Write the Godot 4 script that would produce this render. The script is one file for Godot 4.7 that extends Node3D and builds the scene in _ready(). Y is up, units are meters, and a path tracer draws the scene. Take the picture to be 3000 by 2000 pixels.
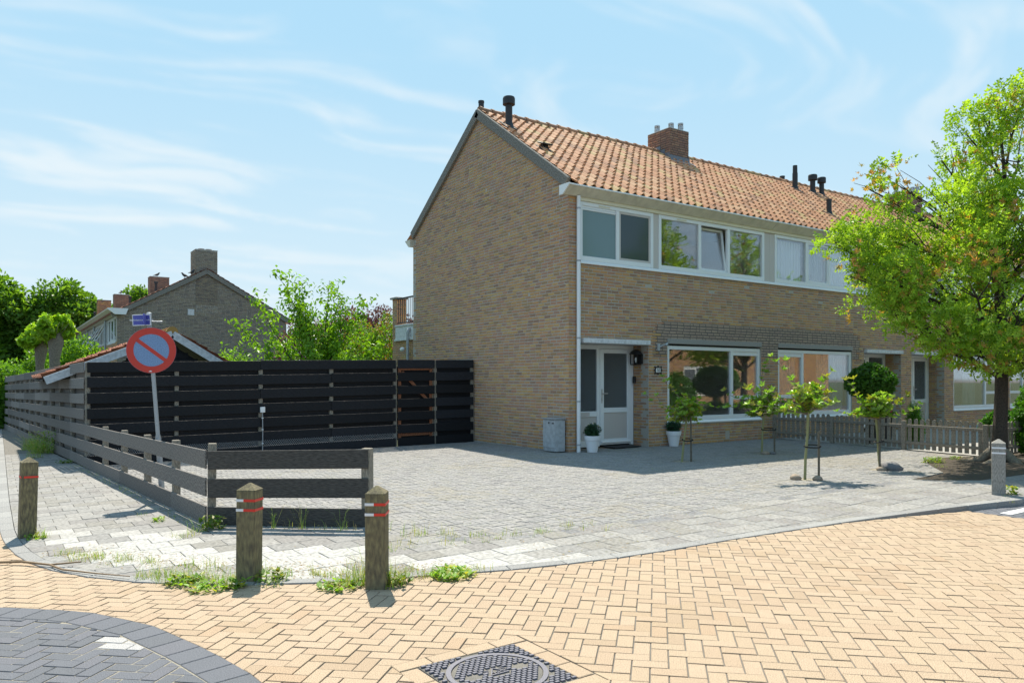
extends Node3D
# A street corner: brick end-of-terrace house, slatted fence, clay-paved junction.
# World frame: house corner at the origin, front wall along +x (faces +z), end wall along -z.

const CAM := Vector3(-9.862, 1.52, 12.415)
const YAW := -34.167
const HALF := 0.45074
const RISE := 0.05066
const COURSE := 0.068
const SLOPE := 0.689
const HW := 6.6

var M := {}
var used := {}
var rng := RandomNumberGenerator.new()
var wobble := FastNoiseLite.new()


# ---------------------------------------------------------------- mesh builder
class MB:
	var v := PackedVector3Array()
	var n := PackedVector3Array()
	var c := PackedColorArray()
	var i := PackedInt32Array()
	var col := Color.WHITE

	func face(p: Array, hint: Vector3) -> void:
		var nn := Vector3.ZERO
		for k in range(1, p.size() - 1):
			nn += (p[k] - p[0]).cross(p[k + 1] - p[0])
		if nn.length_squared() < 1e-18:
			return
		nn = nn.normalized()
		var flip := nn.dot(hint) < 0.0
		if flip:
			nn = -nn
		var b := v.size()
		for q in p:
			v.append(q)
			n.append(nn)
			c.append(col)
		for k in range(1, p.size() - 1):
			i.append(b)
			if flip:
				i.append(b + k)
				i.append(b + k + 1)
			else:
				i.append(b + k + 1)
				i.append(b + k)

	func box(t: Transform3D, s: Vector3, bev := 0.0) -> void:
		var h := s * 0.5
		if bev <= 0.0:
			for a in 3:
				for sg in [-1.0, 1.0]:
					var d := Vector3.ZERO
					d[a] = sg
					var u := Vector3.ZERO
					u[(a + 1) % 3] = h[(a + 1) % 3]
					var w := Vector3.ZERO
					w[(a + 2) % 3] = h[(a + 2) % 3]
					var o: Vector3 = d * h[a]
					face([t * (o - u - w), t * (o + u - w), t * (o + u + w), t * (o - u + w)], t.basis * d)
			return
		var g := h - Vector3.ONE * bev
		for a in 3:
			for sg in [-1.0, 1.0]:
				var d := Vector3.ZERO
				d[a] = sg
				var u := Vector3.ZERO
				u[(a + 1) % 3] = g[(a + 1) % 3]
				var w := Vector3.ZERO
				w[(a + 2) % 3] = g[(a + 2) % 3]
				var o: Vector3 = d * h[a]
				face([t * (o - u - w), t * (o + u - w), t * (o + u + w), t * (o - u + w)], t.basis * d)
		for a in 3:
			var b1 := (a + 1) % 3
			var b2 := (a + 2) % 3
			for s1 in [-1.0, 1.0]:
				for s2 in [-1.0, 1.0]:
					var p := Vector3.ZERO
					p[b1] = s1 * h[b1]
					p[b2] = s2 * g[b2]
					var q := Vector3.ZERO
					q[b1] = s1 * g[b1]
					q[b2] = s2 * h[b2]
					var e := Vector3.ZERO
					e[a] = g[a]
					face([t * (p - e), t * (p + e), t * (q + e), t * (q - e)], t.basis * (p + q))
		for sx in [-1.0, 1.0]:
			for sy in [-1.0, 1.0]:
				for sz in [-1.0, 1.0]:
					face([t * Vector3(sx * h.x, sy * g.y, sz * g.z), t * Vector3(sx * g.x, sy * h.y, sz * g.z), t * Vector3(sx * g.x, sy * g.y, sz * h.z)], t.basis * Vector3(sx, sy, sz))

	func slab(a: Vector3, b: Vector3, bev := 0.0) -> void:
		box(Transform3D(Basis(), (a + b) * 0.5), (b - a).abs(), bev)

	# smooth ring strip
	func rings(list: Array, norms: Array, closed := true) -> void:
		var b := v.size()
		var m: int = list[0].size()
		for r in list.size():
			for k in m:
				v.append(list[r][k])
				n.append(norms[r][k])
				c.append(col)
		var last := m if closed else m - 1
		for r in list.size() - 1:
			for k in last:
				var k2 := (k + 1) % m
				var p := b + r * m + k
				var q := b + r * m + k2
				var p2 := p + m
				var q2 := q + m
				var nn := (v[q] - v[p]).cross(v[p2] - v[p])
				if nn.length_squared() < 1e-16:
					nn = (v[q2] - v[q]).cross(v[p2] - v[q])
				if nn.dot(n[p] + n[q2]) > 0.0:
					i.append_array([p, p2, q, q, p2, q2])
				else:
					i.append_array([p, q, p2, q, q2, p2])

	func lathe(t: Transform3D, prof: Array, segs := 16) -> void:
		var list := []
		var norms := []
		for r in prof.size():
			var d := Vector2.ZERO
			if r > 0:
				d += (prof[r] - prof[r - 1]).normalized()
			if r < prof.size() - 1:
				d += (prof[r + 1] - prof[r]).normalized()
			var nr := Vector2(d.y, -d.x).normalized()
			var ring := []
			var nring := []
			for k in segs:
				var a := TAU * k / segs
				ring.append(t * Vector3(cos(a) * prof[r].x, prof[r].y, sin(a) * prof[r].x))
				nring.append((t.basis * Vector3(cos(a) * nr.x, nr.y, sin(a) * nr.x)).normalized())
			list.append(ring)
			norms.append(nring)
		rings(list, norms)

	# hard-edged lathe: every band has its own normals
	func turned(t: Transform3D, prof: Array, segs := 16) -> void:
		for r in prof.size() - 1:
			lathe(t, [prof[r], prof[r + 1]], segs)

	func tube(pts: Array, radii: Array, segs := 7) -> void:
		var list := []
		var norms := []
		var up := Vector3(0.31, 0.2, 0.93).normalized()
		for r in pts.size():
			var d: Vector3
			if r == 0:
				d = pts[1] - pts[0]
			elif r == pts.size() - 1:
				d = pts[r] - pts[r - 1]
			else:
				d = pts[r + 1] - pts[r - 1]
			d = d.normalized()
			var a := up - d * up.dot(d)
			if a.length_squared() < 1e-5:
				a = Vector3.RIGHT - d * d.x
			a = a.normalized()
			up = a
			var b2 := d.cross(a)
			var ring := []
			var nring := []
			for k in segs:
				var q := TAU * k / segs
				var o := a * cos(q) + b2 * sin(q)
				ring.append(pts[r] + o * radii[r])
				nring.append(o)
			list.append(ring)
			norms.append(nring)
		rings(list, norms)
		face(list[0], pts[0] - pts[1])
		face(list[pts.size() - 1], pts[pts.size() - 1] - pts[pts.size() - 2])

	# leaf: folded diamond from p along d, width w across s
	func leaf(p: Vector3, d: Vector3, s: Vector3, up: Vector3) -> void:
		var m := p + d * 0.45
		var tip := p + d
		face([p, m + s + up * 0.25, tip], up)
		face([p, tip, m - s + up * 0.25], up)

	func prism(poly: PackedVector2Array, hf: Callable, bev: float, dep: float, lift := 0.0) -> void:
		var m := Vector2.ZERO
		for p in poly:
			m += p
		m /= poly.size()
		var top := []
		var mid := []
		var low := []
		for p in poly:
			var y: float = hf.call(p.x, p.y) + lift
			var d := m - p
			var q := p + d.normalized() * minf(bev * 1.4, d.length() * 0.4)
			top.append(Vector3(q.x, y, q.y))
			mid.append(Vector3(p.x, y - bev * 0.7, p.y))
			low.append(Vector3(p.x, y - dep, p.y))
		face(top, Vector3.UP)
		for k in poly.size():
			var k2 := (k + 1) % poly.size()
			var e := poly[k] + poly[k2] - m * 2.0
			var o := Vector3(e.x, 0, e.y).normalized()
			face([top[k], top[k2], mid[k2], mid[k]], o + Vector3.UP)
			face([mid[k], mid[k2], low[k2], low[k]], o)

	# extrude an outline (list of Vector2 in the plane of t's x and y) along t's z by depth
	func extrude(t: Transform3D, o: Array, depth: float) -> void:
		var f := []
		var b := []
		var m := Vector2.ZERO
		for p in o:
			m += p
		m /= o.size()
		for p in o:
			f.append(t * Vector3(p.x, p.y, depth))
			b.append(t * Vector3(p.x, p.y, 0))
		var tris := Geometry2D.triangulate_polygon(PackedVector2Array(o))
		for k in range(0, tris.size(), 3):
			face([f[tris[k]], f[tris[k + 1]], f[tris[k + 2]]], t.basis.z)
			face([b[tris[k]], b[tris[k + 1]], b[tris[k + 2]]], -t.basis.z)
		var turn := 1.0 if Geometry2D.is_polygon_clockwise(PackedVector2Array(o)) else -1.0
		for k in o.size():
			var k2 := (k + 1) % o.size()
			var e: Vector2 = o[k2] - o[k]
			face([f[k], f[k2], b[k2], b[k]], t.basis * (Vector3(-e.y, e.x, 0) * turn))

	func mesh() -> ArrayMesh:
		var am := ArrayMesh.new()
		if v.is_empty():
			return am
		var arr := []
		arr.resize(Mesh.ARRAY_MAX)
		arr[Mesh.ARRAY_VERTEX] = v
		arr[Mesh.ARRAY_NORMAL] = n
		arr[Mesh.ARRAY_COLOR] = c
		arr[Mesh.ARRAY_INDEX] = i
		am.add_surface_from_arrays(Mesh.PRIMITIVE_TRIANGLES, arr)
		return am


# ---------------------------------------------------------------- nodes
func numbered(called: String) -> String:
	used[called] = used.get(called, 0) + 1
	return called if used[called] == 1 else "%s_%03d" % [called, used[called] - 1]


func part(parent: Node, called: String, mesh: Mesh, m: Material, t := Transform3D()) -> MeshInstance3D:
	var o := MeshInstance3D.new()
	o.name = called
	o.mesh = mesh
	o.material_override = m
	o.transform = t
	parent.add_child(o, true)
	return o


func thing(called: String, label: String, category: String, group := "", at := Vector3.ZERO, turn := 0.0) -> Node3D:
	var o := Node3D.new()
	o.name = numbered(called)
	add_child(o)
	o.position = at
	o.rotation.y = turn
	o.set_meta("label", label)
	o.set_meta("category", category)
	if group:
		o.set_meta("group", group)
	return o


func solo(called: String, label: String, category: String, mesh: Mesh, m: Material, group := "", t := Transform3D()) -> MeshInstance3D:
	var o := part(self, numbered(called), mesh, m, t)
	o.set_meta("label", label)
	o.set_meta("category", category)
	if group:
		o.set_meta("group", group)
	return o


func setting(called: String, mesh: Mesh, m: Material) -> Node3D:
	var o: Node3D
	if mesh:
		o = part(self, called, mesh, m)
	else:
		o = Node3D.new()
		o.name = called
		add_child(o)
	o.set_meta("kind", "structure")
	return o


func many(parent: Node, called: String, mesh: Mesh, m: Material, where: Array, cols: Array) -> MultiMeshInstance3D:
	var mm := MultiMesh.new()
	mm.transform_format = MultiMesh.TRANSFORM_3D
	mm.use_colors = true
	mm.mesh = mesh
	mm.instance_count = where.size()
	for k in where.size():
		mm.set_instance_transform(k, where[k])
		mm.set_instance_color(k, cols[k])
	var o := MultiMeshInstance3D.new()
	o.name = called
	o.multimesh = mm
	o.material_override = m
	parent.add_child(o, true)
	return o


func stuff(o: Node) -> Node:
	o.set_meta("kind", "stuff")
	return o


func at(x: float, y: float, z: float) -> Transform3D:
	return Transform3D(Basis(), Vector3(x, y, z))


func turned(x: float, y: float, z: float, a: float) -> Transform3D:
	return Transform3D(Basis(Vector3.UP, a), Vector3(x, y, z))


func rf(a: float, b: float) -> float:
	return rng.randf_range(a, b)


func pick(list: Array) -> Variant:
	return list[rng.randi() % list.size()]


# ---------------------------------------------------------------- ground levels
func G(x: float, z: float) -> float:
	var s := (x - CAM.x) * 0.8274 + (z - CAM.z) * 0.5616
	if s > 12.0:
		return 0.0
	return maxf(-1.1, -0.0215 * log(1.0 + exp(minf(-1.2 * s, 60.0))) / 1.2)


func S(x: float, z: float) -> float:
	return G(x, z) + 0.006 + 0.06 * smoothstep(-3.0, 0.5, x) * smoothstep(5.0, 7.6, z)


func sand_road(x: float, z: float) -> float:
	return G(x, z) - 0.007


func sand_walk(x: float, z: float) -> float:
	return S(x, z) - 0.007


func on(x: float, z: float) -> Vector3:
	return Vector3(x, S(x, z), z)


# depth along the view axis, or -1 outside the frame
func seen(p: Vector3) -> float:
	var a := deg_to_rad(YAW)
	var d := p - CAM
	var zz := -d.x * sin(a) - d.z * cos(a)
	var xx := d.x * cos(a) - d.z * sin(a)
	if zz < 1.0:
		return -1.0
	if absf(xx / zz) > HALF * 1.55 or absf(d.y / zz - RISE) > HALF * 1.05:
		return -1.0
	return zz


# ---------------------------------------------------------------- materials
func lin(r: float, g: float, b: float) -> Color:
	return Color(r, g, b).linear_to_srgb()


func grain(freq: float, lo: float, hi: float, sd: int, oct := 4, size := 512, kind := FastNoiseLite.TYPE_SIMPLEX_SMOOTH, tint := Color.WHITE) -> NoiseTexture2D:
	var f := FastNoiseLite.new()
	f.seed = sd
	f.frequency = freq
	f.noise_type = kind
	f.fractal_octaves = oct
	var t := NoiseTexture2D.new()
	t.width = size
	t.height = size
	t.seamless = true
	t.noise = f
	var g := Gradient.new()
	g.set_color(0, Color(lo, lo, lo))
	g.set_color(1, Color(hi * tint.r, hi * tint.g, hi * tint.b))
	t.color_ramp = g
	return t


func mat(called: String, col: Color, rough: float, tex: Texture2D = null, scale := Vector3.ONE, bump: Texture2D = null, cm := 0.0, metal := 0.0, vcol := false) -> StandardMaterial3D:
	var m := StandardMaterial3D.new()
	m.resource_name = called
	m.albedo_color = col
	m.roughness = rough
	m.metallic = metal
	m.vertex_color_use_as_albedo = vcol
	if tex:
		m.albedo_texture = tex
	if bump:
		m.heightmap_enabled = true
		m.heightmap_texture = bump
		m.heightmap_scale = cm
	if tex or bump:
		m.uv1_triplanar = true
		m.uv1_world_triplanar = true
		m.uv1_scale = scale
	M[called] = m
	return m


func leafy(called: String, back: Color, rough := 0.45) -> void:
	var m := mat(called, Color.WHITE, rough, null, Vector3.ONE, null, 0.0, 0.0, true)
	m.backlight_enabled = true
	m.backlight = back
	m.metallic_specular = 0.45


func materials() -> void:
	var W := Color.WHITE
	var fine := grain(0.05, 0.72, 1.12, 3, 5)
	var speck := grain(0.16, 0.55, 1.25, 5, 3)
	var grit := grain(0.13, 0.35, 1.42, 27, 2, 1024)
	var stain := grain(0.02, 0.74, 1.08, 17, 6, 1024)
	var coarse := grain(0.012, 0.7, 1.15, 7, 5)
	var calm := grain(0.012, 0.86, 1.06, 9, 4)
	var bmp := grain(0.07, 0.0, 1.0, 11, 5)
	var streak := grain(0.02, 0.55, 1.15, 13, 5)
	var plankt := grain(0.018, 0.42, 1.2, 23, 6, 1024)
	var moss := grain(0.016, 0.55, 1.1, 15, 5, 512, FastNoiseLite.TYPE_SIMPLEX_SMOOTH, Color(0.96, 0.97, 0.80))
	mat("brick", W, 0.9, fine, Vector3.ONE * 3.0, bmp, 0.35, 0.0, true)
	mat("mortar", lin(0.50, 0.46, 0.40), 0.95, fine, Vector3.ONE * 2.0, bmp, 0.3)
	mat("mortar_dark", lin(0.10, 0.092, 0.085), 0.95, fine, Vector3.ONE * 2.0)
	mat("mortar_repair", lin(0.15, 0.135, 0.118), 0.95, fine, Vector3.ONE * 2.0)
	mat("tile", W, 0.75, fine, Vector3.ONE * 2.5, bmp, 0.2, 0.0, true)
	mat("paver", W, 0.92, grit, Vector3.ONE * 1.3, bmp, 0.25, 0.0, true)
	mat("slab", W, 0.92, stain, Vector3.ONE * 0.9, bmp, 0.2, 0.0, true)
	mat("sand", lin(0.36, 0.325, 0.26), 1.0, fine, Vector3.ONE * 3.0, bmp, 0.6)
	mat("joint", lin(0.22, 0.205, 0.18), 1.0, speck, Vector3.ONE * 3.0, bmp, 0.6)
	mat("soil", lin(0.12, 0.095, 0.068), 1.0, speck, Vector3.ONE * 1.6, bmp, 3.0)
	mat("lawn", lin(0.075, 0.09, 0.04), 1.0, coarse, Vector3.ONE * 0.7, bmp, 3.0)
	mat("asphalt", lin(0.075, 0.076, 0.08), 0.95, speck, Vector3.ONE * 2.0, bmp, 0.4)
	mat("kerb", W, 0.9, fine, Vector3.ONE * 2.0, bmp, 0.25, 0.0, true)
	for e in [["wood_black", 1.0], ["wood_black_b", 0.7], ["wood_black_c", 1.5]]:
		var wb := mat(e[0], lin(0.016 * e[1], 0.0175 * e[1], 0.022 * e[1]), 0.55, streak, Vector3(1.2, 9.0, 1.2), streak, 0.5)
		wb.metallic_specular = 0.35
	mat("wood_low", lin(0.085, 0.077, 0.069), 0.85, plankt, Vector3(0.9, 4.0, 0.9), streak, 0.6)
	for e in [["wood_side", 1.0], ["wood_side_b", 0.78], ["wood_side_c", 1.25]]:
		mat(e[0], lin(0.25 * e[1], 0.225 * e[1], 0.205 * e[1]), 0.9, plankt, Vector3(3.0, 1.6, 3.0), streak, 0.6)
	mat("wood_post", lin(0.34, 0.30, 0.24), 0.9, streak, Vector3(8.0, 1.2, 8.0), streak, 0.3)
	mat("wood_picket", lin(0.36, 0.32, 0.265), 0.9, streak, Vector3(9.0, 1.3, 9.0), streak, 0.3)
	mat("wood_gate", lin(0.34, 0.13, 0.06), 0.8, streak, Vector3.ONE * 3.0)
	mat("wood_bollard", lin(0.245, 0.205, 0.155), 0.95, moss, Vector3(5.0, 1.2, 5.0), streak, 0.6)
	mat("wood_bollard_grey", lin(0.40, 0.375, 0.335), 0.95, streak, Vector3(14.0, 1.6, 14.0), streak, 0.6)
	mat("wood_stake", lin(0.17, 0.15, 0.11), 0.9, streak, Vector3(9.0, 2.0, 9.0))
	mat("pvc", lin(0.74, 0.76, 0.77), 0.35)
	mat("pvc_white", lin(0.80, 0.80, 0.79), 0.4)
	mat("cream", lin(0.66, 0.61, 0.49), 0.6, calm, Vector3.ONE * 0.7)
	mat("cream_light", lin(0.70, 0.64, 0.48), 0.6)
	mat("panel", lin(0.52, 0.48, 0.45), 0.55)
	mat("zinc", lin(0.45, 0.46, 0.48), 0.45, coarse, Vector3.ONE * 1.5, null, 0.0, 0.35)
	mat("concrete", lin(0.36, 0.35, 0.33), 0.95, fine, Vector3.ONE * 1.8, bmp, 0.3)
	mat("verge", lin(0.27, 0.25, 0.22), 0.95, coarse, Vector3.ONE * 4.0, bmp, 0.6)
	mat("grey_metal", lin(0.40, 0.43, 0.45), 0.55, calm, Vector3.ONE * 1.2)
	mat("steel", lin(0.55, 0.56, 0.57), 0.35, coarse, Vector3.ONE * 3.0, null, 0.0, 0.6)
	mat("galvanised", lin(0.42, 0.44, 0.46), 0.5, fine, Vector3.ONE * 5.0, null, 0.0, 0.4)
	mat("black", lin(0.012, 0.012, 0.013), 0.5)
	mat("black_vent", lin(0.022, 0.024, 0.028), 0.6)
	mat("rubber", lin(0.02, 0.02, 0.021), 0.9, speck, Vector3.ONE * 6.0)
	mat("iron", lin(0.15, 0.148, 0.18), 0.6, fine, Vector3.ONE * 6.0, bmp, 0.1, 0.2)
	mat("red_sign", lin(0.50, 0.035, 0.02), 0.4)
	mat("blue_sign", lin(0.22, 0.36, 0.62), 0.4, grain(0.03, 0.55, 1.2, 21, 5), Vector3.ONE * 6.0)
	mat("blue_plate", lin(0.10, 0.11, 0.46), 0.4, coarse, Vector3.ONE * 9.0)
	mat("white_print", lin(0.75, 0.76, 0.80), 0.5)
	mat("white_paint", lin(0.72, 0.71, 0.69), 0.7, fine, Vector3.ONE * 3.0)
	mat("red_band", lin(0.62, 0.03, 0.015), 0.4)
	mat("white_band", lin(0.70, 0.70, 0.72), 0.4)
	mat("fascia_old", lin(0.66, 0.67, 0.68), 0.7, calm, Vector3.ONE * 1.5)
	mat("plaster", lin(0.42, 0.41, 0.39), 0.9)
	mat("floor", lin(0.16, 0.11, 0.07), 0.6)
	mat("fabric", lin(0.46, 0.52, 0.55), 0.95)
	mat("fabric_dark", lin(0.19, 0.25, 0.26), 0.95)
	mat("pot_white", lin(0.76, 0.77, 0.79), 0.4)
	mat("pot_dark", lin(0.02, 0.022, 0.028), 0.4)
	mat("lead", lin(0.19, 0.21, 0.25), 0.6, coarse, Vector3.ONE * 4.0)
	mat("stone_warm", lin(0.36, 0.29, 0.22), 0.9, fine, Vector3.ONE * 4.0, bmp, 0.4)
	mat("stone_grey", lin(0.20, 0.20, 0.21), 0.9, fine, Vector3.ONE * 4.0, bmp, 0.6)
	mat("bark", lin(0.115, 0.088, 0.068), 0.95, streak, Vector3(5.0, 2.0, 5.0), bmp, 1.2)
	mat("bark_pale", lin(0.25, 0.21, 0.16), 0.95, coarse, Vector3(3.0, 2.0, 3.0), bmp, 0.8)
	mat("bark_young", lin(0.30, 0.30, 0.14), 0.9, fine, Vector3(6.0, 3.0, 6.0), bmp, 0.3)
	mat("twig", lin(0.28, 0.19, 0.11), 0.9, fine, Vector3.ONE * 6.0)
	mat("feather", lin(0.03, 0.032, 0.036), 0.7)
	mat("flower", W, 0.7, null, Vector3.ONE, null, 0.0, 0.0, true)
	mat("litter", W, 0.95, null, Vector3.ONE, null, 0.0, 0.0, true)
	leafy("leaf", Color(1.0, 1.0, 0.6))
	leafy("leaf_thick", Color(0.85, 0.95, 0.5), 0.3)
	leafy("blade", Color(0.8, 0.9, 0.5), 0.6)
	var g := mat("glass", Color(1.0, 1.0, 1.0, 0.0), 0.0)
	g.transparency = BaseMaterial3D.TRANSPARENCY_ALPHA
	g.metallic_specular = 0.5
	var o := mat("obscure", Color(0.42, 0.46, 0.47, 0.3), 0.2, null, Vector3.ONE * 9.0, grain(0.05, 0.0, 1.0, 31, 2, 256), 1.2)
	o.transparency = BaseMaterial3D.TRANSPARENCY_ALPHA
	mat("frosted", lin(0.16, 0.24, 0.25), 0.12)
	mat("frosted_dark", lin(0.045, 0.065, 0.07), 0.1)


# ---------------------------------------------------------------- paving
func herring(k: int, w: float, a: float, lo: Vector2, hi: Vector2) -> Array:
	# pieces of k cells by one cell; returns [centre, half size, angle]
	var out := []
	var mid := (lo + hi) * 0.5
	var reach := int(lo.distance_to(hi) * 0.5 / w) + k + 1
	for y in range(-reach, reach):
		for x in range(-reach, reach):
			var d := posmod(x - y, 2 * k)
			var ctr: Vector2
			var flat := d == 0
			if flat:
				ctr = Vector2(x + k * 0.5, y + 0.5) * w
			elif d == 2 * k - 1:
				ctr = Vector2(x + 0.5, y + k * 0.5) * w
			else:
				continue
			var p := mid + ctr.rotated(a)
			if p.x < lo.x or p.x > hi.x or p.y < lo.y or p.y > hi.y:
				continue
			out.append([p, Vector2(k * w, w) * 0.5, a if flat else a + PI / 2])
	return out


func courses(w: float, lo: Vector2, hi: Vector2, along_x: bool) -> Array:
	var out := []
	if along_x:
		var r := 0
		var z := lo.y
		while z < hi.y:
			var x := lo.x - (w * 0.5 if r % 2 else 0.0)
			while x < hi.x + w:
				out.append([Vector2(x, z), Vector2(w, w) * 0.5, 0.0])
				x += w
			z += w
			r += 1
	return out


func lay(parent: Node, called: String, list: Array, region: PackedVector2Array, holes: Array, hf: Callable, gap: float, bev: float, dep: float, m: Material, tones: Callable, most := 300) -> void:
	var got := []
	for e in list:
		var ctr: Vector2 = e[0]
		var hs: Vector2 = e[1] - Vector2(gap, gap) * 0.5
		var ax := Vector2(cos(e[2]), sin(e[2]))
		var ay := Vector2(-ax.y, ax.x)
		var q := PackedVector2Array([ctr - ax * hs.x - ay * hs.y, ctr + ax * hs.x - ay * hs.y, ctr + ax * hs.x + ay * hs.y, ctr - ax * hs.x + ay * hs.y])
		var inside := 0
		for p in q:
			if Geometry2D.is_point_in_polygon(p, region):
				inside += 1
		if inside == 0:
			continue
		var polys: Array = [q]
		var full := inside == 4
		if not full:
			polys = Geometry2D.intersect_polygons(q, region)
		for h in holes:
			var near := false
			var box: Rect2 = h[1]
			for p in q:
				if box.has_point(p):
					near = true
			if near:
				full = false
				var rest := []
				for p in polys:
					for r in Geometry2D.clip_polygons(p, h[0]):
						rest.append(r)
				polys = rest
		for p in polys:
			if p.size() < 3:
				continue
			var ar := 0.0
			for k in p.size():
				ar += p[k].cross(p[(k + 1) % p.size()])
			if absf(ar) < 0.0006:
				continue
			var mid := Vector2.ZERO
			for c in p:
				mid += c
			mid /= p.size()
			var y: float = hf.call(mid.x, mid.y)
			got.append([p, tones.call(mid), seen(Vector3(mid.x, y, mid.y)), full, e, mid, y])
	var order := []
	for k in got.size():
		if got[k][2] > 0.0:
			order.append(k)
	order.sort_custom(func(a, b): return got[a][2] < got[b][2])
	var single := {}
	for k in mini(most, order.size()):
		single[order[k]] = true
	var rest := MB.new()
	var shared := {}
	for k in got.size():
		var r: Array = got[k]
		var lift := rf(-0.0025, 0.0025)
		if not single.has(k):
			rest.col = r[1]
			rest.prism(r[0], hf, bev, dep, lift)
			continue
		var mid: Vector2 = r[5]
		if r[3]:
			var e: Array = r[4]
			var key := [e[1], r[1]]
			if not shared.has(key):
				var b := MB.new()
				b.col = r[1]
				var hs: Vector2 = e[1] - Vector2(gap, gap) * 0.5
				b.prism(PackedVector2Array([Vector2(-hs.x, -hs.y), Vector2(hs.x, -hs.y), hs, Vector2(-hs.x, hs.y)]), func(_x, _z): return 0.0, bev, dep)
				shared[key] = b.mesh()
			var up := Vector3(hf.call(mid.x - 0.1, mid.y) - hf.call(mid.x + 0.1, mid.y), 0.2, hf.call(mid.x, mid.y - 0.1) - hf.call(mid.x, mid.y + 0.1)).normalized()
			up = (up + Vector3(rf(-0.006, 0.006), 0, rf(-0.006, 0.006))).normalized()
			var bx := Vector3(cos(e[2]), 0, sin(e[2]))
			bx = (bx - up * bx.dot(up)).normalized()
			part(parent, called, shared[key], m, Transform3D(Basis(bx, up, bx.cross(up)), Vector3(mid.x, r[6] + lift, mid.y)))
		else:
			var b := MB.new()
			b.col = r[1]
			var loc := PackedVector2Array()
			for p in r[0]:
				loc.append(p - mid)
			var y0: float = r[6]
			b.prism(loc, func(x, z): return hf.call(x + mid.x, z + mid.y) - y0, bev, dep)
			part(parent, called, b.mesh(), m, at(mid.x, y0 + lift, mid.y))
	if not rest.v.is_empty():
		stuff(part(parent, called + "_field", rest.mesh(), m))


func hole(p: PackedVector2Array) -> Array:
	var r := Rect2(p[0], Vector2.ZERO)
	for q in p:
		r = r.expand(q)
	return [p, r.grow(0.25)]


func sheet(poly: PackedVector2Array, hf: Callable, step := 1.0) -> ArrayMesh:
	var b := MB.new()
	var r := Rect2(poly[0], Vector2.ZERO)
	for q in poly:
		r = r.expand(q)
	var x := r.position.x
	while x < r.end.x:
		var z := r.position.y
		while z < r.end.y:
			var cell := PackedVector2Array([Vector2(x, z), Vector2(x + step, z), Vector2(x + step, z + step), Vector2(x, z + step)])
			for q in Geometry2D.intersect_polygons(cell, poly):
				var tris := Geometry2D.triangulate_polygon(q)
				for k in range(0, tris.size(), 3):
					var f := []
					for j in 3:
						var p: Vector2 = q[tris[k + j]]
						f.append(Vector3(p.x, hf.call(p.x, p.y), p.y))
					b.face(f, Vector3.UP)
			z += step
		x += step
	return b.mesh()


func offset_line(l: Array, d: float) -> Array:
	var out := []
	for k in l.size():
		var t: Vector2 = (l[mini(k + 1, l.size() - 1)] - l[maxi(k - 1, 0)]).normalized()
		out.append(l[k] + Vector2(t.y, -t.x) * d)
	return out


func resample(l: Array, step: float) -> Array:
	var cv := Curve2D.new()
	for k in l.size():
		var t: Vector2 = (l[mini(k + 1, l.size() - 1)] - l[maxi(k - 1, 0)])
		var a: float = l[k].distance_to(l[maxi(k - 1, 0)])
		var b: float = l[k].distance_to(l[mini(k + 1, l.size() - 1)])
		t = t.normalized()
		cv.add_point(l[k], -t * a * 0.3, t * b * 0.3)
	var n := maxi(2, int(cv.get_baked_length() / step))
	var out := []
	for k in n + 1:
		out.append(cv.sample_baked(cv.get_baked_length() * k / n))
	return out


# a row of pieces along a line: [poly] quads of the given width to the left of the line
func row(parent: Node, called: String, line: Array, width: float, hf: Callable, gap: float, bev: float, dep: float, m: Material, tones: Array, most := 300) -> void:
	var inner := offset_line(line, width)
	var all := []
	for k in line.size() - 1:
		var d: Vector2 = (line[k + 1] - line[k]).normalized() * gap * 0.5
		all.append(PackedVector2Array([line[k] + d, line[k + 1] - d, inner[k + 1] - d, inner[k] + d]))
	var rest := MB.new()
	var count := 0
	for p in all:
		var mid: Vector2 = (p[0] + p[1] + p[2] + p[3]) / 4.0
		var y0: float = hf.call(mid.x, mid.y)
		var cl: Color = pick(tones)
		if seen(Vector3(mid.x, y0, mid.y)) > 0.0 and count < most:
			count += 1
			var b := MB.new()
			b.col = cl
			b.prism(PackedVector2Array([p[0] - mid, p[1] - mid, p[2] - mid, p[3] - mid]), func(x, z): return hf.call(x + mid.x, z + mid.y) - y0, bev, dep)
			part(parent, called, b.mesh(), m, at(mid.x, y0, mid.y))
		else:
			rest.col = cl
			rest.prism(p, hf, bev, dep)
	if not rest.v.is_empty():
		stuff(part(parent, called + "_field", rest.mesh(), m))


func shade(c: Color, k: float) -> Color:
	return Color(c.r * k, c.g * k, c.b * k)


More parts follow.
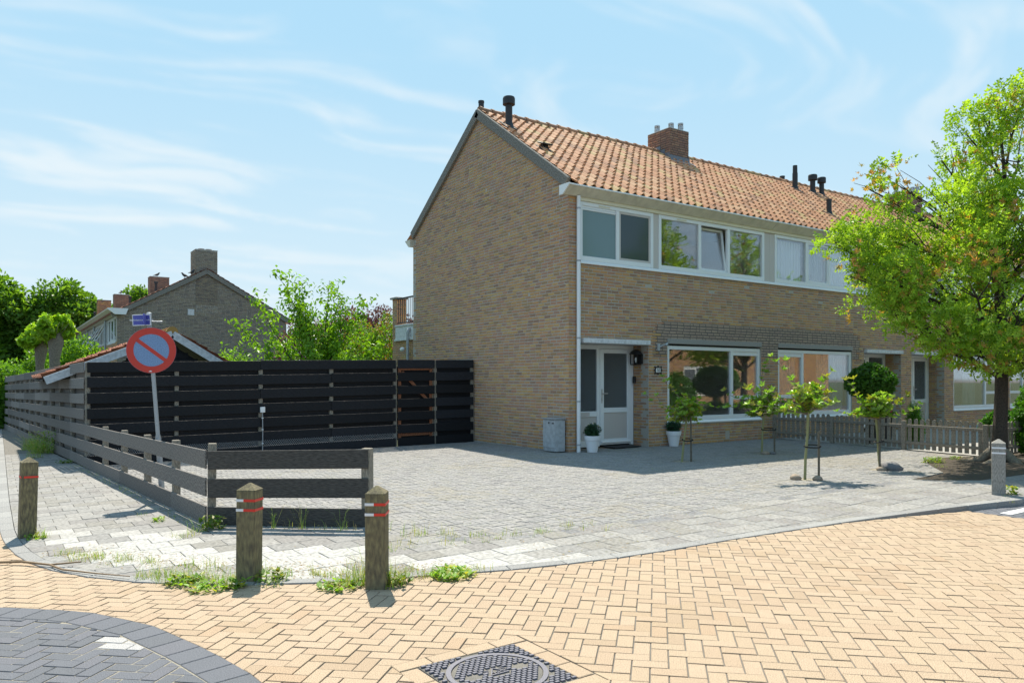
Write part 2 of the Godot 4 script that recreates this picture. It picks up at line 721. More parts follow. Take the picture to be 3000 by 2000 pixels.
func streets() -> void:
	# the wide ground sheet
	var gb := MB.new()
	var ticks := [-420.0, -200.0, -120.0, -80.0, -60.0, -48.0, -40.0, -34.0, -28.0, -23.0, -19.0, -15.0, -12.0, -9.0, -6.0, -3.0, 0.0, 3.0, 6.0, 9.0, 12.0, 15.0, 19.0, 24.0, 30.0, 40.0, 60.0, 100.0, 200.0, 420.0]
	for a in ticks.size() - 1:
		for b in ticks.size() - 1:
			var f := []
			for q in [[a, b], [a + 1, b], [a + 1, b + 1], [a, b + 1]]:
				var x: float = ticks[q[0]]
				var z: float = ticks[q[1]]
				f.append(Vector3(x, G(x, z) - 0.09, z))
			gb.face([f[0], f[1], f[2]], Vector3.UP)
			gb.face([f[0], f[2], f[3]], Vector3.UP)
	setting("ground", gb.mesh(), M.lawn)

	var kerb_line := [Vector2(-9.9, -34), Vector2(-9.87, -12), Vector2(-9.87, 0.0), Vector2(-9.85, 2.6), Vector2(-9.82, 3.3), Vector2(-9.75, 3.95), Vector2(-9.64, 4.55), Vector2(-9.45, 5.1), Vector2(-9.18, 5.6), Vector2(-8.83, 6.06), Vector2(-8.38, 6.46), Vector2(-7.8, 6.82), Vector2(-7.1, 7.13), Vector2(-6.45, 7.37), Vector2(-5.75, 7.54), Vector2(-5.1, 7.61), Vector2(-3.8, 7.65), Vector2(-2.3, 7.76), Vector2(-0.7, 8.06), Vector2(0.42, 8.3), Vector2(1.6, 8.42), Vector2(6.0, 8.5), Vector2(30.0, 8.5)]
	var disc := []
	for p in [Vector2(-14.6, 8.4), Vector2(-13.9, 6.7), Vector2(-12.4, 5.5), Vector2(-10.9, 5.45), Vector2(-9.85, 5.98), Vector2(-9.36, 6.5), Vector2(-9.05, 7.1), Vector2(-8.86, 7.8), Vector2(-8.76, 8.3), Vector2(-8.72, 8.8), Vector2(-8.8, 9.6), Vector2(-9.3, 10.7), Vector2(-10.4, 11.6), Vector2(-12.2, 11.8), Vector2(-13.9, 10.6), Vector2(-14.6, 8.4)]:
		disc.append(p)
	disc = resample(disc, 0.205)
	var disc_poly := PackedVector2Array(disc.slice(0, disc.size() - 1))
	var fine_kerb := resample(kerb_line, 0.5)

	# yellow clay-coloured pavers, laid in a herringbone on the diagonal
	var yl := PackedVector2Array()
	for p in fine_kerb:
		if p.x <= -0.6 and p.y >= -1.0:
			yl.append(p)
	yl.append(Vector2(-0.55, 8.12))
	yl.append(Vector2(-0.5, 13.6))
	yl.append(Vector2(-15.5, 13.6))
	yl.append(Vector2(-15.5, -1.0))
	var man := PackedVector2Array([Vector2(-8.0, 8.78), Vector2(-7.39, 8.78), Vector2(-7.39, 9.39), Vector2(-8.0, 9.39)])
	var collar := PackedVector2Array([Vector2(-8.11, 8.67), Vector2(-7.28, 8.67), Vector2(-7.28, 9.50), Vector2(-8.11, 9.50)])
	var road := setting("road", sheet(yl, sand_road, 1.0), M.joint)
	var ytone := [Color(0.477, 0.358, 0.244), Color(0.489, 0.369, 0.253), Color(0.468, 0.349, 0.236), Color(0.495, 0.374, 0.259)]
	var ydirt := [Color(0.450, 0.330, 0.218), Color(0.436, 0.324, 0.218), Color(0.459, 0.333, 0.218)]
	lay(road, "paver", herring(2, 0.0975, PI / 4, Vector2(-13.5, 2.5), Vector2(-0.5, 13.2)), yl, [hole(disc_poly), hole(collar)], G, 0.008, 0.003, 0.05, M.paver, func(p): return pick(ydirt) if wobble.get_noise_2d(p.x * 16.0 + 9.0, p.y * 34.0) + rf(-0.25, 0.25) > 0.30 else pick(ytone))
	# a frame of single pavers around the cover
	row(road, "collar_paver", [Vector2(-8.11, 8.78), Vector2(-8.11, 8.985), Vector2(-8.11, 9.19), Vector2(-8.11, 9.39)], 0.1, G, 0.007, 0.004, 0.05, M.paver, ytone)
	row(road, "collar_paver", [Vector2(-7.39, 8.78), Vector2(-7.39, 8.985), Vector2(-7.39, 9.19), Vector2(-7.39, 9.39)], 0.1, G, 0.007, 0.004, 0.05, M.paver, ytone)
	row(road, "collar_paver", [Vector2(-8.11, 8.67), Vector2(-7.9, 8.67), Vector2(-7.69, 8.67), Vector2(-7.49, 8.67), Vector2(-7.285, 8.67)], -0.1, G, 0.007, 0.004, 0.05, M.paver, ytone)
	row(road, "collar_paver", [Vector2(-8.11, 9.40), Vector2(-7.9, 9.40), Vector2(-7.69, 9.40), Vector2(-7.49, 9.40), Vector2(-7.285, 9.40)], -0.1, G, 0.007, 0.004, 0.05, M.paver, ytone)

	# dark round plateau with a soldier course at its rim
	var plateau := setting("road_plateau", sheet(disc_poly, func(x, z): return G(x, z) - 0.0035, 1.0), M.sand)
	var dtone := [Color(0.144, 0.150, 0.173), Color(0.154, 0.160, 0.183), Color(0.148, 0.154, 0.179), Color(0.136, 0.142, 0.164)]
	var inner := offset_line(disc, -0.215)
	var core := PackedVector2Array(inner.slice(0, inner.size() - 1))
	row(plateau, "rim_paver", disc, -0.205, func(x, z): return G(x, z) + 0.001, 0.009, 0.004, 0.05, M.paver, dtone)
	lay(plateau, "paver", herring(2, 0.0975, PI / 4, Vector2(-11.8, 5.2), Vector2(-8.5, 10.5)), core, [], G, 0.0085, 0.003, 0.05, M.paver, func(p): return Color(0.46, 0.45, 0.44) if absf(p.x + 9.27) < 0.1 and absf(p.y - 7.37) < 0.15 else pick(dtone))

	# dark parking bay with a painted line
	var bay := PackedVector2Array([Vector2(-0.52, 8.16)])
	for p in fine_kerb:
		if p.x > -0.5:
			bay.append(p)
	bay.append(Vector2(30, 10.6))
	bay.append(Vector2(-0.5, 10.6))
	var lane := setting("parking_bay", sheet(bay, func(x, z): return G(x, z) - 0.012, 2.0), M.joint)
	lay(lane, "paver", herring(2, 0.0975, PI / 4, Vector2(-0.6, 8.0), Vector2(4.0, 10.4)), bay, [], func(x, z): return G(x, z) - 0.004, 0.006, 0.004, 0.05, M.paver, func(_p): return pick(dtone))
	var pl := MB.new()
	pl.slab(Vector3(-0.42, -0.003, 8.40), Vector3(7.0, 0.001, 8.52))
	var line := setting("road_marking", pl.mesh(), M.white_paint)
	line.position.y = 0.002

	# carriageway beyond the pavers
	setting("asphalt_road", sheet(PackedVector2Array([Vector2(-15.5, -60), Vector2(-9.92, -60), Vector2(-9.9, -1.0), Vector2(-15.5, -1.0)]), func(x, z): return G(x, z) - 0.02, 4.0), M.asphalt)
	setting("asphalt_street", sheet(PackedVector2Array([Vector2(-0.5, 10.6), Vector2(40, 10.6), Vector2(40, 13.6), Vector2(-0.5, 13.6)]), func(x, z): return G(x, z) - 0.02, 4.0), M.asphalt)

	# kerb
	var kerb := setting("kerb", null, null)
	var ktone := [Color(0.29, 0.285, 0.275), Color(0.32, 0.315, 0.305), Color(0.27, 0.265, 0.255)]
	row(kerb, "kerb_stone", fine_kerb, 0.13, func(x, z): return S(x, z) + 0.003, 0.006, 0.008, 0.12, M.kerb, ktone)

	# pavement slabs
	var walk := PackedVector2Array()
	for p in offset_line(fine_kerb, 0.135):
		if p.x < 8.0:
			walk.append(p)
	var edge := [Vector2(8.0, 7.25), Vector2(3.3, 7.2), Vector2(1.95, 7.15), Vector2(1.5, 6.75), Vector2(1.42, 6.42), Vector2(0.0, 6.34), Vector2(-2.0, 6.30), Vector2(-3.97, 6.38), Vector2(-5.3, 6.33), Vector2(-5.98, 6.1), Vector2(-6.5, 5.72), Vector2(-6.72, 5.25), Vector2(-6.78, 4.98), Vector2(-7.98, 3.6), Vector2(-8.25, -1.0), Vector2(-8.5, -4.5), Vector2(-9.0, -12), Vector2(-9.3, -18), Vector2(-9.62, -27), Vector2(-9.7, -34)]
	for p in edge:
		walk.append(p)
	var pavement := setting("pavement", sheet(walk, sand_walk, 1.0), M.joint)
	var stone := [Color(0.270, 0.261, 0.248), Color(0.293, 0.284, 0.270), Color(0.248, 0.239, 0.225), Color(0.310, 0.299, 0.279), Color(0.261, 0.248, 0.225)]
	var pale := [Color(0.437, 0.428, 0.405), Color(0.405, 0.395, 0.372), Color(0.456, 0.446, 0.423)]
	var is_pale := func(p: Vector2) -> bool:
		var h := hash(Vector2i(int(floor(p.x / 0.3)), int(floor(p.y / 0.3))))
		if p.x > -9.45 and p.x < -8.3 and p.y > 2.95 and p.y < 6.0:
			return p.y - (p.x + 9.45) * 1.2 < 4.6 and p.y > 2.95 + (p.x + 9.45) * 0.8 and h % 6 != 0
		if p.x > -8.5 and p.x < -6.9 and p.y > 4.9 and p.y < 6.9:
			return p.y > 5.0 + absf(p.x + 8.3) * 0.55 and h % 5 != 0
		if p.x > -6.95 and p.x < -5.75 and p.y > 6.45 and p.y < 7.32:
			return p.y > 6.5 + (p.x + 6.95) * 0.2 and h % 7 != 0
		return false
	lay(pavement, "slab", courses(0.287, Vector2(-10.2, -9.0), Vector2(8.2, 8.6), true), walk, [], S, 0.006, 0.004, 0.045, M.slab, func(p): return pick(pale) if is_pale.call(p) else pick(stone))

	# driveway of narrow grey bricks
	var soil_edge := [Vector2(1.42, 6.42), Vector2(2.7, 6.25), Vector2(3.7, 5.55), Vector2(4.6, 4.95), Vector2(5.3, 4.85), Vector2(6.2, 5.1)]
	var drive := PackedVector2Array()
	for p in [Vector2(-8.47, -4.5), Vector2(0.0, -3.72), Vector2(0.0, 0.0), Vector2(0.3, 0.0), Vector2(0.3, -0.52), Vector2(2.3, -0.52), Vector2(2.3, 0.0), Vector2(6.78, 0.0), Vector2(6.74, 1.69), Vector2(6.42, 3.61), Vector2(6.15, 5.2)]:
		drive.append(p)
	for k in range(soil_edge.size() - 2, -1, -1):
		drive.append(soil_edge[k])
	for p in [Vector2(0.0, 6.335), Vector2(-2.0, 6.295), Vector2(-3.97, 6.375), Vector2(-5.3, 6.325), Vector2(-5.98, 6.095), Vector2(-6.5, 5.715), Vector2(-6.72, 5.245), Vector2(-6.78, 4.97), Vector2(-7.95, 3.6)]:
		drive.append(p)
	var driveway := setting("driveway", sheet(drive, sand_walk, 1.0), M.sand)
	var gtone := [Color(0.273, 0.268, 0.262), Color(0.295, 0.288, 0.280), Color(0.251, 0.246, 0.243), Color(0.308, 0.297, 0.280), Color(0.282, 0.271, 0.253)]
	var gsand := [Color(0.299, 0.280, 0.246), Color(0.286, 0.267, 0.236), Color(0.277, 0.260, 0.233)]
	var pits := []
	for t in [Vector2(0.66, 2.54), Vector2(3.13, 2.42), Vector2(0.28, 5.4), Vector2(2.41, 5.37)]:
		pits.append(hole(PackedVector2Array([t + Vector2(-0.17, -0.17), t + Vector2(0.17, -0.17), t + Vector2(0.17, 0.17), t + Vector2(-0.17, 0.17)])))
	var border := [Vector2(1.30, 6.40), Vector2(0.0, 6.335), Vector2(-2.0, 6.295), Vector2(-3.97, 6.375), Vector2(-5.3, 6.325), Vector2(-5.98, 6.095), Vector2(-6.5, 5.715), Vector2(-6.7, 5.3)]
	border = resample(border, 0.205)
	var bin := offset_line(border, 0.205)
	var band := PackedVector2Array(border)
	for k in range(bin.size() - 1, -1, -1):
		band.append(bin[k])
	pits.append(hole(band))
	row(driveway, "edge_brick", border, 0.1, S, 0.005, 0.003, 0.05, M.slab, [Color(0.20, 0.20, 0.205), Color(0.22, 0.22, 0.225), Color(0.18, 0.18, 0.185)])
	row(driveway, "edge_brick", offset_line(border, 0.102), 0.1, S, 0.005, 0.003, 0.05, M.slab, [Color(0.21, 0.21, 0.215), Color(0.23, 0.23, 0.235), Color(0.19, 0.19, 0.195)])
	lay(driveway, "brick", herring(3, 0.069, 0.0, Vector2(-8.7, -4.7), Vector2(7.0, 6.6)), drive, pits, S, 0.005, 0.003, 0.04, M.slab, func(p): return pick(gsand) if wobble.get_noise_2d(p.x * 14.0 + 70.0, p.y * 20.0) + rf(-0.3, 0.3) + smoothstep(-2.0, 4.0, p.x) * 0.22 > 0.42 else pick(gtone))

	# planted bed by the street tree
	var bed := PackedVector2Array(soil_edge)
	for p in [Vector2(6.6, 5.3), Vector2(12.0, 5.3), Vector2(12.0, 7.2), Vector2(3.3, 7.18), Vector2(1.97, 7.13), Vector2(1.5, 6.75)]:
		bed.append(p)
	setting("soil", sheet(bed, func(x, z): return S(x, z) - 0.012 + 0.05 * smoothstep(1.6, 0.3, Vector2(x - 4.9, z - 6.1).length()) + 0.02 * wobble.get_noise_2d(x * 60.0, z * 60.0), 0.25), M.soil)
	# neighbour's front garden paving
	setting("garden_path", sheet(PackedVector2Array([Vector2(6.9, 0.0), Vector2(20.0, 0.0), Vector2(20.0, 5.2), Vector2(6.3, 5.2), Vector2(6.55, 3.6)]), func(x, z): return 0.004 + G(x, z), 2.0), M.concrete)

	# manhole cover
	var cover := thing("manhole_cover", "square cast iron manhole frame with round studded lid set in yellow pavers", "manhole cover", "", Vector3(-7.695, G(-7.695, 9.085), 9.085))
	var fr := MB.new()
	fr.slab(Vector3(-0.305, -0.06, -0.305), Vector3(0.305, -0.004, 0.305), 0.003)
	part(cover, "frame", fr.mesh(), M.joint)
	var rim := MB.new()
	rim.turned(at(0, 0, 0), [Vector2(0.243, -0.004), Vector2(0.243, 0.004), Vector2(0.270, 0.004), Vector2(0.270, -0.004)], 48)
	part(cover, "rim", rim.mesh(), M.iron)
	var stud := MB.new()
	stud.box(at(0, 0, 0), Vector3(0.026, 0.014, 0.017), 0.002)
	var stud_mesh := stud.mesh()
	var lid := MB.new()
	lid.lathe(at(0, -0.004, 0), [Vector2(0.0001, 0.004), Vector2(0.236, 0.004), Vector2(0.24, 0.0), Vector2(0.24, -0.03)], 48)
	var lid_part := part(cover, "lid", lid.mesh(), M.joint)
	for a in range(-11, 12):
		for b in range(-14, 15):
			var p := Vector2(a * 0.036 + (0.018 if posmod(b, 2) else 0.0), b * 0.0235)
			var r := p.length()
			if absf(p.x) > 0.288 or absf(p.y) > 0.292:
				continue
			if r < 0.222:
				if absf(p.x) < 0.062 and absf(p.y) < 0.06:
					continue
				if absf(absf(p.x) - 0.15) < 0.045 and absf(p.y) < 0.03:
					continue
				part(lid_part, "stud", stud_mesh, M.iron, at(p.x, 0.002, p.y))
			elif r > 0.287:
				part(cover, "stud", stud_mesh, M.iron, at(p.x, 0.0, p.y))
	var tri := MB.new()
	var c3 := [Vector3(-0.055, 0.003, 0.03), Vector3(0.0, 0.003, -0.05), Vector3(0.055, 0.003, 0.03)]
	for k in 3:
		var a: Vector3 = c3[k]
		var b: Vector3 = c3[(k + 1) % 3]
		tri.box(Transform3D(Basis(Vector3.UP, -atan2((b - a).z, (b - a).x)), (a + b) * 0.5), Vector3(a.distance_to(b), 0.008, 0.006))
	for k in 4:
		tri.slab(Vector3(-0.062, 0.0, -0.045 + k * 0.012), Vector3(-0.03 + k * -0.006, 0.004, -0.041 + k * 0.012))
		tri.slab(Vector3(0.036 + k * 0.006, 0.0, -0.045 + k * 0.012), Vector3(0.062, 0.004, -0.041 + k * 0.012))
	part(lid_part, "emblem", tri.mesh(), M.iron)
	var let := letters("18S", 0.035, 0.006)
	part(lid_part, "lettering", let, M.iron, Transform3D(Basis(Vector3.RIGHT, -PI / 2), Vector3(0, 0.003, 0.012)))


func letters(txt: String, high: float, deep: float) -> Mesh:
	var t := TextMesh.new()
	var f := SystemFont.new()
	f.font_names = PackedStringArray(["Droid Sans"])
	t.font = f
	t.text = txt
	t.font_size = 48
	t.pixel_size = high / 36.0
	t.depth = deep
	t.curve_step = 2.0
	return t


func _ready() -> void:
	rng.seed = 20240611
	wobble.seed = 4
	wobble.frequency = 0.02
	# ---- camera
	var cam := Camera3D.new()
	cam.name = "camera"
	cam.projection = Camera3D.PROJECTION_FRUSTUM
	cam.near = 0.05
	cam.far = 1200.0
	cam.size = 2.0 * HALF * 0.05
	cam.frustum_offset = Vector2(0.0, RISE * 0.05)
	cam.position = CAM
	cam.rotation_degrees = Vector3(0, YAW, 0)
	cam.current = true
	add_child(cam)
	# ---- sky and exposure
	var env := Environment.new()
	env.background_mode = Environment.BG_SKY
	env.tonemap_mode = Environment.TONE_MAPPER_LINEAR
	env.tonemap_exposure = 1.7
	env.sdfgi_enabled = true
	env.ssao_enabled = true
	env.ssil_enabled = true
	env.sky = sky()
	env.background_energy_multiplier = 0.58
	var we := WorldEnvironment.new()
	we.name = "world"
	we.environment = env
	add_child(we)
	# ---- sun: high, behind the house and a little to its right
	var sun := DirectionalLight3D.new()
	sun.name = "sun"
	sun.light_energy = 1.6
	sun.light_color = Color(1.0, 0.965, 0.9)
	sun.light_angular_distance = 0.5
	sun.shadow_enabled = true
	add_child(sun)
	var travel := Vector3(-0.318, -1.59, 0.948).normalized()
	sun.look_at_from_position(Vector3.ZERO, travel, Vector3.UP)
	# ---- everything else
	materials()
	streets()
	terrace()
	fences()
	street_furniture()
	garden_plants()
	backdrop()
	grass_and_weeds()


func sky() -> Sky:
	var w := 2048
	var h := 1024
	var a := FastNoiseLite.new()
	a.seed = 8
	a.frequency = 1.0
	a.fractal_octaves = 6
	var b := FastNoiseLite.new()
	b.seed = 19
	b.frequency = 1.0
	b.fractal_octaves = 3
	var data := PackedFloat32Array()
	data.resize(w * h * 3)
	var low := Vector3(0.80, 0.93, 0.985)
	var mid := Vector3(0.46, 0.755, 0.975)
	var top := Vector3(0.41, 0.69, 0.93)
	var cloud := Vector3(0.90, 0.97, 1.0)
	var ground := Vector3(0.42, 0.40, 0.36)
	for y in h:
		var el := PI * 0.5 - PI * (y + 0.5) / h
		var sy := sin(el)
		var k := y * w * 3
		if el < -0.02:
			for x in w:
				data[k] = ground.x
				data[k + 1] = ground.y
				data[k + 2] = ground.z
				k += 3
			continue
		var base: Vector3
		var deg := rad_to_deg(maxf(el, 0.0))
		if deg < 27.0:
			base = low.lerp(mid, pow(smoothstep(-4.0, 27.0, deg), 0.85))
		else:
			base = mid.lerp(top, smoothstep(22.0, 85.0, deg))
		var far := cos(el) / (maxf(sy, 0.0) + 0.09)
		for x in w:
			var az := TAU * ((x + 0.5) / w - 0.5)
			var px := sin(az) * far
			var pz := -cos(az) * far
			# along and across the wind
			var u := px * 0.995 - pz * 0.10
			var v := px * 0.10 + pz * 0.995
			var wv := b.get_noise_2d(u * 0.35, v * 0.5)
			var s := a.get_noise_2d(u * 0.5 + wv * 0.7, v * 2.6 + wv * 1.6) + 0.3 * a.get_noise_2d(u * 2.1 + 5.0, v * 7.0 + wv * 3.0)
			var patch := smoothstep(-0.35, 0.35, b.get_noise_2d(u * 0.22 + 7.0, v * 0.3 + 3.0))
			var f := smoothstep(-0.1, 0.6, s) * (0.28 + 0.55 * patch)
			f *= 1.0 - 0.4 * smoothstep(40.0, 80.0, deg)
			var away := 0.5 + 0.5 * (sin(az) * 0.318 + cos(az) * 0.948)
			var c := (base * Vector3(1.0, 1.0, 1.0).lerp(Vector3(0.80, 0.88, 0.98), smoothstep(0.3, 0.8, away))).lerp(cloud, f * 0.85)
			data[k] = c.x
			data[k + 1] = c.y
			data[k + 2] = c.z
			k += 3
	var im := Image.create_from_data(w, h, false, Image.FORMAT_RGBF, data.to_byte_array())
	var m := PanoramaSkyMaterial.new()
	m.panorama = ImageTexture.create_from_image(im)
	var s := Sky.new()
	s.sky_material = m
	return s


# ---------------------------------------------------------------- brickwork
var brick_shapes := []
const BUFF := [Color(0.620, 0.362, 0.144), Color(0.600, 0.331, 0.144), Color(0.530, 0.290, 0.149), Color(0.483, 0.296, 0.134), Color(0.471, 0.270, 0.179), Color(0.553, 0.280, 0.159), Color(0.620, 0.392, 0.154), Color(0.377, 0.224, 0.144), Color(0.430, 0.267, 0.134), Color(0.570, 0.321, 0.154), Color(0.506, 0.275, 0.174), Color(0.612, 0.341, 0.149)]
const BROWN := [Color(0.230, 0.184, 0.144), Color(0.282, 0.224, 0.167), Color(0.190, 0.155, 0.132), Color(0.310, 0.253, 0.172), Color(0.253, 0.207, 0.155)]
const CHIMNEY := [Color(0.36, 0.215, 0.15), Color(0.32, 0.19, 0.135), Color(0.39, 0.245, 0.17), Color(0.28, 0.17, 0.13)]
const MAUVE := [Color(0.44, 0.33, 0.26), Color(0.41, 0.305, 0.245), Color(0.47, 0.355, 0.275)]


func brick_shape(k: int) -> ArrayMesh:
	while brick_shapes.size() <= k:
		var b := MB.new()
		var f := []
		var m := []
		var w := []
		for s in [Vector2(-1, -1), Vector2(1, -1), Vector2(1, 1), Vector2(-1, 1)]:
			var o := Vector2(rf(0.0, 0.03), rf(0.0, 0.12))
			w.append(Vector3(s.x * 0.5, s.y * 0.5, -1.0))
			m.append(Vector3(s.x * (0.5 - o.x * 0.3), s.y * (0.5 - o.y * 0.3), -0.28))
			f.append(Vector3(s.x * (0.475 - o.x), s.y * (0.42 - o.y), 0.0))
		b.face(f, Vector3.BACK)
		for q in 4:
			var q2 := (q + 1) % 4
			var o: Vector3 = w[q] + w[q2]
			o.z = 0.0
			b.face([f[q], f[q2], m[q2], m[q]], o + Vector3(0, 0, 0.5))
			b.face([m[q], m[q2], w[q2], w[q]], o)
		brick_shapes.append(b.mesh())
	return brick_shapes[k]


# bricks over a rectangle: o = lower left corner, u = along, nrm = outwards; span(v) gives [from, to] along u
func bricks(parent: Node, o: Vector3, u: Vector3, nrm: Vector3, high: float, span: Callable, openings: Array, tones: Array, most := 300, repair = null, pitch := 0.215) -> void:
	var where := []
	var cols := []
	var ranks := []
	var rows := int(round(high / COURSE))
	for r in rows:
		var v0 := r * COURSE
		var vm := v0 + COURSE * 0.5
		var spans := [span.call(vm)]
		for w in openings:
			if vm < w.position.y or vm > w.end.y:
				continue
			var nxt := []
			for s in spans:
				if w.position.x > s[0] + 0.02:
					nxt.append([s[0], minf(s[1], w.position.x)])
				if w.end.x < s[1] - 0.02:
					nxt.append([maxf(s[0], w.end.x), s[1]])
			spans = nxt
		for s in spans:
			var p: float = s[0]
			var first := true
			while p < s[1] - 0.03:
				var l := pitch
				if first:
					l = pitch * (0.5 if r % 2 else 1.0) * (1.0 if rng.randf() < 0.8 else 0.75)
					first = false
				elif rng.randf() < 0.09:
					l = pitch * 0.5
				l *= rf(0.985, 1.015)
				if p + l > s[1] - 0.04:
					l = s[1] - p
				var fix: bool = repair != null and repair.call(p + l * 0.5, vm)
				var h := COURSE - 0.0115
				var ln := l - 0.0105
				var tl := rf(-0.006, 0.006)
				var bu := (u + Vector3.UP * tl).normalized()
				var bv := (Vector3.UP - u * tl).normalized()
				var pos := o + u * (p + l * 0.5) + Vector3.UP * (vm + rf(-0.0015, 0.0015)) + nrm * rf(-0.003, 0.003)
				where.append(Transform3D(Basis(bu * ln, bv * h * rf(0.95, 1.02), (nrm + u * rf(-0.008, 0.008)) * 0.03), pos))
				var cl: Color
				if fix:
					cl = pick(MAUVE)
				else:
					var nz := wobble.get_noise_3d(pos.x * 9.0, pos.y * 22.0, pos.z * 9.0)
					var k := int(clampf(rng.randf() + nz * 0.35, 0.0, 0.999) * tones.size())
					cl = tones[k]
				cols.append(cl)
				ranks.append(seen(pos))
				p += l
	var order := []
	for k in where.size():
		if ranks[k] > 0.0:
			order.append(k)
	order.sort_custom(func(a, b): return ranks[a] < ranks[b])
	var single := {}
	for k in mini(most, order.size()):
		single[order[k]] = true
	var rw := []
	var rc := []
	var tinted := {}
	for k in where.size():
		if single.has(k):
			var sh := k % 5
			var key := [sh, cols[k]]
			if not tinted.has(key):
				tinted[key] = tint(brick_shape(sh), cols[k])
			part(parent, "brick", tinted[key], M.brick, where[k])
		else:
			rw.append(where[k])
			rc.append(cols[k])
	if rw.size():
		stuff(many(parent, "brick_field", brick_shape(2), M.brick, rw, rc))


func tint(m: ArrayMesh, c: Color) -> ArrayMesh:
	var a := m.surface_get_arrays(0)
	var cc := PackedColorArray()
	cc.resize(a[Mesh.ARRAY_VERTEX].size())
	cc.fill(c)
	a[Mesh.ARRAY_COLOR] = cc
	var o := ArrayMesh.new()
	o.add_surface_from_arrays(Mesh.PRIMITIVE_TRIANGLES, a)
	return o


# a wall of boxes around openings; rect cells in (u, v); front plane at depth 0, thickness behind
func wall(b: MB, t: Transform3D, size: Vector2, openings: Array, thick: float) -> void:
	var xs := [0.0, size.x]
	var ys := [0.0, size.y]
	for w in openings:
		for q in [w.position.x, w.end.x]:
			if q > 0.001 and q < size.x - 0.001:
				xs.append(q)
		for q in [w.position.y, w.end.y]:
			if q > 0.001 and q < size.y - 0.001:
				ys.append(q)
	xs.sort()
	ys.sort()
	for a in xs.size() - 1:
		for c in ys.size() - 1:
			if xs[a + 1] - xs[a] < 0.001 or ys[c + 1] - ys[c] < 0.001:
				continue
			var m := Vector2((xs[a] + xs[a + 1]) * 0.5, (ys[c] + ys[c + 1]) * 0.5)
			var solid := true
			for w in openings:
				if w.has_point(m):
					solid = false
			if solid:
				b.box(t * at(m.x, m.y, -thick * 0.5), Vector3(xs[a + 1] - xs[a], ys[c + 1] - ys[c], thick))


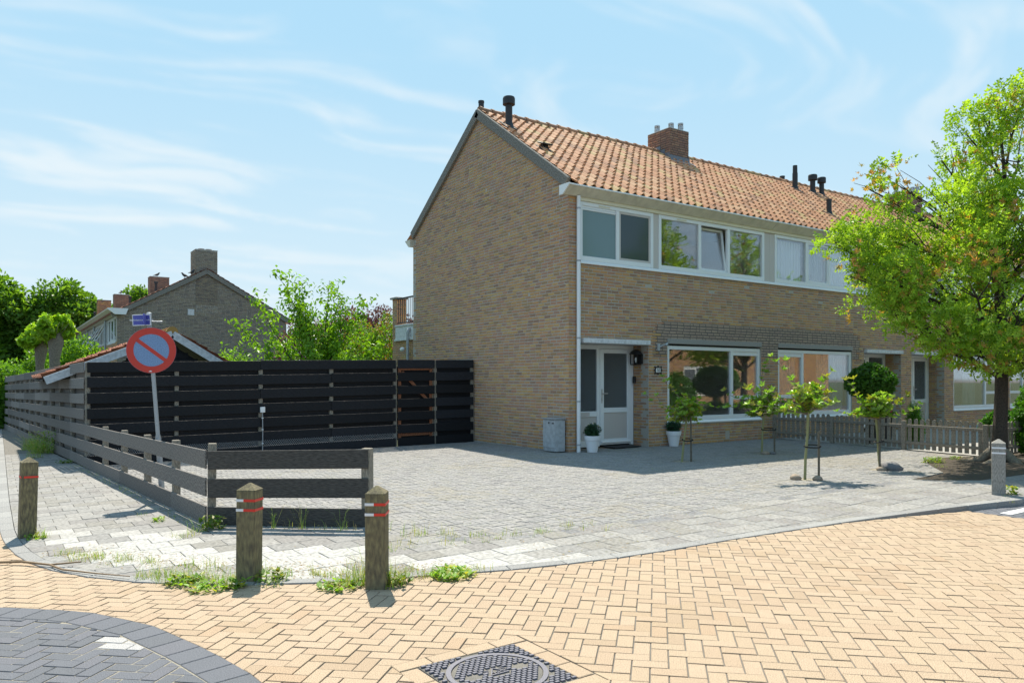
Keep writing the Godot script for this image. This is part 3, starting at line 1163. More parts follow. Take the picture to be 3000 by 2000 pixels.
# ---------------------------------------------------------------- windows
# bays: [width share start, end, kind]; local frame: x right, y up, z out, origin at lower left
func window(parent: Node, t: Transform3D, w: float, h: float, fw: float, bays: Array, sill := true, called := "window", frame: Material = null) -> MeshInstance3D:
	if frame == null:
		frame = M.pvc
	var b := MB.new()
	b.slab(Vector3(0, 0, -0.07), Vector3(fw, h, 0.0), 0.004)
	b.slab(Vector3(w - fw, 0, -0.07), Vector3(w, h, 0.0), 0.004)
	b.slab(Vector3(fw, h - fw, -0.07), Vector3(w - fw, h, -0.001), 0.004)
	b.slab(Vector3(fw, 0, -0.07), Vector3(w - fw, fw * 1.15, -0.001), 0.004)
	for k in range(1, bays.size()):
		var x: float = bays[k][0]
		b.slab(Vector3(x - fw * 0.55, fw * 1.15, -0.07), Vector3(x + fw * 0.55, h - fw, -0.002), 0.004)
	var o := part(parent, called, b.mesh(), frame, t)
	for k in bays.size():
		var x0: float = bays[k][0] + (fw if k == 0 else fw * 0.55)
		var x1: float = bays[k][1] - (fw if k == bays.size() - 1 else fw * 0.55)
		var y0 := fw * 1.15
		var y1 := h - fw
		var kind: String = bays[k][2]
		if kind == "sash" or kind == "tilt" or kind == "dark_sash" or kind == "tilt_out":
			var s := MB.new()
			var sw := 0.05
			var iw := x1 - x0
			var ih := y1 - y0
			s.slab(Vector3(0, 0, -0.06), Vector3(sw, ih, -0.012), 0.004)
			s.slab(Vector3(iw - sw, 0, -0.06), Vector3(iw, ih, -0.012), 0.004)
			s.slab(Vector3(sw, 0, -0.06), Vector3(iw - sw, sw, -0.013), 0.004)
			s.slab(Vector3(sw, ih - sw, -0.06), Vector3(iw - sw, ih, -0.013), 0.004)
			var st := at(x0, y0, 0.0)
			if kind == "tilt":
				st = Transform3D(Basis(Vector3.RIGHT, -0.12), Vector3(x0, y0, -0.02))
			elif kind == "tilt_out":
				st = Transform3D(Basis(Vector3.RIGHT, 0.0), Vector3(x0, y0, 0.0)) * Transform3D(Basis(Vector3.RIGHT, -0.5), Vector3(0, ih, 0)) * at(0, -ih, 0)
			var sa := part(o, "sash", s.mesh(), frame if kind != "dark_sash" else M.panel, st)
			var g := MB.new()
			g.slab(Vector3(sw, sw, -0.045), Vector3(iw - sw, ih - sw, -0.040))
			g.slab(Vector3(sw, sw, -0.028), Vector3(iw - sw, ih - sw, -0.023))
			if kind != "dark_sash":
				g.slab(Vector3(sw, sw, -0.059), Vector3(iw - sw, ih - sw, -0.054))
			part(o, "pane", g.mesh(), M.glass if kind != "dark_sash" else M.frosted_dark, st)
			sa.set_meta("label", "opening sash of the window")
			continue
		var g := MB.new()
		if kind == "frosted":
			g.slab(Vector3(x0, y0, -0.045), Vector3(x1, y1 - 0.09, -0.03))
			part(o, "pane", g.mesh(), M.frosted)
			var rl := MB.new()
			rl.slab(Vector3(x0, y1 - 0.09, -0.055), Vector3(x1, y1 - 0.05, -0.012), 0.004)
			rl.slab(Vector3(x0, y1 - 0.045, -0.055), Vector3(x1, y1, -0.02), 0.004)
			part(o, "vent_rail", rl.mesh(), frame)
			continue
		if kind == "split":
			# low transom with a ventilation flap at the top
			var tb := MB.new()
			var ty := y0 + (y1 - y0) * 0.235
			tb.slab(Vector3(x0, ty, -0.065), Vector3(x1, ty + 0.09, -0.002), 0.004)
			part(o, "transom", tb.mesh(), frame)
			var vb := MB.new()
			vb.slab(Vector3(x0, y1 - 0.10, -0.065), Vector3(x1, y1 - 0.055, -0.01), 0.004)
			vb.slab(Vector3(x0, y1 - 0.0551, -0.065), Vector3(x1, y1, -0.02), 0.004)
			part(o, "vent_rail", vb.mesh(), frame)
			for q in [[y0, ty], [ty + 0.09, y1 - 0.10]]:
				var gg := MB.new()
				gg.slab(Vector3(x0, q[0], -0.050), Vector3(x1, q[1], -0.045))
				gg.slab(Vector3(x0, q[0], -0.033), Vector3(x1, q[1], -0.028))
				gg.slab(Vector3(x0, q[0], -0.064), Vector3(x1, q[1], -0.059))
				part(o, "pane", gg.mesh(), M.glass)
			continue
		g.slab(Vector3(x0, y0, -0.050), Vector3(x1, y1, -0.045))
		g.slab(Vector3(x0, y0, -0.033), Vector3(x1, y1, -0.028))
		g.slab(Vector3(x0, y0, -0.064), Vector3(x1, y1, -0.059))
		part(o, "pane", g.mesh(), M.glass)
	if sill:
		var s := MB.new()
		s.extrude(Transform3D(Basis(Vector3.BACK, Vector3.UP, Vector3.LEFT), Vector3(w + 0.02, 0, 0)), [Vector2(-0.03, -0.055), Vector2(0.055, -0.07), Vector2(0.055, -0.045), Vector2(0.0, -0.004), Vector2(-0.03, -0.004)], w + 0.04)
		part(o, "sill", s.mesh(), M.pvc_white)
	return o


func curtain(label: String, x0: float, x1: float, y0: float, y1: float, z: float, folds: int, m: Material) -> void:
	var b := MB.new()
	var n := folds * 6
	var lo := []
	var hi := []
	var nn := []
	for k in n + 1:
		var f := float(k) / n
		var q := sin(f * folds * TAU + 0.6 * sin(f * 17.0)) * 0.028
		var dq := cos(f * folds * TAU) * 0.028 * folds * TAU / (x1 - x0)
		lo.append(Vector3(lerpf(x0, x1, f), y0, z + q * 1.25))
		hi.append(Vector3(lerpf(x0, x1, f), y1, z + q * 0.8))
		nn.append(Vector3(-dq, 0, 1).normalized())
	b.rings([lo, hi], [nn, nn], false)
	solo("curtain", label, "curtain", b.mesh(), m, "curtains behind the windows")


# ---------------------------------------------------------------- roofs
var tile_mesh: ArrayMesh
var ridge_mesh: ArrayMesh
const TERRA := [Color(0.670, 0.323, 0.160), Color(0.713, 0.358, 0.180), Color(0.616, 0.289, 0.139), Color(0.680, 0.377, 0.197), Color(0.562, 0.265, 0.135), Color(0.724, 0.412, 0.221), Color(0.648, 0.323, 0.164), Color(0.454, 0.235, 0.131), Color(0.626, 0.412, 0.180), Color(0.691, 0.343, 0.172), Color(0.637, 0.304, 0.152)]
const TW := 0.235714
const TL := 0.287


func tile_shapes() -> void:
	# pantile: x across, z down the slope, y out of the roof
	var b := MB.new()
	var up := []
	var lo := []
	var nu := []
	var n := 9
	var lip := []
	for k in n:
		var f := float(k) / (n - 1)
		var x := -0.02 + f * (TW + 0.035)
		var y := 0.036 * cos((x / TW) * TAU) + 0.008 * cos((x / TW) * TAU * 2.0)
		var dy := -0.036 * sin((x / TW) * TAU) * TAU / TW
		up.append(Vector3(x, y - 0.004, -0.09))
		lo.append(Vector3(x, y + 0.036, TL))
		lip.append(Vector3(x, y + 0.004, TL - 0.006))
		nu.append(Vector3(-dy, 1, 0.05).normalized())
	b.rings([up, lo], [nu, nu], false)
	for k in n - 1:
		b.face([lo[k], lo[k + 1], lip[k + 1], lip[k]], Vector3(0, 0, 1))
	tile_mesh = b.mesh()
	var r := MB.new()
	var list := []
	var nl := []
	for p in [[0.0, 0.128], [0.06, 0.128], [0.065, 0.112], [0.40, 0.100]]:
		var ring := []
		var nr := []
		for k in 9:
			var a: float = PI * (-0.08 + 1.16 * k / 8.0)
			ring.append(Vector3(p[0], sin(a) * p[1], cos(a) * p[1]))
			nr.append(Vector3(0, sin(a), cos(a)))
		list.append(ring)
		nl.append(nr)
	r.rings(list, nl, false)
	var cap := [Vector3(0, -0.03, 0)]
	for q in list[0]:
		cap.append(q)
	r.face(cap, Vector3.LEFT)
	ridge_mesh = r.mesh()


# tiles from a lower edge: o = lower-left corner (seen from outside), across, down-slope and outward axes
func tiles(parent: Node, o: Vector3, across: Vector3, down: Vector3, cols: int, rows: int, most: int, tones := TERRA, skip = null) -> void:
	var out := down.cross(across).normalized()
	if out.y < 0.0:
		out = -out
	var where := []
	var tone := []
	var rank := []
	for r in rows:
		for c in cols:
			var p := o + across * (c * TW) - down * ((r + 1) * TL)
			if skip != null and skip.call(p):
				continue
			var w := Transform3D(Basis(across, out, down), p + out * rf(-0.003, 0.004))
			w.basis = w.basis.rotated(out, rf(-0.012, 0.012)).rotated(across, rf(-0.008, 0.008))
			where.append(w)
			tone.append(pick(tones))
			rank.append(seen(p))
	var order := []
	for k in where.size():
		if rank[k] > 0.0:
			order.append(k)
	order.sort_custom(func(a, b): return rank[a] < rank[b])
	var single := {}
	for k in mini(most, order.size()):
		single[order[k]] = true
	var rw := []
	var rc := []
	var made := {}
	for k in where.size():
		if single.has(k):
			if not made.has(tone[k]):
				made[tone[k]] = tint(tile_mesh, tone[k])
			part(parent, "tile", made[tone[k]], M.tile, where[k])
		else:
			rw.append(where[k])
			rc.append(tone[k])
	if rw.size():
		stuff(many(parent, "tile_field", tile_mesh, M.tile, rw, rc))


func roof_y(z: float) -> float:
	return 5.55 + (0.25 - z) * SLOPE if z > -3.58 else 5.55 + (0.25 + 7.16 + z) * SLOPE


# ---------------------------------------------------------------- the terrace
func house(idx: int, x0: float, flip: bool, label: String) -> Node3D:
	var hs := thing("terraced_house", label, "house", "houses of the brick terrace", Vector3(x0, 0, 0))
	var mx := func(x: float) -> float: return HW - x if flip else x
	var rect := func(a: float, b: float, c: float, d: float) -> Rect2:
		var xa: float = mx.call(a)
		var xb: float = mx.call(b)
		return Rect2(minf(xa, xb), c, absf(xb - xa), d - c)
	var porch: Rect2 = rect.call(0.3, 2.3, -0.5, 2.41)
	var glass: Rect2 = rect.call(2.9, 6.25, 0.5, 2.47)
	var upper: Rect2 = rect.call(0.27, HW, 3.99, 5.6)
	# front wall
	var fw := MB.new()
	var nick := 0.012 if idx == 0 else 0.0
	wall(fw, at(nick, -0.3, -0.0055), Vector2(HW - nick, 5.9), [Rect2(porch.position + Vector2(-nick, 0.3), porch.size), Rect2(glass.position + Vector2(-nick, 0.3), glass.size), Rect2(upper.position + Vector2(-nick, 0.3), upper.size)], 0.24)
	var front := part(hs, "front_wall", fw.mesh(), M.mortar)
	var vents: Array = [rect.call(1.9, 2.05, 0.07, 0.2), rect.call(4.9, 5.05, 0.1, 0.24), rect.call(2.2, 2.4, 3.6, 3.66), rect.call(4.3, 4.5, 3.6, 3.66), rect.call(5.6, 5.8, 3.82, 3.88)]
	var fix := func(x: float, v: float) -> bool:
		var q: float = mx.call(x)
		var step := int(v / COURSE)
		return v > 2.1 and v < 2.88 and q > 2.5 + (step % 2) * 0.1 + maxf(0.0, (v - 2.7) * 1.5) and q < 7.0
	if idx < 2:
		var dk := MB.new()
		for r in range(int(2.1 / COURSE), int(2.88 / COURSE)):
			var st := 2.42 + (r % 2) * 0.1 + maxf(0.0, (r * COURSE - 2.66) * 1.5)
			var q: Rect2 = rect.call(st, 2.89 if r * COURSE < 2.44 else HW, r * COURSE, (r + 1) * COURSE)
			dk.slab(Vector3(q.position.x, q.position.y, -0.009), Vector3(q.end.x, q.end.y, -0.0035))
			if r * COURSE < 2.44:
				q = rect.call(6.27, HW, r * COURSE, (r + 1) * COURSE)
				dk.slab(Vector3(q.position.x, q.position.y, -0.009), Vector3(q.end.x, q.end.y, -0.0035))
		part(hs, "dark_mortar", dk.mesh(), M.mortar_repair).set_meta("label", "dark pointed repair above the front window")
	bricks(front, Vector3(0, 0, 0), Vector3.RIGHT, Vector3.BACK, 5.52, func(_v): return [0.0, HW], [porch, glass, upper] + vents, BUFF, [300, 300, 60, 0][idx], fix if idx < 2 else null)
	# porch recess
	var pj := MB.new()
	var side := 1.0 if not flip else -1.0
	var jx: float = mx.call(2.3)
	var ox: float = mx.call(0.3)
	pj.slab(Vector3(jx + side * 0.009, -0.3, -0.6), Vector3(jx + side * 0.22, 2.41, -0.2495))
	pj.slab(Vector3(ox - side * 0.009, -0.3, -0.6), Vector3(ox - side * 0.22, 2.41, -0.2495))
	pj.slab(Vector3(porch.position.x, 2.415, -0.6), Vector3(porch.end.x, 2.6, -0.2495))
	var pw := part(hs, "porch_wall", pj.mesh(), M.mortar)
	if not flip:
		bricks(pw, Vector3(jx, 0, -0.5), Vector3.BACK, Vector3.LEFT, 2.38, func(_v): return [0.0, 0.495], [], BUFF, 80)
	else:
		bricks(pw, Vector3(jx, 0, -0.5), Vector3.BACK, Vector3.RIGHT, 2.38, func(_v): return [0.0, 0.495], [], BUFF, 40)
		bricks(pw, Vector3(ox, 0, -0.5), Vector3.BACK, Vector3.LEFT, 2.38, func(_v): return [0.0, 0.495], [], BUFF, 40)
	var cn := MB.new()
	cn.slab(Vector3(porch.position.x + 0.03, 2.30, -0.5), Vector3(porch.end.x - 0.02, 2.405, 0.09), 0.008)
	part(hs, "canopy", cn.mesh(), M.fascia_old)
	# door and side light
	var fz := -0.5
	var fr := MB.new()
	for e in [[0.3, 0.42], [1.20, 1.28], [2.22, 2.3]]:
		var q: Rect2 = rect.call(e[0], e[1], 0.03, 2.3)
		fr.slab(Vector3(q.position.x, 0.03, fz - 0.07), Vector3(q.end.x, 2.3, fz), 0.004)
	for e in [[0.42, 1.20, 2.20, 2.3], [1.28, 2.22, 2.22, 2.3], [0.42, 1.20, 0.70, 0.82], [0.42, 1.20, 0.03, 0.16]]:
		var q: Rect2 = rect.call(e[0], e[1], e[2], e[3])
		fr.slab(Vector3(q.position.x, e[2], fz - 0.07), Vector3(q.end.x, e[3], fz - 0.002), 0.004)
	part(hs, "door_frame", fr.mesh(), M.pvc)
	var sg := MB.new()
	var q1: Rect2 = rect.call(0.42, 1.20, 0.82, 2.2)
	sg.slab(Vector3(q1.position.x, 0.82, fz - 0.045), Vector3(q1.end.x, 2.2, fz - 0.035))
	part(hs, "side_light", sg.mesh(), M.obscure)
	var sp := MB.new()
	q1 = rect.call(0.42, 1.20, 0.16, 0.70)
	sp.slab(Vector3(q1.position.x, 0.16, fz - 0.045), Vector3(q1.end.x, 0.70, fz - 0.025))
	part(hs, "side_panel", sp.mesh(), M.panel)
	var lf := MB.new()
	for e in [[1.285, 1.40, 0.06, 2.215], [2.11, 2.215, 0.06, 2.215], [1.40, 2.11, 2.12, 2.214], [1.40, 2.11, 0.78, 0.89], [1.40, 2.11, 0.06, 0.19]]:
		var q: Rect2 = rect.call(e[0], e[1], e[2], e[3])
		lf.slab(Vector3(q.position.x, e[2], fz - 0.06), Vector3(q.end.x, e[3], fz + 0.006), 0.005)
	var door := part(hs, "door", lf.mesh(), M.pvc)
	var dp := MB.new()
	q1 = rect.call(1.40, 2.11, 0.19, 0.78)
	dp.slab(Vector3(q1.position.x, 0.19, fz - 0.04), Vector3(q1.end.x, 0.78, fz - 0.012))
	part(door, "panel", dp.mesh(), M.panel)
	var dg := MB.new()
	q1 = rect.call(1.40, 2.11, 0.89, 2.12)
	dg.slab(Vector3(q1.position.x, 0.89, fz - 0.035), Vector3(q1.end.x, 2.12, fz - 0.025))
	part(door, "pane", dg.mesh(), M.obscure)
	var wd := MB.new()
	q1 = rect.call(1.32, 2.19, 0.1, 0.14)
	wd.slab(Vector3(q1.position.x, 0.10, fz + 0.007), Vector3(q1.end.x, 0.135, fz + 0.04), 0.006)
	part(door, "weather_bar", wd.mesh(), M.pvc_white)
	var hd := MB.new()
	var hx: float = mx.call(1.335)
	hd.slab(Vector3(hx - 0.02, 1.0, fz + 0.007), Vector3(hx + 0.02, 1.32, fz + 0.016), 0.003)
	hd.slab(Vector3(hx, 1.20, fz + 0.02), Vector3(hx + side * 0.15, 1.225, fz + 0.05), 0.006)
	hd.slab(Vector3(hx - 0.008, 1.20, fz + 0.014), Vector3(hx + 0.008, 1.225, fz + 0.045))
	part(door, "handle", hd.mesh(), M.steel)
	var ml := MB.new()
	q1 = rect.call(0.62, 0.98, 0.72, 0.8)
	ml.slab(Vector3(q1.position.x, 0.725, fz - 0.001), Vector3(q1.end.x, 0.80, fz + 0.012), 0.003)
	part(hs, "letter_slot", ml.mesh(), M.panel)
	# ground-floor window
	var bays := [[0.0, 2.27, "fixed"], [2.27, 3.35, "split"]]
	if flip:
		bays = [[0.0, 1.08, "split"], [1.08, 3.35, "fixed"]]
	var gw := window(hs, at(glass.position.x + 0.005, 0.57, -0.03), 3.34, 1.74, 0.085, bays)
	gw.set_meta("label", "wide ground floor window in a white frame")
	var ln := MB.new()
	ln.slab(Vector3(glass.position.x - 0.01, 2.355, -0.2), Vector3(glass.end.x + 0.01, 2.47, 0.022), 0.006)
	part(hs, "lintel", ln.mesh(), M.concrete)
	# first-floor window band
	var f1w := 2.16
	var f2w := 3.77
	var b1 := [[0.0, 1.08, "frosted"], [1.08, f1w, "dark_sash"]]
	var b2 := [[0.0, 1.37, "fixed"], [1.37, 2.40, "tilt"], [2.40, f2w, "fixed"]]
	if flip:
		b1 = [[0.0, 1.08, "dark_sash"], [1.08, f1w, "frosted"]]
		b2 = [[0.0, 1.37, "fixed"], [1.37, 2.40, "dark_sash"], [2.40, f2w, "fixed"]]
		b2[1][2] = "sash"
	var x1: float = minf(mx.call(0.29), mx.call(0.29 + f1w))
	var x2: float = minf(mx.call(2.62), mx.call(2.62 + f2w))
	window(hs, at(x1, 4.05, 0.0), f1w, 1.25, 0.085, b1, false)
	window(hs, at(x2, 4.05, 0.0), f2w, 1.25, 0.085, b2, false)
	for e in [[0.27, 0.29], [2.45, 2.62], [6.39, HW]]:
		var pan := MB.new()
		var q: Rect2 = rect.call(e[0], e[1], 4.05, 5.3)
		pan.slab(Vector3(q.position.x, 4.05, -0.08), Vector3(q.end.x, 5.3, -0.012), 0.003)
		part(hs, "infill_panel", pan.mesh(), M.panel)
	var cill := MB.new()
	var cx: Rect2 = rect.call(0.27, HW, 3.98, 4.05)
	cill.extrude(Transform3D(Basis(Vector3.BACK, Vector3.UP, Vector3.LEFT), Vector3(cx.end.x, 0, 0)), [Vector2(-0.1, 3.985), Vector2(0.05, 3.975), Vector2(0.05, 4.0), Vector2(0.004, 4.046), Vector2(-0.1, 4.046)], cx.size.x)
	part(hs, "cill", cill.mesh(), M.pvc_white)
	for vx in [0.82, 3.2]:
		var vt := MB.new()
		var q: Rect2 = rect.call(vx, vx + 0.32, 5.24, 5.26)
		vt.slab(Vector3(q.position.x, 5.235, 0.001), Vector3(q.end.x, 5.262, 0.012), 0.004)
		part(hs, "vent_cover", vt.mesh(), M.cream_light)
	# fascia and gutter
	var ends := -0.2 if idx == 0 else 0.0
	for e in [[ends + 0.2 + 0.27 if idx == 0 else 0.0, 2.2], [2.204, 4.4], [4.404, HW]]:
		var fb := MB.new()
		fb.slab(Vector3(e[0], 5.302, -0.1), Vector3(e[1], 5.42, 0.03), 0.003)
		part(hs, "fascia_board", fb.mesh(), M.cream_light)
	var gt := MB.new()
	gt.extrude(Transform3D(Basis(Vector3.BACK, Vector3.UP, Vector3.LEFT), Vector3(HW, 0, 0)), [Vector2(-0.05, 5.375), Vector2(0.06, 5.375), Vector2(0.25, 5.525), Vector2(0.23, 5.535), Vector2(0.05, 5.42), Vector2(-0.05, 5.42)], HW - ends - 0.012)
	var gutter := part(hs, "gutter", gt.mesh(), M.cream)
	var gr := MB.new()
	gr.slab(Vector3(ends, 5.526, 0.225), Vector3(HW, 5.556, 0.275), 0.004)
	part(gutter, "rim", gr.mesh(), M.pvc_white)
	if idx == 0:
		var ec := MB.new()
		ec.extrude(Transform3D(Basis(Vector3.BACK, Vector3.UP, Vector3.LEFT), Vector3(ends + 0.014, 0, 0)), [Vector2(-0.05, 5.36), Vector2(0.06, 5.36), Vector2(0.285, 5.53), Vector2(0.285, 5.56), Vector2(-0.05, 5.56)], 0.03)
		part(gutter, "end_cap", ec.mesh(), M.pvc_white)
	# rooms behind: floors, back wall, party walls
	var inn := MB.new()
	inn.slab(Vector3(0.02, -0.3, -7.0), Vector3(HW - 0.02, 0.01, -0.25))
	part(hs, "floor_slab", inn.mesh(), M.floor)
	var ce := MB.new()
	ce.slab(Vector3(0.02, 2.62, -7.0), Vector3(HW - 0.02, 2.85, -0.25))
	ce.slab(Vector3(0.02, 5.32, -7.0), Vector3(HW - 0.02, 5.5, -0.1))
	part(hs, "upper_floor", ce.mesh(), M.plaster)
	var pt := MB.new()
	var ix: float = mx.call(2.55)
	pt.slab(Vector3(ix - 0.05, 0.011, -7.0), Vector3(ix + 0.05, 2.619, -0.25))
	pt.slab(Vector3(ix - 0.05, 2.851, -7.0), Vector3(ix + 0.05, 5.319, -0.25))
	pt.slab(Vector3(HW - 0.1, 0.011, -7.0), Vector3(HW - 0.021, 5.319, -0.25))
	pt.slab(Vector3(0.021, 0.011, -7.0), Vector3(0.1, 5.319, -0.25))
	pt.slab(Vector3(0.1, 0.011, -3.4), Vector3(HW - 0.1, 2.619, -3.3))
	pt.slab(Vector3(0.1, 2.851, -3.4), Vector3(HW - 0.1, 5.319, -3.3))
	part(hs, "partition", pt.mesh(), M.plaster)
	var bk := MB.new()
	bk.slab(Vector3(0.0, -0.3, -7.17), Vector3(HW, 5.5, -7.0))
	part(hs, "back_wall", bk.mesh(), M.mortar)
	# roof
	var th := atan(SLOPE)
	var rb := MB.new()
	for sgn in [1.0, -1.0]:
		var a := Vector3(0, roof_y(0.2) - 0.07, 0.2) if sgn > 0 else Vector3(0, roof_y(0.2) - 0.07, -7.36)
		var c := Vector3(0, roof_y(-3.58) - 0.07, -3.58)
		rb.face([a + Vector3(0.04, 0, 0), a + Vector3(HW, 0, 0), c + Vector3(HW, 0, 0), c + Vector3(0.04, 0, 0)], Vector3(0, 1, sgn))
	var lo := -0.05 if idx == 0 else 0.0
	var roof := part(hs, "roof", rb.mesh(), M.black_vent)
	var cc := 28
	lo = 0.0
	var down := Vector3(0, -sin(th), cos(th))
	tiles(roof, Vector3(lo, roof_y(0.235), 0.235), Vector3.RIGHT, down, cc, 16, [300, 300, 120, 0][idx])
	if idx < 2:
		tiles(roof, Vector3(HW - 0.02, roof_y(0.30), -7.46), Vector3.LEFT, Vector3(0, -sin(th), -cos(th)), 28, 16, 0)
	for k in int(HW / 0.347) + 1:
		var px := k * 0.347 + lo
		if px > HW - 0.3:
			break
		var wx := px + x0
		if absf(wx - 6.6) < 0.62 or absf(wx - 19.8) < 0.62:
			continue
		var rm := part(roof, "ridge_tile", tint(ridge_mesh, shade(pick(TERRA), rf(0.6, 0.85))), M.tile, at(px, roof_y(-3.58) - 0.015 + rf(-0.004, 0.004), -3.58))
		rm.rotation = Vector3(0, rf(-0.02, 0.02), rf(0.0, 0.02))
	return hs


func chimney(x: float, label: String, pots: Array) -> void:
	var ch := thing("chimney", label, "chimney", "chimneys on the terrace ridge", Vector3(x, 0, -3.58))
	var b := MB.new()
	b.slab(Vector3(-0.391, 6.9, -0.441), Vector3(0.391, 8.80, 0.441))
	var st := part(ch, "stack", b.mesh(), M.mortar_dark)
	bricks(st, Vector3(-0.4, 7.3, 0.45), Vector3.RIGHT, Vector3.BACK, 1.496, func(_v): return [0.0, 0.8], [], CHIMNEY, 100)
	bricks(st, Vector3(-0.4, 7.3, -0.45), Vector3.BACK, Vector3.LEFT, 1.496, func(_v): return [0.0, 0.9], [], CHIMNEY, 100)
	bricks(st, Vector3(0.4, 7.3, 0.45), Vector3.FORWARD, Vector3.RIGHT, 1.496, func(_v): return [0.0, 0.9], [], CHIMNEY, 0)
	var cap := MB.new()
	cap.slab(Vector3(-0.40, 8.80, -0.45), Vector3(0.40, 8.83, 0.45), 0.006)
	part(ch, "cap", cap.mesh(), M.concrete)
	var ld := MB.new()
	for e in [0.455, -0.455]:
		var yb := roof_y(-3.58 + e)
		ld.slab(Vector3(-0.42, yb - 0.1, e - 0.004), Vector3(0.42, yb + 0.16, e + 0.008))
	for sx in [-1.0, 1.0]:
		for k in 5:
			var z0 := 0.45 - k * 0.18
			var yt := roof_y(-3.58 + z0 - 0.09) + 0.17
			ld.slab(Vector3(sx * 0.404, yt - 0.4, z0 - 0.178), Vector3(sx * 0.416, yt, z0))
	ld.box(Transform3D(Basis(Vector3.RIGHT, atan(SLOPE)), Vector3(0, roof_y(-3.0) + 0.045, -3.0 + 3.58)), Vector3(1.0, 0.012, 0.3))
	part(ch, "lead_flashing", ld.mesh(), M.lead)
	for p in pots:
		var m := MB.new()
		m.turned(at(p[0], 8.83, p[1]), [Vector2(0.075, 0.0), Vector2(0.075, 0.10), Vector2(0.085, 0.10), Vector2(0.085, 0.13), Vector2(0.075, 0.13), Vector2(0.075, 0.15), Vector2(0.082, 0.15), Vector2(0.082, 0.17), Vector2(0.0, 0.17)], 18)
		for k in 10:
			var a := TAU * k / 10
			m.slab(Vector3(p[0] + cos(a) * 0.072 - 0.006, 8.99, p[1] + sin(a) * 0.072 - 0.006), Vector3(p[0] + cos(a) * 0.072 + 0.006, 9.06, p[1] + sin(a) * 0.072 + 0.006))
		m.turned(at(p[0], 9.06, p[1]), [Vector2(0.0, 0.0), Vector2(0.082, 0.0), Vector2(0.082, 0.035), Vector2(0.0, 0.04)], 18)
		part(ch, "flue_cowl", m.mesh(), M.steel)


func roof_pipe(label: String, x: float, z: float, high: float, r: float, kind: String) -> void:
	var y := roof_y(z)
	var t := thing("roof_vent", label, "roof vent", "black vents on the tiled roof", Vector3(x, y, z))
	var b := MB.new()
	b.turned(at(0, -0.1, 0), [Vector2(r * 1.7, 0.03), Vector2(r * 1.12, 0.2), Vector2(r, 0.2), Vector2(r, high + 0.1)], 20)
	part(t, "pipe", b.mesh(), M.black_vent)
	var c := MB.new()
	if kind == "cap":
		c.turned(at(0, high, 0), [Vector2(r, 0), Vector2(r * 1.75, 0.02), Vector2(r * 1.75, 0.17), Vector2(r * 1.6, 0.2), Vector2(0, 0.21)], 22)
	elif kind == "tall":
		c.turned(at(0, high, 0), [Vector2(r * 0.9, 0), Vector2(r * 0.85, 0.25), Vector2(0.0, 0.26)], 20)
	elif kind == "open":
		c.turned(at(0, high, 0), [Vector2(r * 1.1, 0), Vector2(r * 1.1, 0.05), Vector2(r * 0.95, 0.05), Vector2(r * 0.95, 0.0)], 20)
	part(t, "cowl", c.mesh(), M.black_vent)
	var f := MB.new()
	f.box(Transform3D(Basis(Vector3.RIGHT, atan(SLOPE) if z > -3.58 else -atan(SLOPE)), Vector3(0, 0.035, 0.02)), Vector3(r * 4.4, 0.02, r * 5.0), 0.006)
	part(t, "flashing", f.mesh(), M.black_vent)


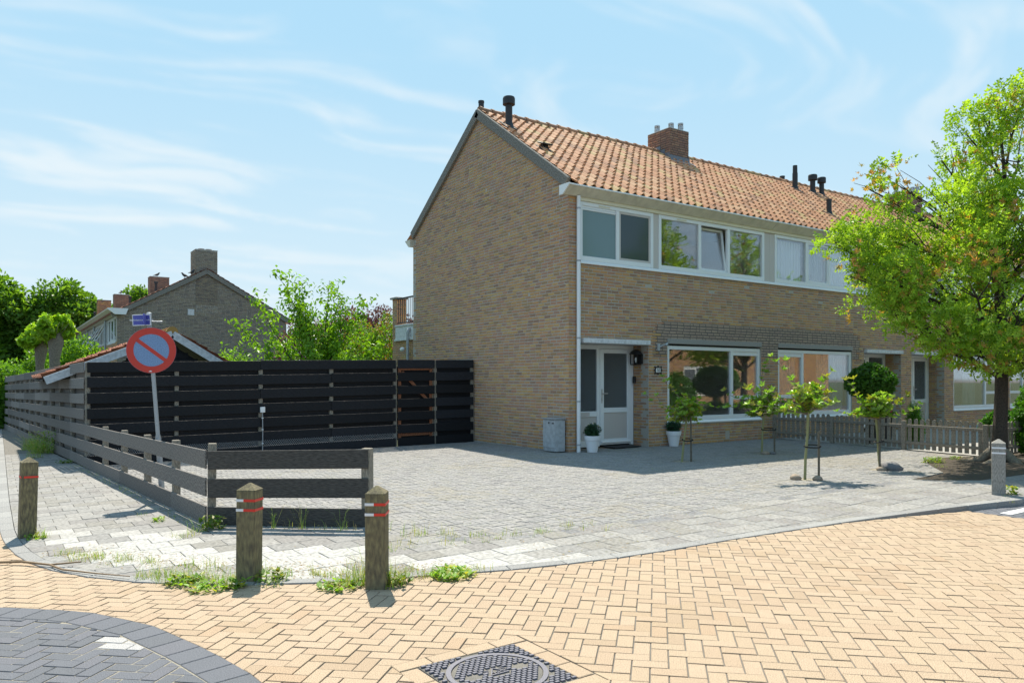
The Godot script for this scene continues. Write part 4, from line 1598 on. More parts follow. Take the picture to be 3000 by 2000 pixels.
func terrace() -> void:
	tile_shapes()
	var h0 := house(0, 0.0, false, "brick end house number 10 with a grey front door and clear windows")
	house(1, HW, true, "brick house with curtained windows behind the picket fence")
	house(2, HW * 2, false, "brick house behind the street tree, its white door standing in the porch")
	house(3, HW * 3, true, "farthest brick house of the terrace, mostly hidden by the hedge")
	# end wall of the terrace
	var g := MB.new()
	g.extrude(Transform3D(Basis(Vector3.FORWARD, Vector3.UP, Vector3.RIGHT), Vector3(0.0055, 0, 0)), [Vector2(0.012, -0.3), Vector2(7.17, -0.3), Vector2(7.17, 5.55), Vector2(3.58, roof_y(-3.58) - 0.1), Vector2(0.012, 5.55)], 0.2)
	var gable := part(h0, "end_wall", g.mesh(), M.mortar)
	var ed := func(v: float) -> Array:
		var cut := maxf(0.0, (v + 0.03 - 5.55) / SLOPE)
		return [cut, 7.17 - cut]
	var gaps := []
	for e in [[2.2, 4.9], [1.4, 3.4], [5.2, 3.1], [4.7, 5.4], [3.2, 6.1], [5.9, 4.2], [2.6, 3.0]]:
		gaps.append(Rect2(e[0], e[1], 0.07, 0.066))
	bricks(gable, Vector3(0, 0, 0), Vector3.FORWARD, Vector3.LEFT, 8.1, ed, gaps, BUFF)
	# return of the brick corner onto the front, verges, downpipe
	var vm := MB.new()
	for sgn in [1.0, -1.0]:
		var a := Vector3(-0.025, roof_y(0.0) - 0.02, -3.58 + sgn * 3.62)
		var c := Vector3(-0.025, roof_y(-3.58) + 0.0, -3.58)
		var d := (c - a).normalized()
		var up: Vector3 = Vector3.LEFT.cross(d) * sgn
		if up.y < 0.0:
			up = -up
		var vb := MB.new()
		vb.box(Transform3D(Basis(d, up, d.cross(up)), (a + c) * 0.5 - up * 0.07), Vector3(a.distance_to(c), 0.22, 0.10), 0.01)
		part(h0, "verge_board", vb.mesh(), M.verge)
	vm.turned(at(0.21, 0.0, 0.065), [Vector2(0.042, 0.0), Vector2(0.042, 5.38)], 16)
	var dpipe := part(h0, "downpipe", vm.mesh(), M.pvc)
	for y in [0.14, 1.05, 2.38, 4.0, 5.1]:
		var cl := MB.new()
		cl.turned(at(0.21, y, 0.065), [Vector2(0.047, 0.0), Vector2(0.047, 0.035)], 16)
		cl.slab(Vector3(0.195, y + 0.005, -0.01), Vector3(0.225, y + 0.03, 0.03))
		part(dpipe, "clamp", cl.mesh(), M.grey_metal)
	# rear gutter seen in profile
	var rg := MB.new()
	rg.extrude(Transform3D(Basis(Vector3.FORWARD, Vector3.UP, Vector3.RIGHT), Vector3(-0.12, 0, 0)), [Vector2(7.12, 5.33), Vector2(7.24, 5.33), Vector2(7.44, 5.50), Vector2(7.44, 5.53), Vector2(7.12, 5.53)], 6.6)
	part(h0, "rear_gutter", rg.mesh(), M.cream)
	chimney(6.6, "brick chimney with three steel cowls above number 10", [[-0.18, -0.27], [0.0, 0.12], [0.24, 0.27]])
	chimney(19.8, "brick chimney rising behind the street tree crown", [[-0.25, -0.25], [0.0, 0.0], [0.12, 0.2], [0.28, 0.3]])
	roof_pipe("black mushroom-capped roof vent nearest the gable end", 0.34, -2.75, 0.52, 0.085, "cap")
	roof_pipe("small black vent peeking over the ridge at the gable", 0.30, -3.95, 0.62, 0.07, "open")
	roof_pipe("tall black flue pipe on the roof near the ridge", 11.85, -2.97, 0.55, 0.085, "tall")
	roof_pipe("black capped vent right of the tall flue pipe", 12.93, -3.05, 0.42, 0.085, "cap")
	roof_pipe("black capped vent farthest right near the ridge", 13.33, -2.98, 0.42, 0.08, "cap")
	roof_pipe("short black open pipe low on the roof", 10.95, -1.15, 0.42, 0.075, "open")
	roof_pipe("black vent behind the ridge beside the tall flue", 12.45, -3.9, 0.5, 0.08, "open")
	# flat tile vent
	var tv := thing("tile_vent", "low black ventilation tile with a hood on the roof", "roof vent", "", Vector3(0.55, roof_y(-1.6), -1.6))
	var hb := MB.new()
	hb.box(Transform3D(Basis(Vector3.RIGHT, atan(SLOPE)), Vector3(0, 0.02, 0)), Vector3(0.3, 0.03, 0.34), 0.01)
	part(tv, "base", hb.mesh(), M.black_vent)
	var ho := MB.new()
	ho.box(Transform3D(Basis(Vector3.RIGHT, 0.35), Vector3(0, 0.13, 0.03)), Vector3(0.3, 0.035, 0.24), 0.012)
	ho.slab(Vector3(-0.08, 0.02, -0.06), Vector3(0.08, 0.12, 0.05))
	part(tv, "hood", ho.mesh(), M.black_vent)
	# curtains and inner things
	curtain("grey pleated net curtain behind the narrow pane beside the picket fence", 7.05, 7.95, 0.62, 2.28, -0.2, 9, M.fabric_dark)
	curtain("long grey curtain drawn at the right of the neighbour's window", 8.9, 10.2, 0.62, 2.28, -0.22, 12, M.fabric_dark)
	curtain("pale curtain behind the first upper pane of the neighbour", 6.85, 8.2, 4.1, 5.2, -0.2, 12, M.fabric)
	curtain("grey curtain behind the middle upper sash of the neighbour", 8.3, 9.2, 4.1, 5.2, -0.2, 8, M.fabric_dark)
	curtain("white curtain behind the last upper pane beside the tree", 9.25, 10.5, 4.1, 5.2, -0.2, 11, M.fabric)
	curtain("grey curtain in the window behind the street tree", 17.2, 18.1, 0.62, 2.28, -0.25, 9, M.fabric_dark)
	# wall lamp
	var lamp := thing("wall_lantern", "black wall lantern with a domed top beside the front door", "wall lamp", "", Vector3(2.24, 1.86, -0.28))
	var lb := MB.new()
	lb.slab(Vector3(-0.14, 0.0, -0.11), Vector3(0.0, 0.02, 0.11))
	for c in [Vector2(-0.135, -0.105), Vector2(-0.135, 0.105), Vector2(-0.01, -0.105), Vector2(-0.01, 0.105)]:
		lb.slab(Vector3(c.x - 0.008, 0.02, c.y - 0.008), Vector3(c.x + 0.008, 0.24, c.y + 0.008))
	lb.slab(Vector3(-0.005, 0.02, -0.1), Vector3(0.055, 0.24, 0.1))
	part(lamp, "body", lb.mesh(), M.black)
	var lt := MB.new()
	lt.lathe(at(-0.07, 0.24, 0.0), [Vector2(0.15, 0.0), Vector2(0.145, 0.015), Vector2(0.11, 0.06), Vector2(0.06, 0.1), Vector2(0.0, 0.115)], 16)
	part(lamp, "dome", lt.mesh(), M.black)
	var lu := MB.new()
	lu.lathe(at(-0.07, 0.05, 0.0), [Vector2(0.0, 0.0), Vector2(0.015, 0.0), Vector2(0.015, 0.04), Vector2(0.028, 0.07), Vector2(0.02, 0.11), Vector2(0.0, 0.125)], 12)
	part(lamp, "bulb", lu.mesh(), M.pvc_white)
	# number plate
	var np := thing("house_number", "white enamel house number 10 in an ornate dark frame", "number plate", "", Vector3(2.585, 1.74, 0.004))
	var nb := MB.new()
	nb.slab(Vector3(-0.075, -0.05, 0), Vector3(0.075, 0.05, 0.012), 0.003)
	part(np, "plate", nb.mesh(), M.pvc_white)
	var nf := MB.new()
	for e in [[-0.1, 0.05, 0.1, 0.075], [-0.1, -0.075, 0.1, -0.05], [-0.1, -0.05, -0.075, 0.05], [0.075, -0.05, 0.1, 0.05]]:
		nf.slab(Vector3(e[0], e[1], 0.0), Vector3(e[2], e[3], 0.02), 0.004)
	for c in [Vector2(-0.1, -0.075), Vector2(0.1, -0.075), Vector2(-0.1, 0.075), Vector2(0.1, 0.075), Vector2(0, 0.09), Vector2(0, -0.09), Vector2(-0.115, 0), Vector2(0.115, 0)]:
		nf.lathe(Transform3D(Basis(Vector3.RIGHT, PI / 2), Vector3(c.x, c.y, 0.0)), [Vector2(0.018, 0.0), Vector2(0.015, 0.018), Vector2(0.0, 0.02)], 10)
	part(np, "frame", nf.mesh(), M.black)
	part(np, "digits", letters("10", 0.075, 0.006), M.black, at(0, 0, 0.014))
	# bell, bracket, door mat
	var bl := MB.new()
	bl.slab(Vector3(2.232, 1.44, -0.46), Vector3(2.29, 1.6, -0.40), 0.008)
	solo("doorbell", "small black doorbell camera on the porch jamb", "doorbell", bl.mesh(), M.black)
	var br := MB.new()
	br.slab(Vector3(2.55, 2.18, 0.0), Vector3(2.62, 2.34, 0.05), 0.008)
	br.tube([Vector3(2.6, 2.27, 0.03), Vector3(2.66, 2.31, 0.1), Vector3(2.72, 2.33, 0.13)], [0.02, 0.018, 0.016], 8)
	br.lathe(Transform3D(Basis(Vector3.FORWARD, 1.2), Vector3(2.7, 2.31, 0.12)), [Vector2(0.028, 0), Vector2(0.034, 0.07), Vector2(0.0, 0.08)], 12)
	solo("wall_sensor", "small grey motion sensor above the house number", "sensor", br.mesh(), M.grey_metal)
	var dm := MB.new()
	dm.slab(Vector3(1.3, 0.022, -0.48), Vector3(2.1, 0.04, -0.02), 0.006)
	solo("door_mat", "black door mat lying in front of the door", "door mat", dm.mesh(), M.rubber)
	# rear extension with a balcony
	var ex := thing("rear_extension", "brick rear extension with a railed balcony behind the gable", "extension", "", Vector3.ZERO)
	var eb := MB.new()
	eb.slab(Vector3(0.309, -0.3, -9.19), Vector3(3.3, 2.72, -7.172))
	eb.slab(Vector3(0.309, 2.72, -9.19), Vector3(0.62, 4.03, -8.9))
	eb.slab(Vector3(3.0, 2.72, -9.19), Vector3(3.2, 3.95, -7.172))
	var ew := part(ex, "wall", eb.mesh(), M.mortar)
	bricks(ew, Vector3(0.3, 0, -7.175), Vector3.FORWARD, Vector3.LEFT, 2.72, func(_v): return [0.0, 2.02], [], BUFF, 60)
	bricks(ew, Vector3(0.3, 2.72, -7.175), Vector3.FORWARD, Vector3.LEFT, 1.292, func(_v): return [1.72, 2.02], [], BUFF, 40)
	bricks(ew, Vector3(0.3, 2.72, -8.89), Vector3.RIGHT, Vector3.BACK, 1.292, func(_v): return [0.0, 0.32], [], BUFF, 40)
	bricks(ew, Vector3(2.99, 2.72, -9.19), Vector3.BACK, Vector3.LEFT, 1.224, func(_v): return [0.0, 2.0], [], BUFF, 100)
	var ecap := MB.new()
	ecap.slab(Vector3(0.24, 4.012, -9.26), Vector3(0.68, 4.07, -8.83), 0.006)
	part(ex, "coping", ecap.mesh(), M.concrete)
	var ef := MB.new()
	ef.slab(Vector3(0.24, 2.76, -8.86), Vector3(0.30, 3.14, -7.18), 0.004)
	ef.slab(Vector3(0.21, 3.14, -8.86), Vector3(0.33, 3.19, -7.18), 0.004)
	ef.slab(Vector3(0.22, 2.70, -8.92), Vector3(0.31, 2.76, -7.18), 0.004)
	part(ex, "fascia", ef.mesh(), M.fascia_old)
	var rl := MB.new()
	rl.slab(Vector3(0.30, 3.98, -8.88), Vector3(0.34, 4.02, -7.18))
	rl.slab(Vector3(0.305, 3.24, -8.88), Vector3(0.335, 3.27, -7.18))
	var rail := part(ex, "railing", rl.mesh(), M.black_vent)
	for k in 13:
		var bb := MB.new()
		bb.slab(Vector3(-0.009, 3.27, -0.009), Vector3(0.009, 3.98, 0.009))
		part(rail, "baluster", bb.mesh(), M.black_vent, at(0.32, 0, -8.8 + k * 0.132))
	var ep := MB.new()
	ep.tube([Vector3(0.16, 0.0, -7.85), Vector3(0.16, 2.92, -7.85), Vector3(0.2, 3.02, -7.85), Vector3(0.3, 3.04, -7.85)], [0.045, 0.045, 0.05, 0.05], 12)
	part(ex, "drainpipe", ep.mesh(), M.grey_metal)
	var el := MB.new()
	el.lathe(Transform3D(Basis(Vector3.BACK, 0.6), Vector3(0.1, 2.4, -8.05)), [Vector2(0.0, 0.1), Vector2(0.06, 0.08), Vector2(0.09, 0.0), Vector2(0.0, -0.01)], 14)
	solo("outdoor_lamp", "small white dish lamp on the rear extension", "wall lamp", el.mesh(), M.pvc_white)
	# utility cabinet
	var ca := thing("utility_cabinet", "weathered grey metal utility cabinet against the gable wall", "utility cabinet", "", Vector3(-0.03, 0, -0.3))
	var cb := MB.new()
	cb.slab(Vector3(-0.25, 0.02, -0.22), Vector3(0.0, 0.69, 0.22), 0.008)
	part(ca, "body", cb.mesh(), M.grey_metal)
	var cd := MB.new()
	cd.slab(Vector3(-0.262, 0.1, -0.215), Vector3(-0.251, 0.67, 0.215), 0.004)
	var cdoor := part(ca, "door", cd.mesh(), M.grey_metal)
	var ck := MB.new()
	ck.turned(Transform3D(Basis(Vector3.BACK, PI / 2), Vector3(-0.262, 0.62, 0.0)), [Vector2(0.0, 0.012), Vector2(0.016, 0.012), Vector2(0.016, 0.0)], 12)
	ck.slab(Vector3(-0.266, 0.60, 0.1), Vector3(-0.261, 0.625, 0.17))
	part(cdoor, "lock", ck.mesh(), M.black)
	var cr := MB.new()
	cr.slab(Vector3(-0.285, 0.692, -0.245), Vector3(0.005, 0.722, 0.245), 0.006)
	part(ca, "lid", cr.mesh(), M.galvanised)


# ---------------------------------------------------------------- timber
# a plank from a to b (centres of its ends), high and thick, out = outward normal
func plank(parent: Node, called: String, a: Vector3, b: Vector3, high: float, thick: float, m: Material, bev := 0.004) -> MeshInstance3D:
	var d := b - a
	var l := d.length()
	d /= l
	var side := d.cross(Vector3.UP).normalized()
	var o := MB.new()
	o.box(Transform3D(), Vector3(l, high, thick), bev)
	return part(parent, called, o.mesh(), m, Transform3D(Basis(d, side.cross(d), side), (a + b) * 0.5))


func post(parent: Node, called: String, p: Vector3, high: float, w: float, m: Material, turn := 0.0, bev := 0.005) -> MeshInstance3D:
	var o := MB.new()
	o.box(at(0, high * 0.5, 0), Vector3(w, high, w), bev)
	var t := turned(p.x, p.y, p.z, turn)
	t.basis = t.basis.rotated(Vector3.RIGHT, rf(-0.008, 0.008)).rotated(Vector3.BACK, rf(-0.008, 0.008))
	return part(parent, called, o.mesh(), m, t)


# boards on posts; pts = post places, tops/lows at each post, sides: +1 outer boards, -1 boards on the back
func boards(parent: Node, pts: Array, n: int, pitch: float, bh: float, m: Material, off: float, rear: bool, skip_low := 0, scale: Callable = func(_p): return 1.0) -> void:
	for k in n:
		var j := 0
		while j < pts.size() - 1:
			var e := mini(j + (2 + (k + j) % 2), pts.size() - 1)
			var a: Vector3 = pts[j]
			var b: Vector3 = pts[e]
			var side := (b - a).cross(Vector3.UP).normalized()
			var ka: float = scale.call(a)
			var kb: float = scale.call(b)
			var dy := pitch * k + bh * 0.5 + 0.01 + (pitch * 0.5 if rear else 0.0)
			var d := (b - a).normalized()
			var mm := m
			if m == M.wood_black:
				mm = pick([M.wood_black, M.wood_black_b, M.wood_black_c])
			elif m == M.wood_side:
				mm = pick([M.wood_side, M.wood_side_b, M.wood_side_c])
			plank(parent, "plank", a + side * off + Vector3.UP * (dy * ka + rf(-0.008, 0.008)) + d * 0.002, b + side * off + Vector3.UP * (dy * kb + rf(-0.008, 0.008)) - d * 0.002, bh + rf(-0.006, 0.006), 0.022, mm)
			j = e


func fences() -> void:
	var pitch := 0.308
	var bh := 0.205
	var K := Vector2(-8.42, -4.61)
	var E := Vector2(-0.04, -3.82)
	var lvl := func(p: Vector2) -> Vector3: return Vector3(p.x, G(p.x, p.y) - 0.01, p.y)
	# tall black fence facing the driveway
	var bf := thing("plank_fence", "tall black stained plank fence between the street corner and the gable", "fence")
	var pb := []
	for q in [K, Vector2(-6.82, -4.46), Vector2(-5.15, -4.30), Vector2(-3.6, -4.16), Vector2(-2.07, -4.01)]:
		pb.append(lvl.call(q))
	var pc := []
	for q in [Vector2(-1.04, -3.92), E]:
		pc.append(lvl.call(q))
	for q in pb + pc:
		post(bf, "post", q + Vector3(0, 0.02, 0), 2.03, 0.075, M.wood_post, 0.09)
	boards(bf, pb, 7, pitch, bh, M.wood_black, 0.055, false)
	boards(bf, pb, 6, pitch, bh, M.wood_black, -0.055, true)
	boards(bf, pc, 7, pitch, bh, M.wood_black, 0.055, false)
	boards(bf, pc, 6, pitch, bh, M.wood_black, -0.055, true)
	# mesh behind the lowest gap
	for e in [[0, 1], [1, 2], [2, 3], [3, 4]]:
		var a: Vector3 = pb[e[0]]
		var b: Vector3 = pb[e[1]]
		var wm := MB.new()
		var d := (b - a).normalized()
		var n := int(a.distance_to(b) / 0.04)
		for k in n:
			for sg in [-1.0, 1.0]:
				var p := a.lerp(b, (k + 0.5) / n) + Vector3(0, 0.27, 0.075)
				wm.box(Transform3D(Basis(Vector3.BACK, 0.0) * Basis(d, (Vector3.UP - d * d.y).normalized(), d.cross(Vector3.UP)).rotated(d.cross(Vector3.UP).normalized(), sg * 0.6), p), Vector3(0.004, 0.16, 0.003))
		part(bf, "wire_mesh", wm.mesh(), M.galvanised)
	# gate
	var gt := thing("garden_gate", "black plank gate with a red-brown braced frame next to the gable", "gate")
	var ga: Vector3 = lvl.call(Vector2(-2.03, -4.005))
	var gc: Vector3 = lvl.call(Vector2(-1.08, -3.925))
	boards(gt, [ga, gc], 7, pitch, bh, M.wood_black, 0.057, false)
	boards(gt, [ga, gc], 6, pitch, bh, M.wood_black, -0.075, true)
	var gd := (gc - ga).normalized()
	for f in [0.07, 0.88]:
		post(gt, "stile", ga + gd * f + Vector3(0, 0.05, 0), 1.95, 0.06, M.wood_gate, 0.09)
	for y in [0.28, 1.0, 1.85]:
		plank(gt, "rail", ga + gd * 0.11 + Vector3(0, y, 0), gc - gd * 0.11 + Vector3(0, y, 0), 0.07, 0.045, M.wood_gate)
	plank(gt, "brace", ga + gd * 0.14 + Vector3(0, 1.78, -0.005), gc - gd * 0.14 + Vector3(0, 1.06, -0.005), 0.07, 0.035, M.wood_gate)
	# tall fence along the side path
	var sf := thing("side_fence", "long weathered plank fence running back along the side path", "fence")
	var ps := []
	for q in [K, Vector2(-8.53, -6.41), Vector2(-8.64, -8.13), Vector2(-8.74, -9.76), Vector2(-8.84, -11.36), Vector2(-8.94, -13.05), Vector2(-9.04, -14.62), Vector2(-9.13, -16.14), Vector2(-9.23, -17.74), Vector2(-9.33, -19.37), Vector2(-9.42, -20.91), Vector2(-9.51, -22.3), Vector2(-9.62, -24.12), Vector2(-9.72, -25.8), Vector2(-9.8, -27.4), Vector2(-9.88, -29.0)]:
		ps.append(lvl.call(q))
	ps.reverse()
	for k in ps.size() - 1:
		post(sf, "post", ps[k] + Vector3(0, 0.02, 0), 2.03, 0.075, M.wood_post, 0.06)
	boards(sf, ps, 7, pitch, bh, M.wood_side, 0.055, false)
	boards(sf, ps, 6, pitch, bh, M.wood_side, -0.055, true)
	# low fence round the corner
	var lf := thing("low_fence", "low three-board fence angling round the corner behind the bollards", "fence")
	var pl := []
	for q in [K, Vector2(-8.3, -2.66), Vector2(-8.2, -1.05), Vector2(-8.1, 0.57), Vector2(-8.0, 2.11), Vector2(-7.91, 3.62)]:
		pl.append(lvl.call(q))
	for k in range(1, pl.size()):
		post(lf, "post", pl[k] + Vector3(0.0, 0.0, 0), 0.86 if k < pl.size() - 1 else 0.9, 0.085, M.wood_post, 0.06 if k < pl.size() - 1 else -0.3)
	boards(lf, pl, 3, pitch, bh, M.wood_side, 0.06, false)
	var c0: Vector3 = lvl.call(Vector2(-7.93, 3.66))
	var c1: Vector3 = lvl.call(Vector2(-6.6, 4.93))
	post(lf, "post", c1 + Vector3(-0.02, -0.02, -0.02), 0.86, 0.1, M.wood_post, 0.78)
	boards(lf, [c0, c1], 3, pitch, bh, M.wood_low, 0.06, false)
	# junction box and conduit on the black fence
	var jb := thing("junction_box", "small white junction box on a conduit fixed to the black fence", "junction box", "", Vector3(-5.13, G(-5.13, -4.2), -4.2))
	var jm := MB.new()
	jm.slab(Vector3(-0.05, 0.93, 0.0), Vector3(0.05, 1.05, 0.06), 0.01)
	part(jb, "box", jm.mesh(), M.pvc_white)
	var jc := MB.new()
	jc.tube([Vector3(0, 0.0, 0.02), Vector3(0.005, 0.5, 0.025), Vector3(0, 0.95, 0.02)], [0.011, 0.011, 0.011], 8)
	part(jb, "conduit", jc.mesh(), M.galvanised)
	for y in [0.25, 0.55, 0.8]:
		var cl := MB.new()
		cl.slab(Vector3(-0.018, y, -0.005), Vector3(0.018, y + 0.02, 0.04), 0.004)
		part(jb, "clip", cl.mesh(), M.pvc_white)

	# picket fences
	picket("weathered picket fence dividing the driveway from the neighbour's garden", [Vector2(6.76, 0.03), Vector2(6.72, 1.69), Vector2(6.39, 3.61), Vector2(6.13, 5.37)], 1.0)
	picket("weathered picket fence running on behind the street tree trunk", [Vector2(6.2, 5.46), Vector2(8.0, 5.52), Vector2(9.8, 5.55), Vector2(11.6, 5.6)], 1.0)


func picket(label: String, line: Array, side: float) -> void:
	var pf := thing("picket_fence", label, "fence", "picket fences")
	var pk := MB.new()
	var out := [Vector2(-0.042, 0.0), Vector2(0.042, 0.0), Vector2(0.042, 0.60)]
	for k in 7:
		var a := PI * k / 6.0
		out.append(Vector2(cos(a) * 0.042, 0.605 + sin(a) * 0.042))
	out.append(Vector2(-0.042, 0.60))
	pk.extrude(at(0, 0, 0), out, 0.018)
	var shape := pk.mesh()
	for k in line.size():
		var p: Vector2 = line[k]
		post(pf, "post", Vector3(p.x, -0.02, p.y), 0.66, 0.085, M.wood_picket, 0.1)
	for k in line.size() - 1:
		var a := Vector3(line[k].x, 0, line[k].y)
		var b := Vector3(line[k + 1].x, 0, line[k + 1].y)
		var d := (b - a).normalized()
		var nn := d.cross(Vector3.UP) * side
		for y in [0.17, 0.53]:
			plank(pf, "rail", a + Vector3(0, y, 0) + d * 0.045, b + Vector3(0, y, 0) - d * 0.045, 0.06, 0.035, M.wood_picket)
		var n := int(round((a.distance_to(b) - 0.1) / 0.146))
		for j in n:
			var p := a + d * (0.05 + (j + 0.5) * (a.distance_to(b) - 0.1) / n) - nn * 0.037
			var t := Transform3D(Basis(d, Vector3.UP, d.cross(Vector3.UP)), p + Vector3(0, 0.04 + rf(-0.006, 0.006), 0))
			t.basis = t.basis.rotated(d.cross(Vector3.UP), rf(-0.012, 0.012))
			part(pf, "picket", shape, M.wood_picket, t)


func bollard(label: String, x: float, z: float, high: float, turn: float, m: Material, tip: Vector2, bands: Array) -> void:
	var y := G(x, z)
	var bo := thing("bollard", label, "bollard", "timber bollards at the corner", Vector3(x, y - 0.05, z), turn)
	bo.rotation.x = tip.x
	bo.rotation.z = tip.y
	var w := 0.075
	var b := MB.new()
	b.box(at(0, (high + 0.05 - 0.06) * 0.5, 0), Vector3(w * 2, high - 0.01, w * 2), 0.007)
	var body := part(bo, "shaft", b.mesh(), m)
	var c := MB.new()
	var t := high - 0.012
	var q := [Vector3(-w, t, -w), Vector3(w, t, -w), Vector3(w, t, w), Vector3(-w, t, w)]
	var top := []
	for p in q:
		top.append(Vector3(p.x * 0.12, t + 0.05, p.z * 0.12))
	for k in 4:
		var k2 := (k + 1) % 4
		var mid: Vector3 = q[k] + q[k2]
		c.face([q[k], q[k2], top[k2], top[k]], Vector3(mid.x, 0.1, mid.z))
	c.face(top, Vector3.UP)
	part(body, "cap", c.mesh(), m)
	for e in bands:
		# [height, face angle, from, to, material]
		var s := MB.new()
		s.slab(Vector3(lerpf(-w, w, e[2]), e[0] + 0.05, w - 0.002), Vector3(lerpf(-w, w, e[3]), e[0] + 0.07, w + 0.003), 0.001)
		part(body, "reflector", s.mesh(), e[4], turned(0, 0, 0, e[1]))


func street_furniture() -> void:
	var R: Material = M.red_band
	var Wh: Material = M.white_band
	bollard("leaning mossy bollard at the far left with one red band", -9.62, 3.13, 0.84, 0.1, M.wood_bollard, Vector2(0.0, -0.025), [[0.62, 0.0, 0.15, 1.0, R], [0.62, PI / 2, 0.0, 1.0, R], [0.62, -PI / 2, 0.0, 1.0, R]])
	bollard("mossy bollard in the middle, before the low fence's centre, two red bands", -8.24, 6.36, 0.77, 0.86, M.wood_bollard, Vector2(0.0, -0.02), [[0.62, 0.0, 0.0, 1.0, R], [0.545, 0.0, 0.0, 1.0, R], [0.62, -PI / 2, 0.4, 1.0, R], [0.545, -PI / 2, 0.4, 1.0, R], [0.62, -PI / 2, 0.0, 0.4, Wh], [0.545, -PI / 2, 0.0, 0.4, Wh]])
	bollard("mossy bollard before the low fence's end post, grass at its foot", -7.52, 7.17, 0.77, 0.95, M.wood_bollard, Vector2(0.0, 0.015), [[0.62, 0.0, 0.0, 1.0, R], [0.545, 0.0, 0.0, 1.0, R], [0.62, -PI / 2, 0.45, 1.0, R], [0.545, -PI / 2, 0.45, 1.0, R], [0.62, -PI / 2, 0.0, 0.45, Wh], [0.545, -PI / 2, 0.0, 0.45, Wh]])
	bollard("grey bleached bollard at the far right with white bands", 0.66, 7.93, 0.78, 0.42, M.wood_bollard_grey, Vector2.ZERO, [[0.65, 0.0, 0.0, 0.12, Wh], [0.65, -PI / 2, 0.0, 1.0, Wh], [0.585, -PI / 2, 0.0, 1.0, Wh], [0.65, 0.0, 0.12, 1.0, R], [0.585, 0.0, 0.0, 1.0, R]])

	# no-waiting sign on a leaning pole, with street name plates
	var base := Vector3(-7.985, G(-7.985, 1.07), 1.07)
	var sg := thing("traffic_sign", "round red and blue no parking sign on a leaning grey pole", "traffic sign", "", base)
	var top := Vector3(-0.157, 2.43, -0.107)
	var pm := MB.new()
	pm.tube([Vector3(0, -0.1, 0), top * 0.34], [0.038, 0.038], 14)
	pm.tube([top * 0.34, top * 0.36], [0.038, 0.027], 14)
	pm.tube([top * 0.355, top], [0.027, 0.027], 14)
	part(sg, "pole", pm.mesh(), M.galvanised)
	var yaw := atan2(CAM.x - base.x, CAM.z - base.z) + 0.03
	var face := Transform3D(Basis(Vector3.UP, yaw) * Basis(Vector3.BACK, 0.06) * 1.02, top * 0.835)
	face.origin += face.basis.z * 0.045
	var dk := MB.new()
	dk.turned(Transform3D(Basis(Vector3.RIGHT, PI / 2)), [Vector2(0.0, -0.012), Vector2(0.300, -0.012), Vector2(0.305, -0.008), Vector2(0.305, 0.004), Vector2(0.3, 0.006), Vector2(0.0, 0.006)], 64)
	var disc := part(sg, "disc", dk.mesh(), M.blue_sign, face)
	var rg := MB.new()
	rg.turned(Transform3D(Basis(Vector3.RIGHT, PI / 2)), [Vector2(0.218, 0.005), Vector2(0.218, 0.009), Vector2(0.303, 0.009), Vector2(0.306, -0.01), Vector2(0.298, -0.013)], 64)
	part(disc, "red_ring", rg.mesh(), M.red_sign)
	var sl := MB.new()
	sl.box(Transform3D(Basis(Vector3.BACK, -PI / 4 * 0.92), Vector3(0, 0, 0.0075)), Vector3(0.442, 0.048, 0.003))
	part(disc, "red_bar", sl.mesh(), M.red_sign)
	var chip := MB.new()
	chip.face([Vector3(-0.055, -0.285, 0.0105), Vector3(-0.03, -0.27, 0.0105), Vector3(-0.015, -0.275, 0.0105), Vector3(-0.012, -0.288, 0.0105)], Vector3.BACK)
	part(disc, "bare_patch", chip.mesh(), M.white_band)
	for y in [-0.1, 0.1]:
		var br := MB.new()
		br.slab(Vector3(-0.05, y - 0.015, -0.06), Vector3(0.05, y + 0.015, -0.013), 0.003)
		part(disc, "bracket", br.mesh(), M.galvanised)
	var pt := Transform3D(Basis(Vector3.UP, yaw - 0.35) * Basis(Vector3.BACK, 0.045), top * 0.995 + Vector3(0, 0.03, 0))
	var pb := MB.new()
	pb.slab(Vector3(-0.2, -0.072, 0.03), Vector3(0.03, 0.072, 0.045), 0.003)
	var plate := part(sg, "name_plate", pb.mesh(), M.blue_plate, pt)
	var pe := MB.new()
	for e in [[-0.203, 0.066, 0.033, 0.076], [-0.203, -0.076, 0.033, -0.066], [-0.203, -0.066, -0.195, 0.066], [0.025, -0.066, 0.033, 0.066]]:
		pe.slab(Vector3(e[0], e[1], 0.028), Vector3(e[2], e[3], 0.0495), 0.002)
	part(plate, "border", pe.mesh(), M.white_print)
	part(plate, "lettering", letters("Ds.Finkensieperstraat", 0.024, 0.003), M.white_print, at(-0.085, 0.0, 0.046))
	var pt2 := Transform3D(Basis(Vector3.UP, yaw - 1.75), top * 0.995 + Vector3(0, 0.03, 0))
	var p2 := MB.new()
	p2.slab(Vector3(-0.05, -0.072, 0.03), Vector3(0.2, 0.072, 0.045), 0.003)
	part(sg, "name_plate", p2.mesh(), M.blue_plate, pt2)
	var ar := MB.new()
	var rx := Basis(Vector3.UP, yaw) * Vector3.RIGHT
	ar.tube([top + Vector3(0, 0.0, 0), top + rx * 0.14], [0.009, 0.009], 8)
	ar.tube([top + rx * 0.135, top + rx * 0.165], [0.014, 0.014], 8)
	part(sg, "bracket_arm", ar.mesh(), M.galvanised)
	var hp := MB.new()
	hp.turned(Transform3D(Basis(), top), [Vector2(0.034, -0.06), Vector2(0.034, 0.11), Vector2(0.02, 0.125), Vector2(0.0, 0.125)], 14)
	part(sg, "cap", hp.mesh(), M.galvanised)

	# twig lying at the kerb
	var tw := MB.new()
	var p0 := Vector3(-9.95, G(-9.9, 4.3) + 0.02, 4.35)
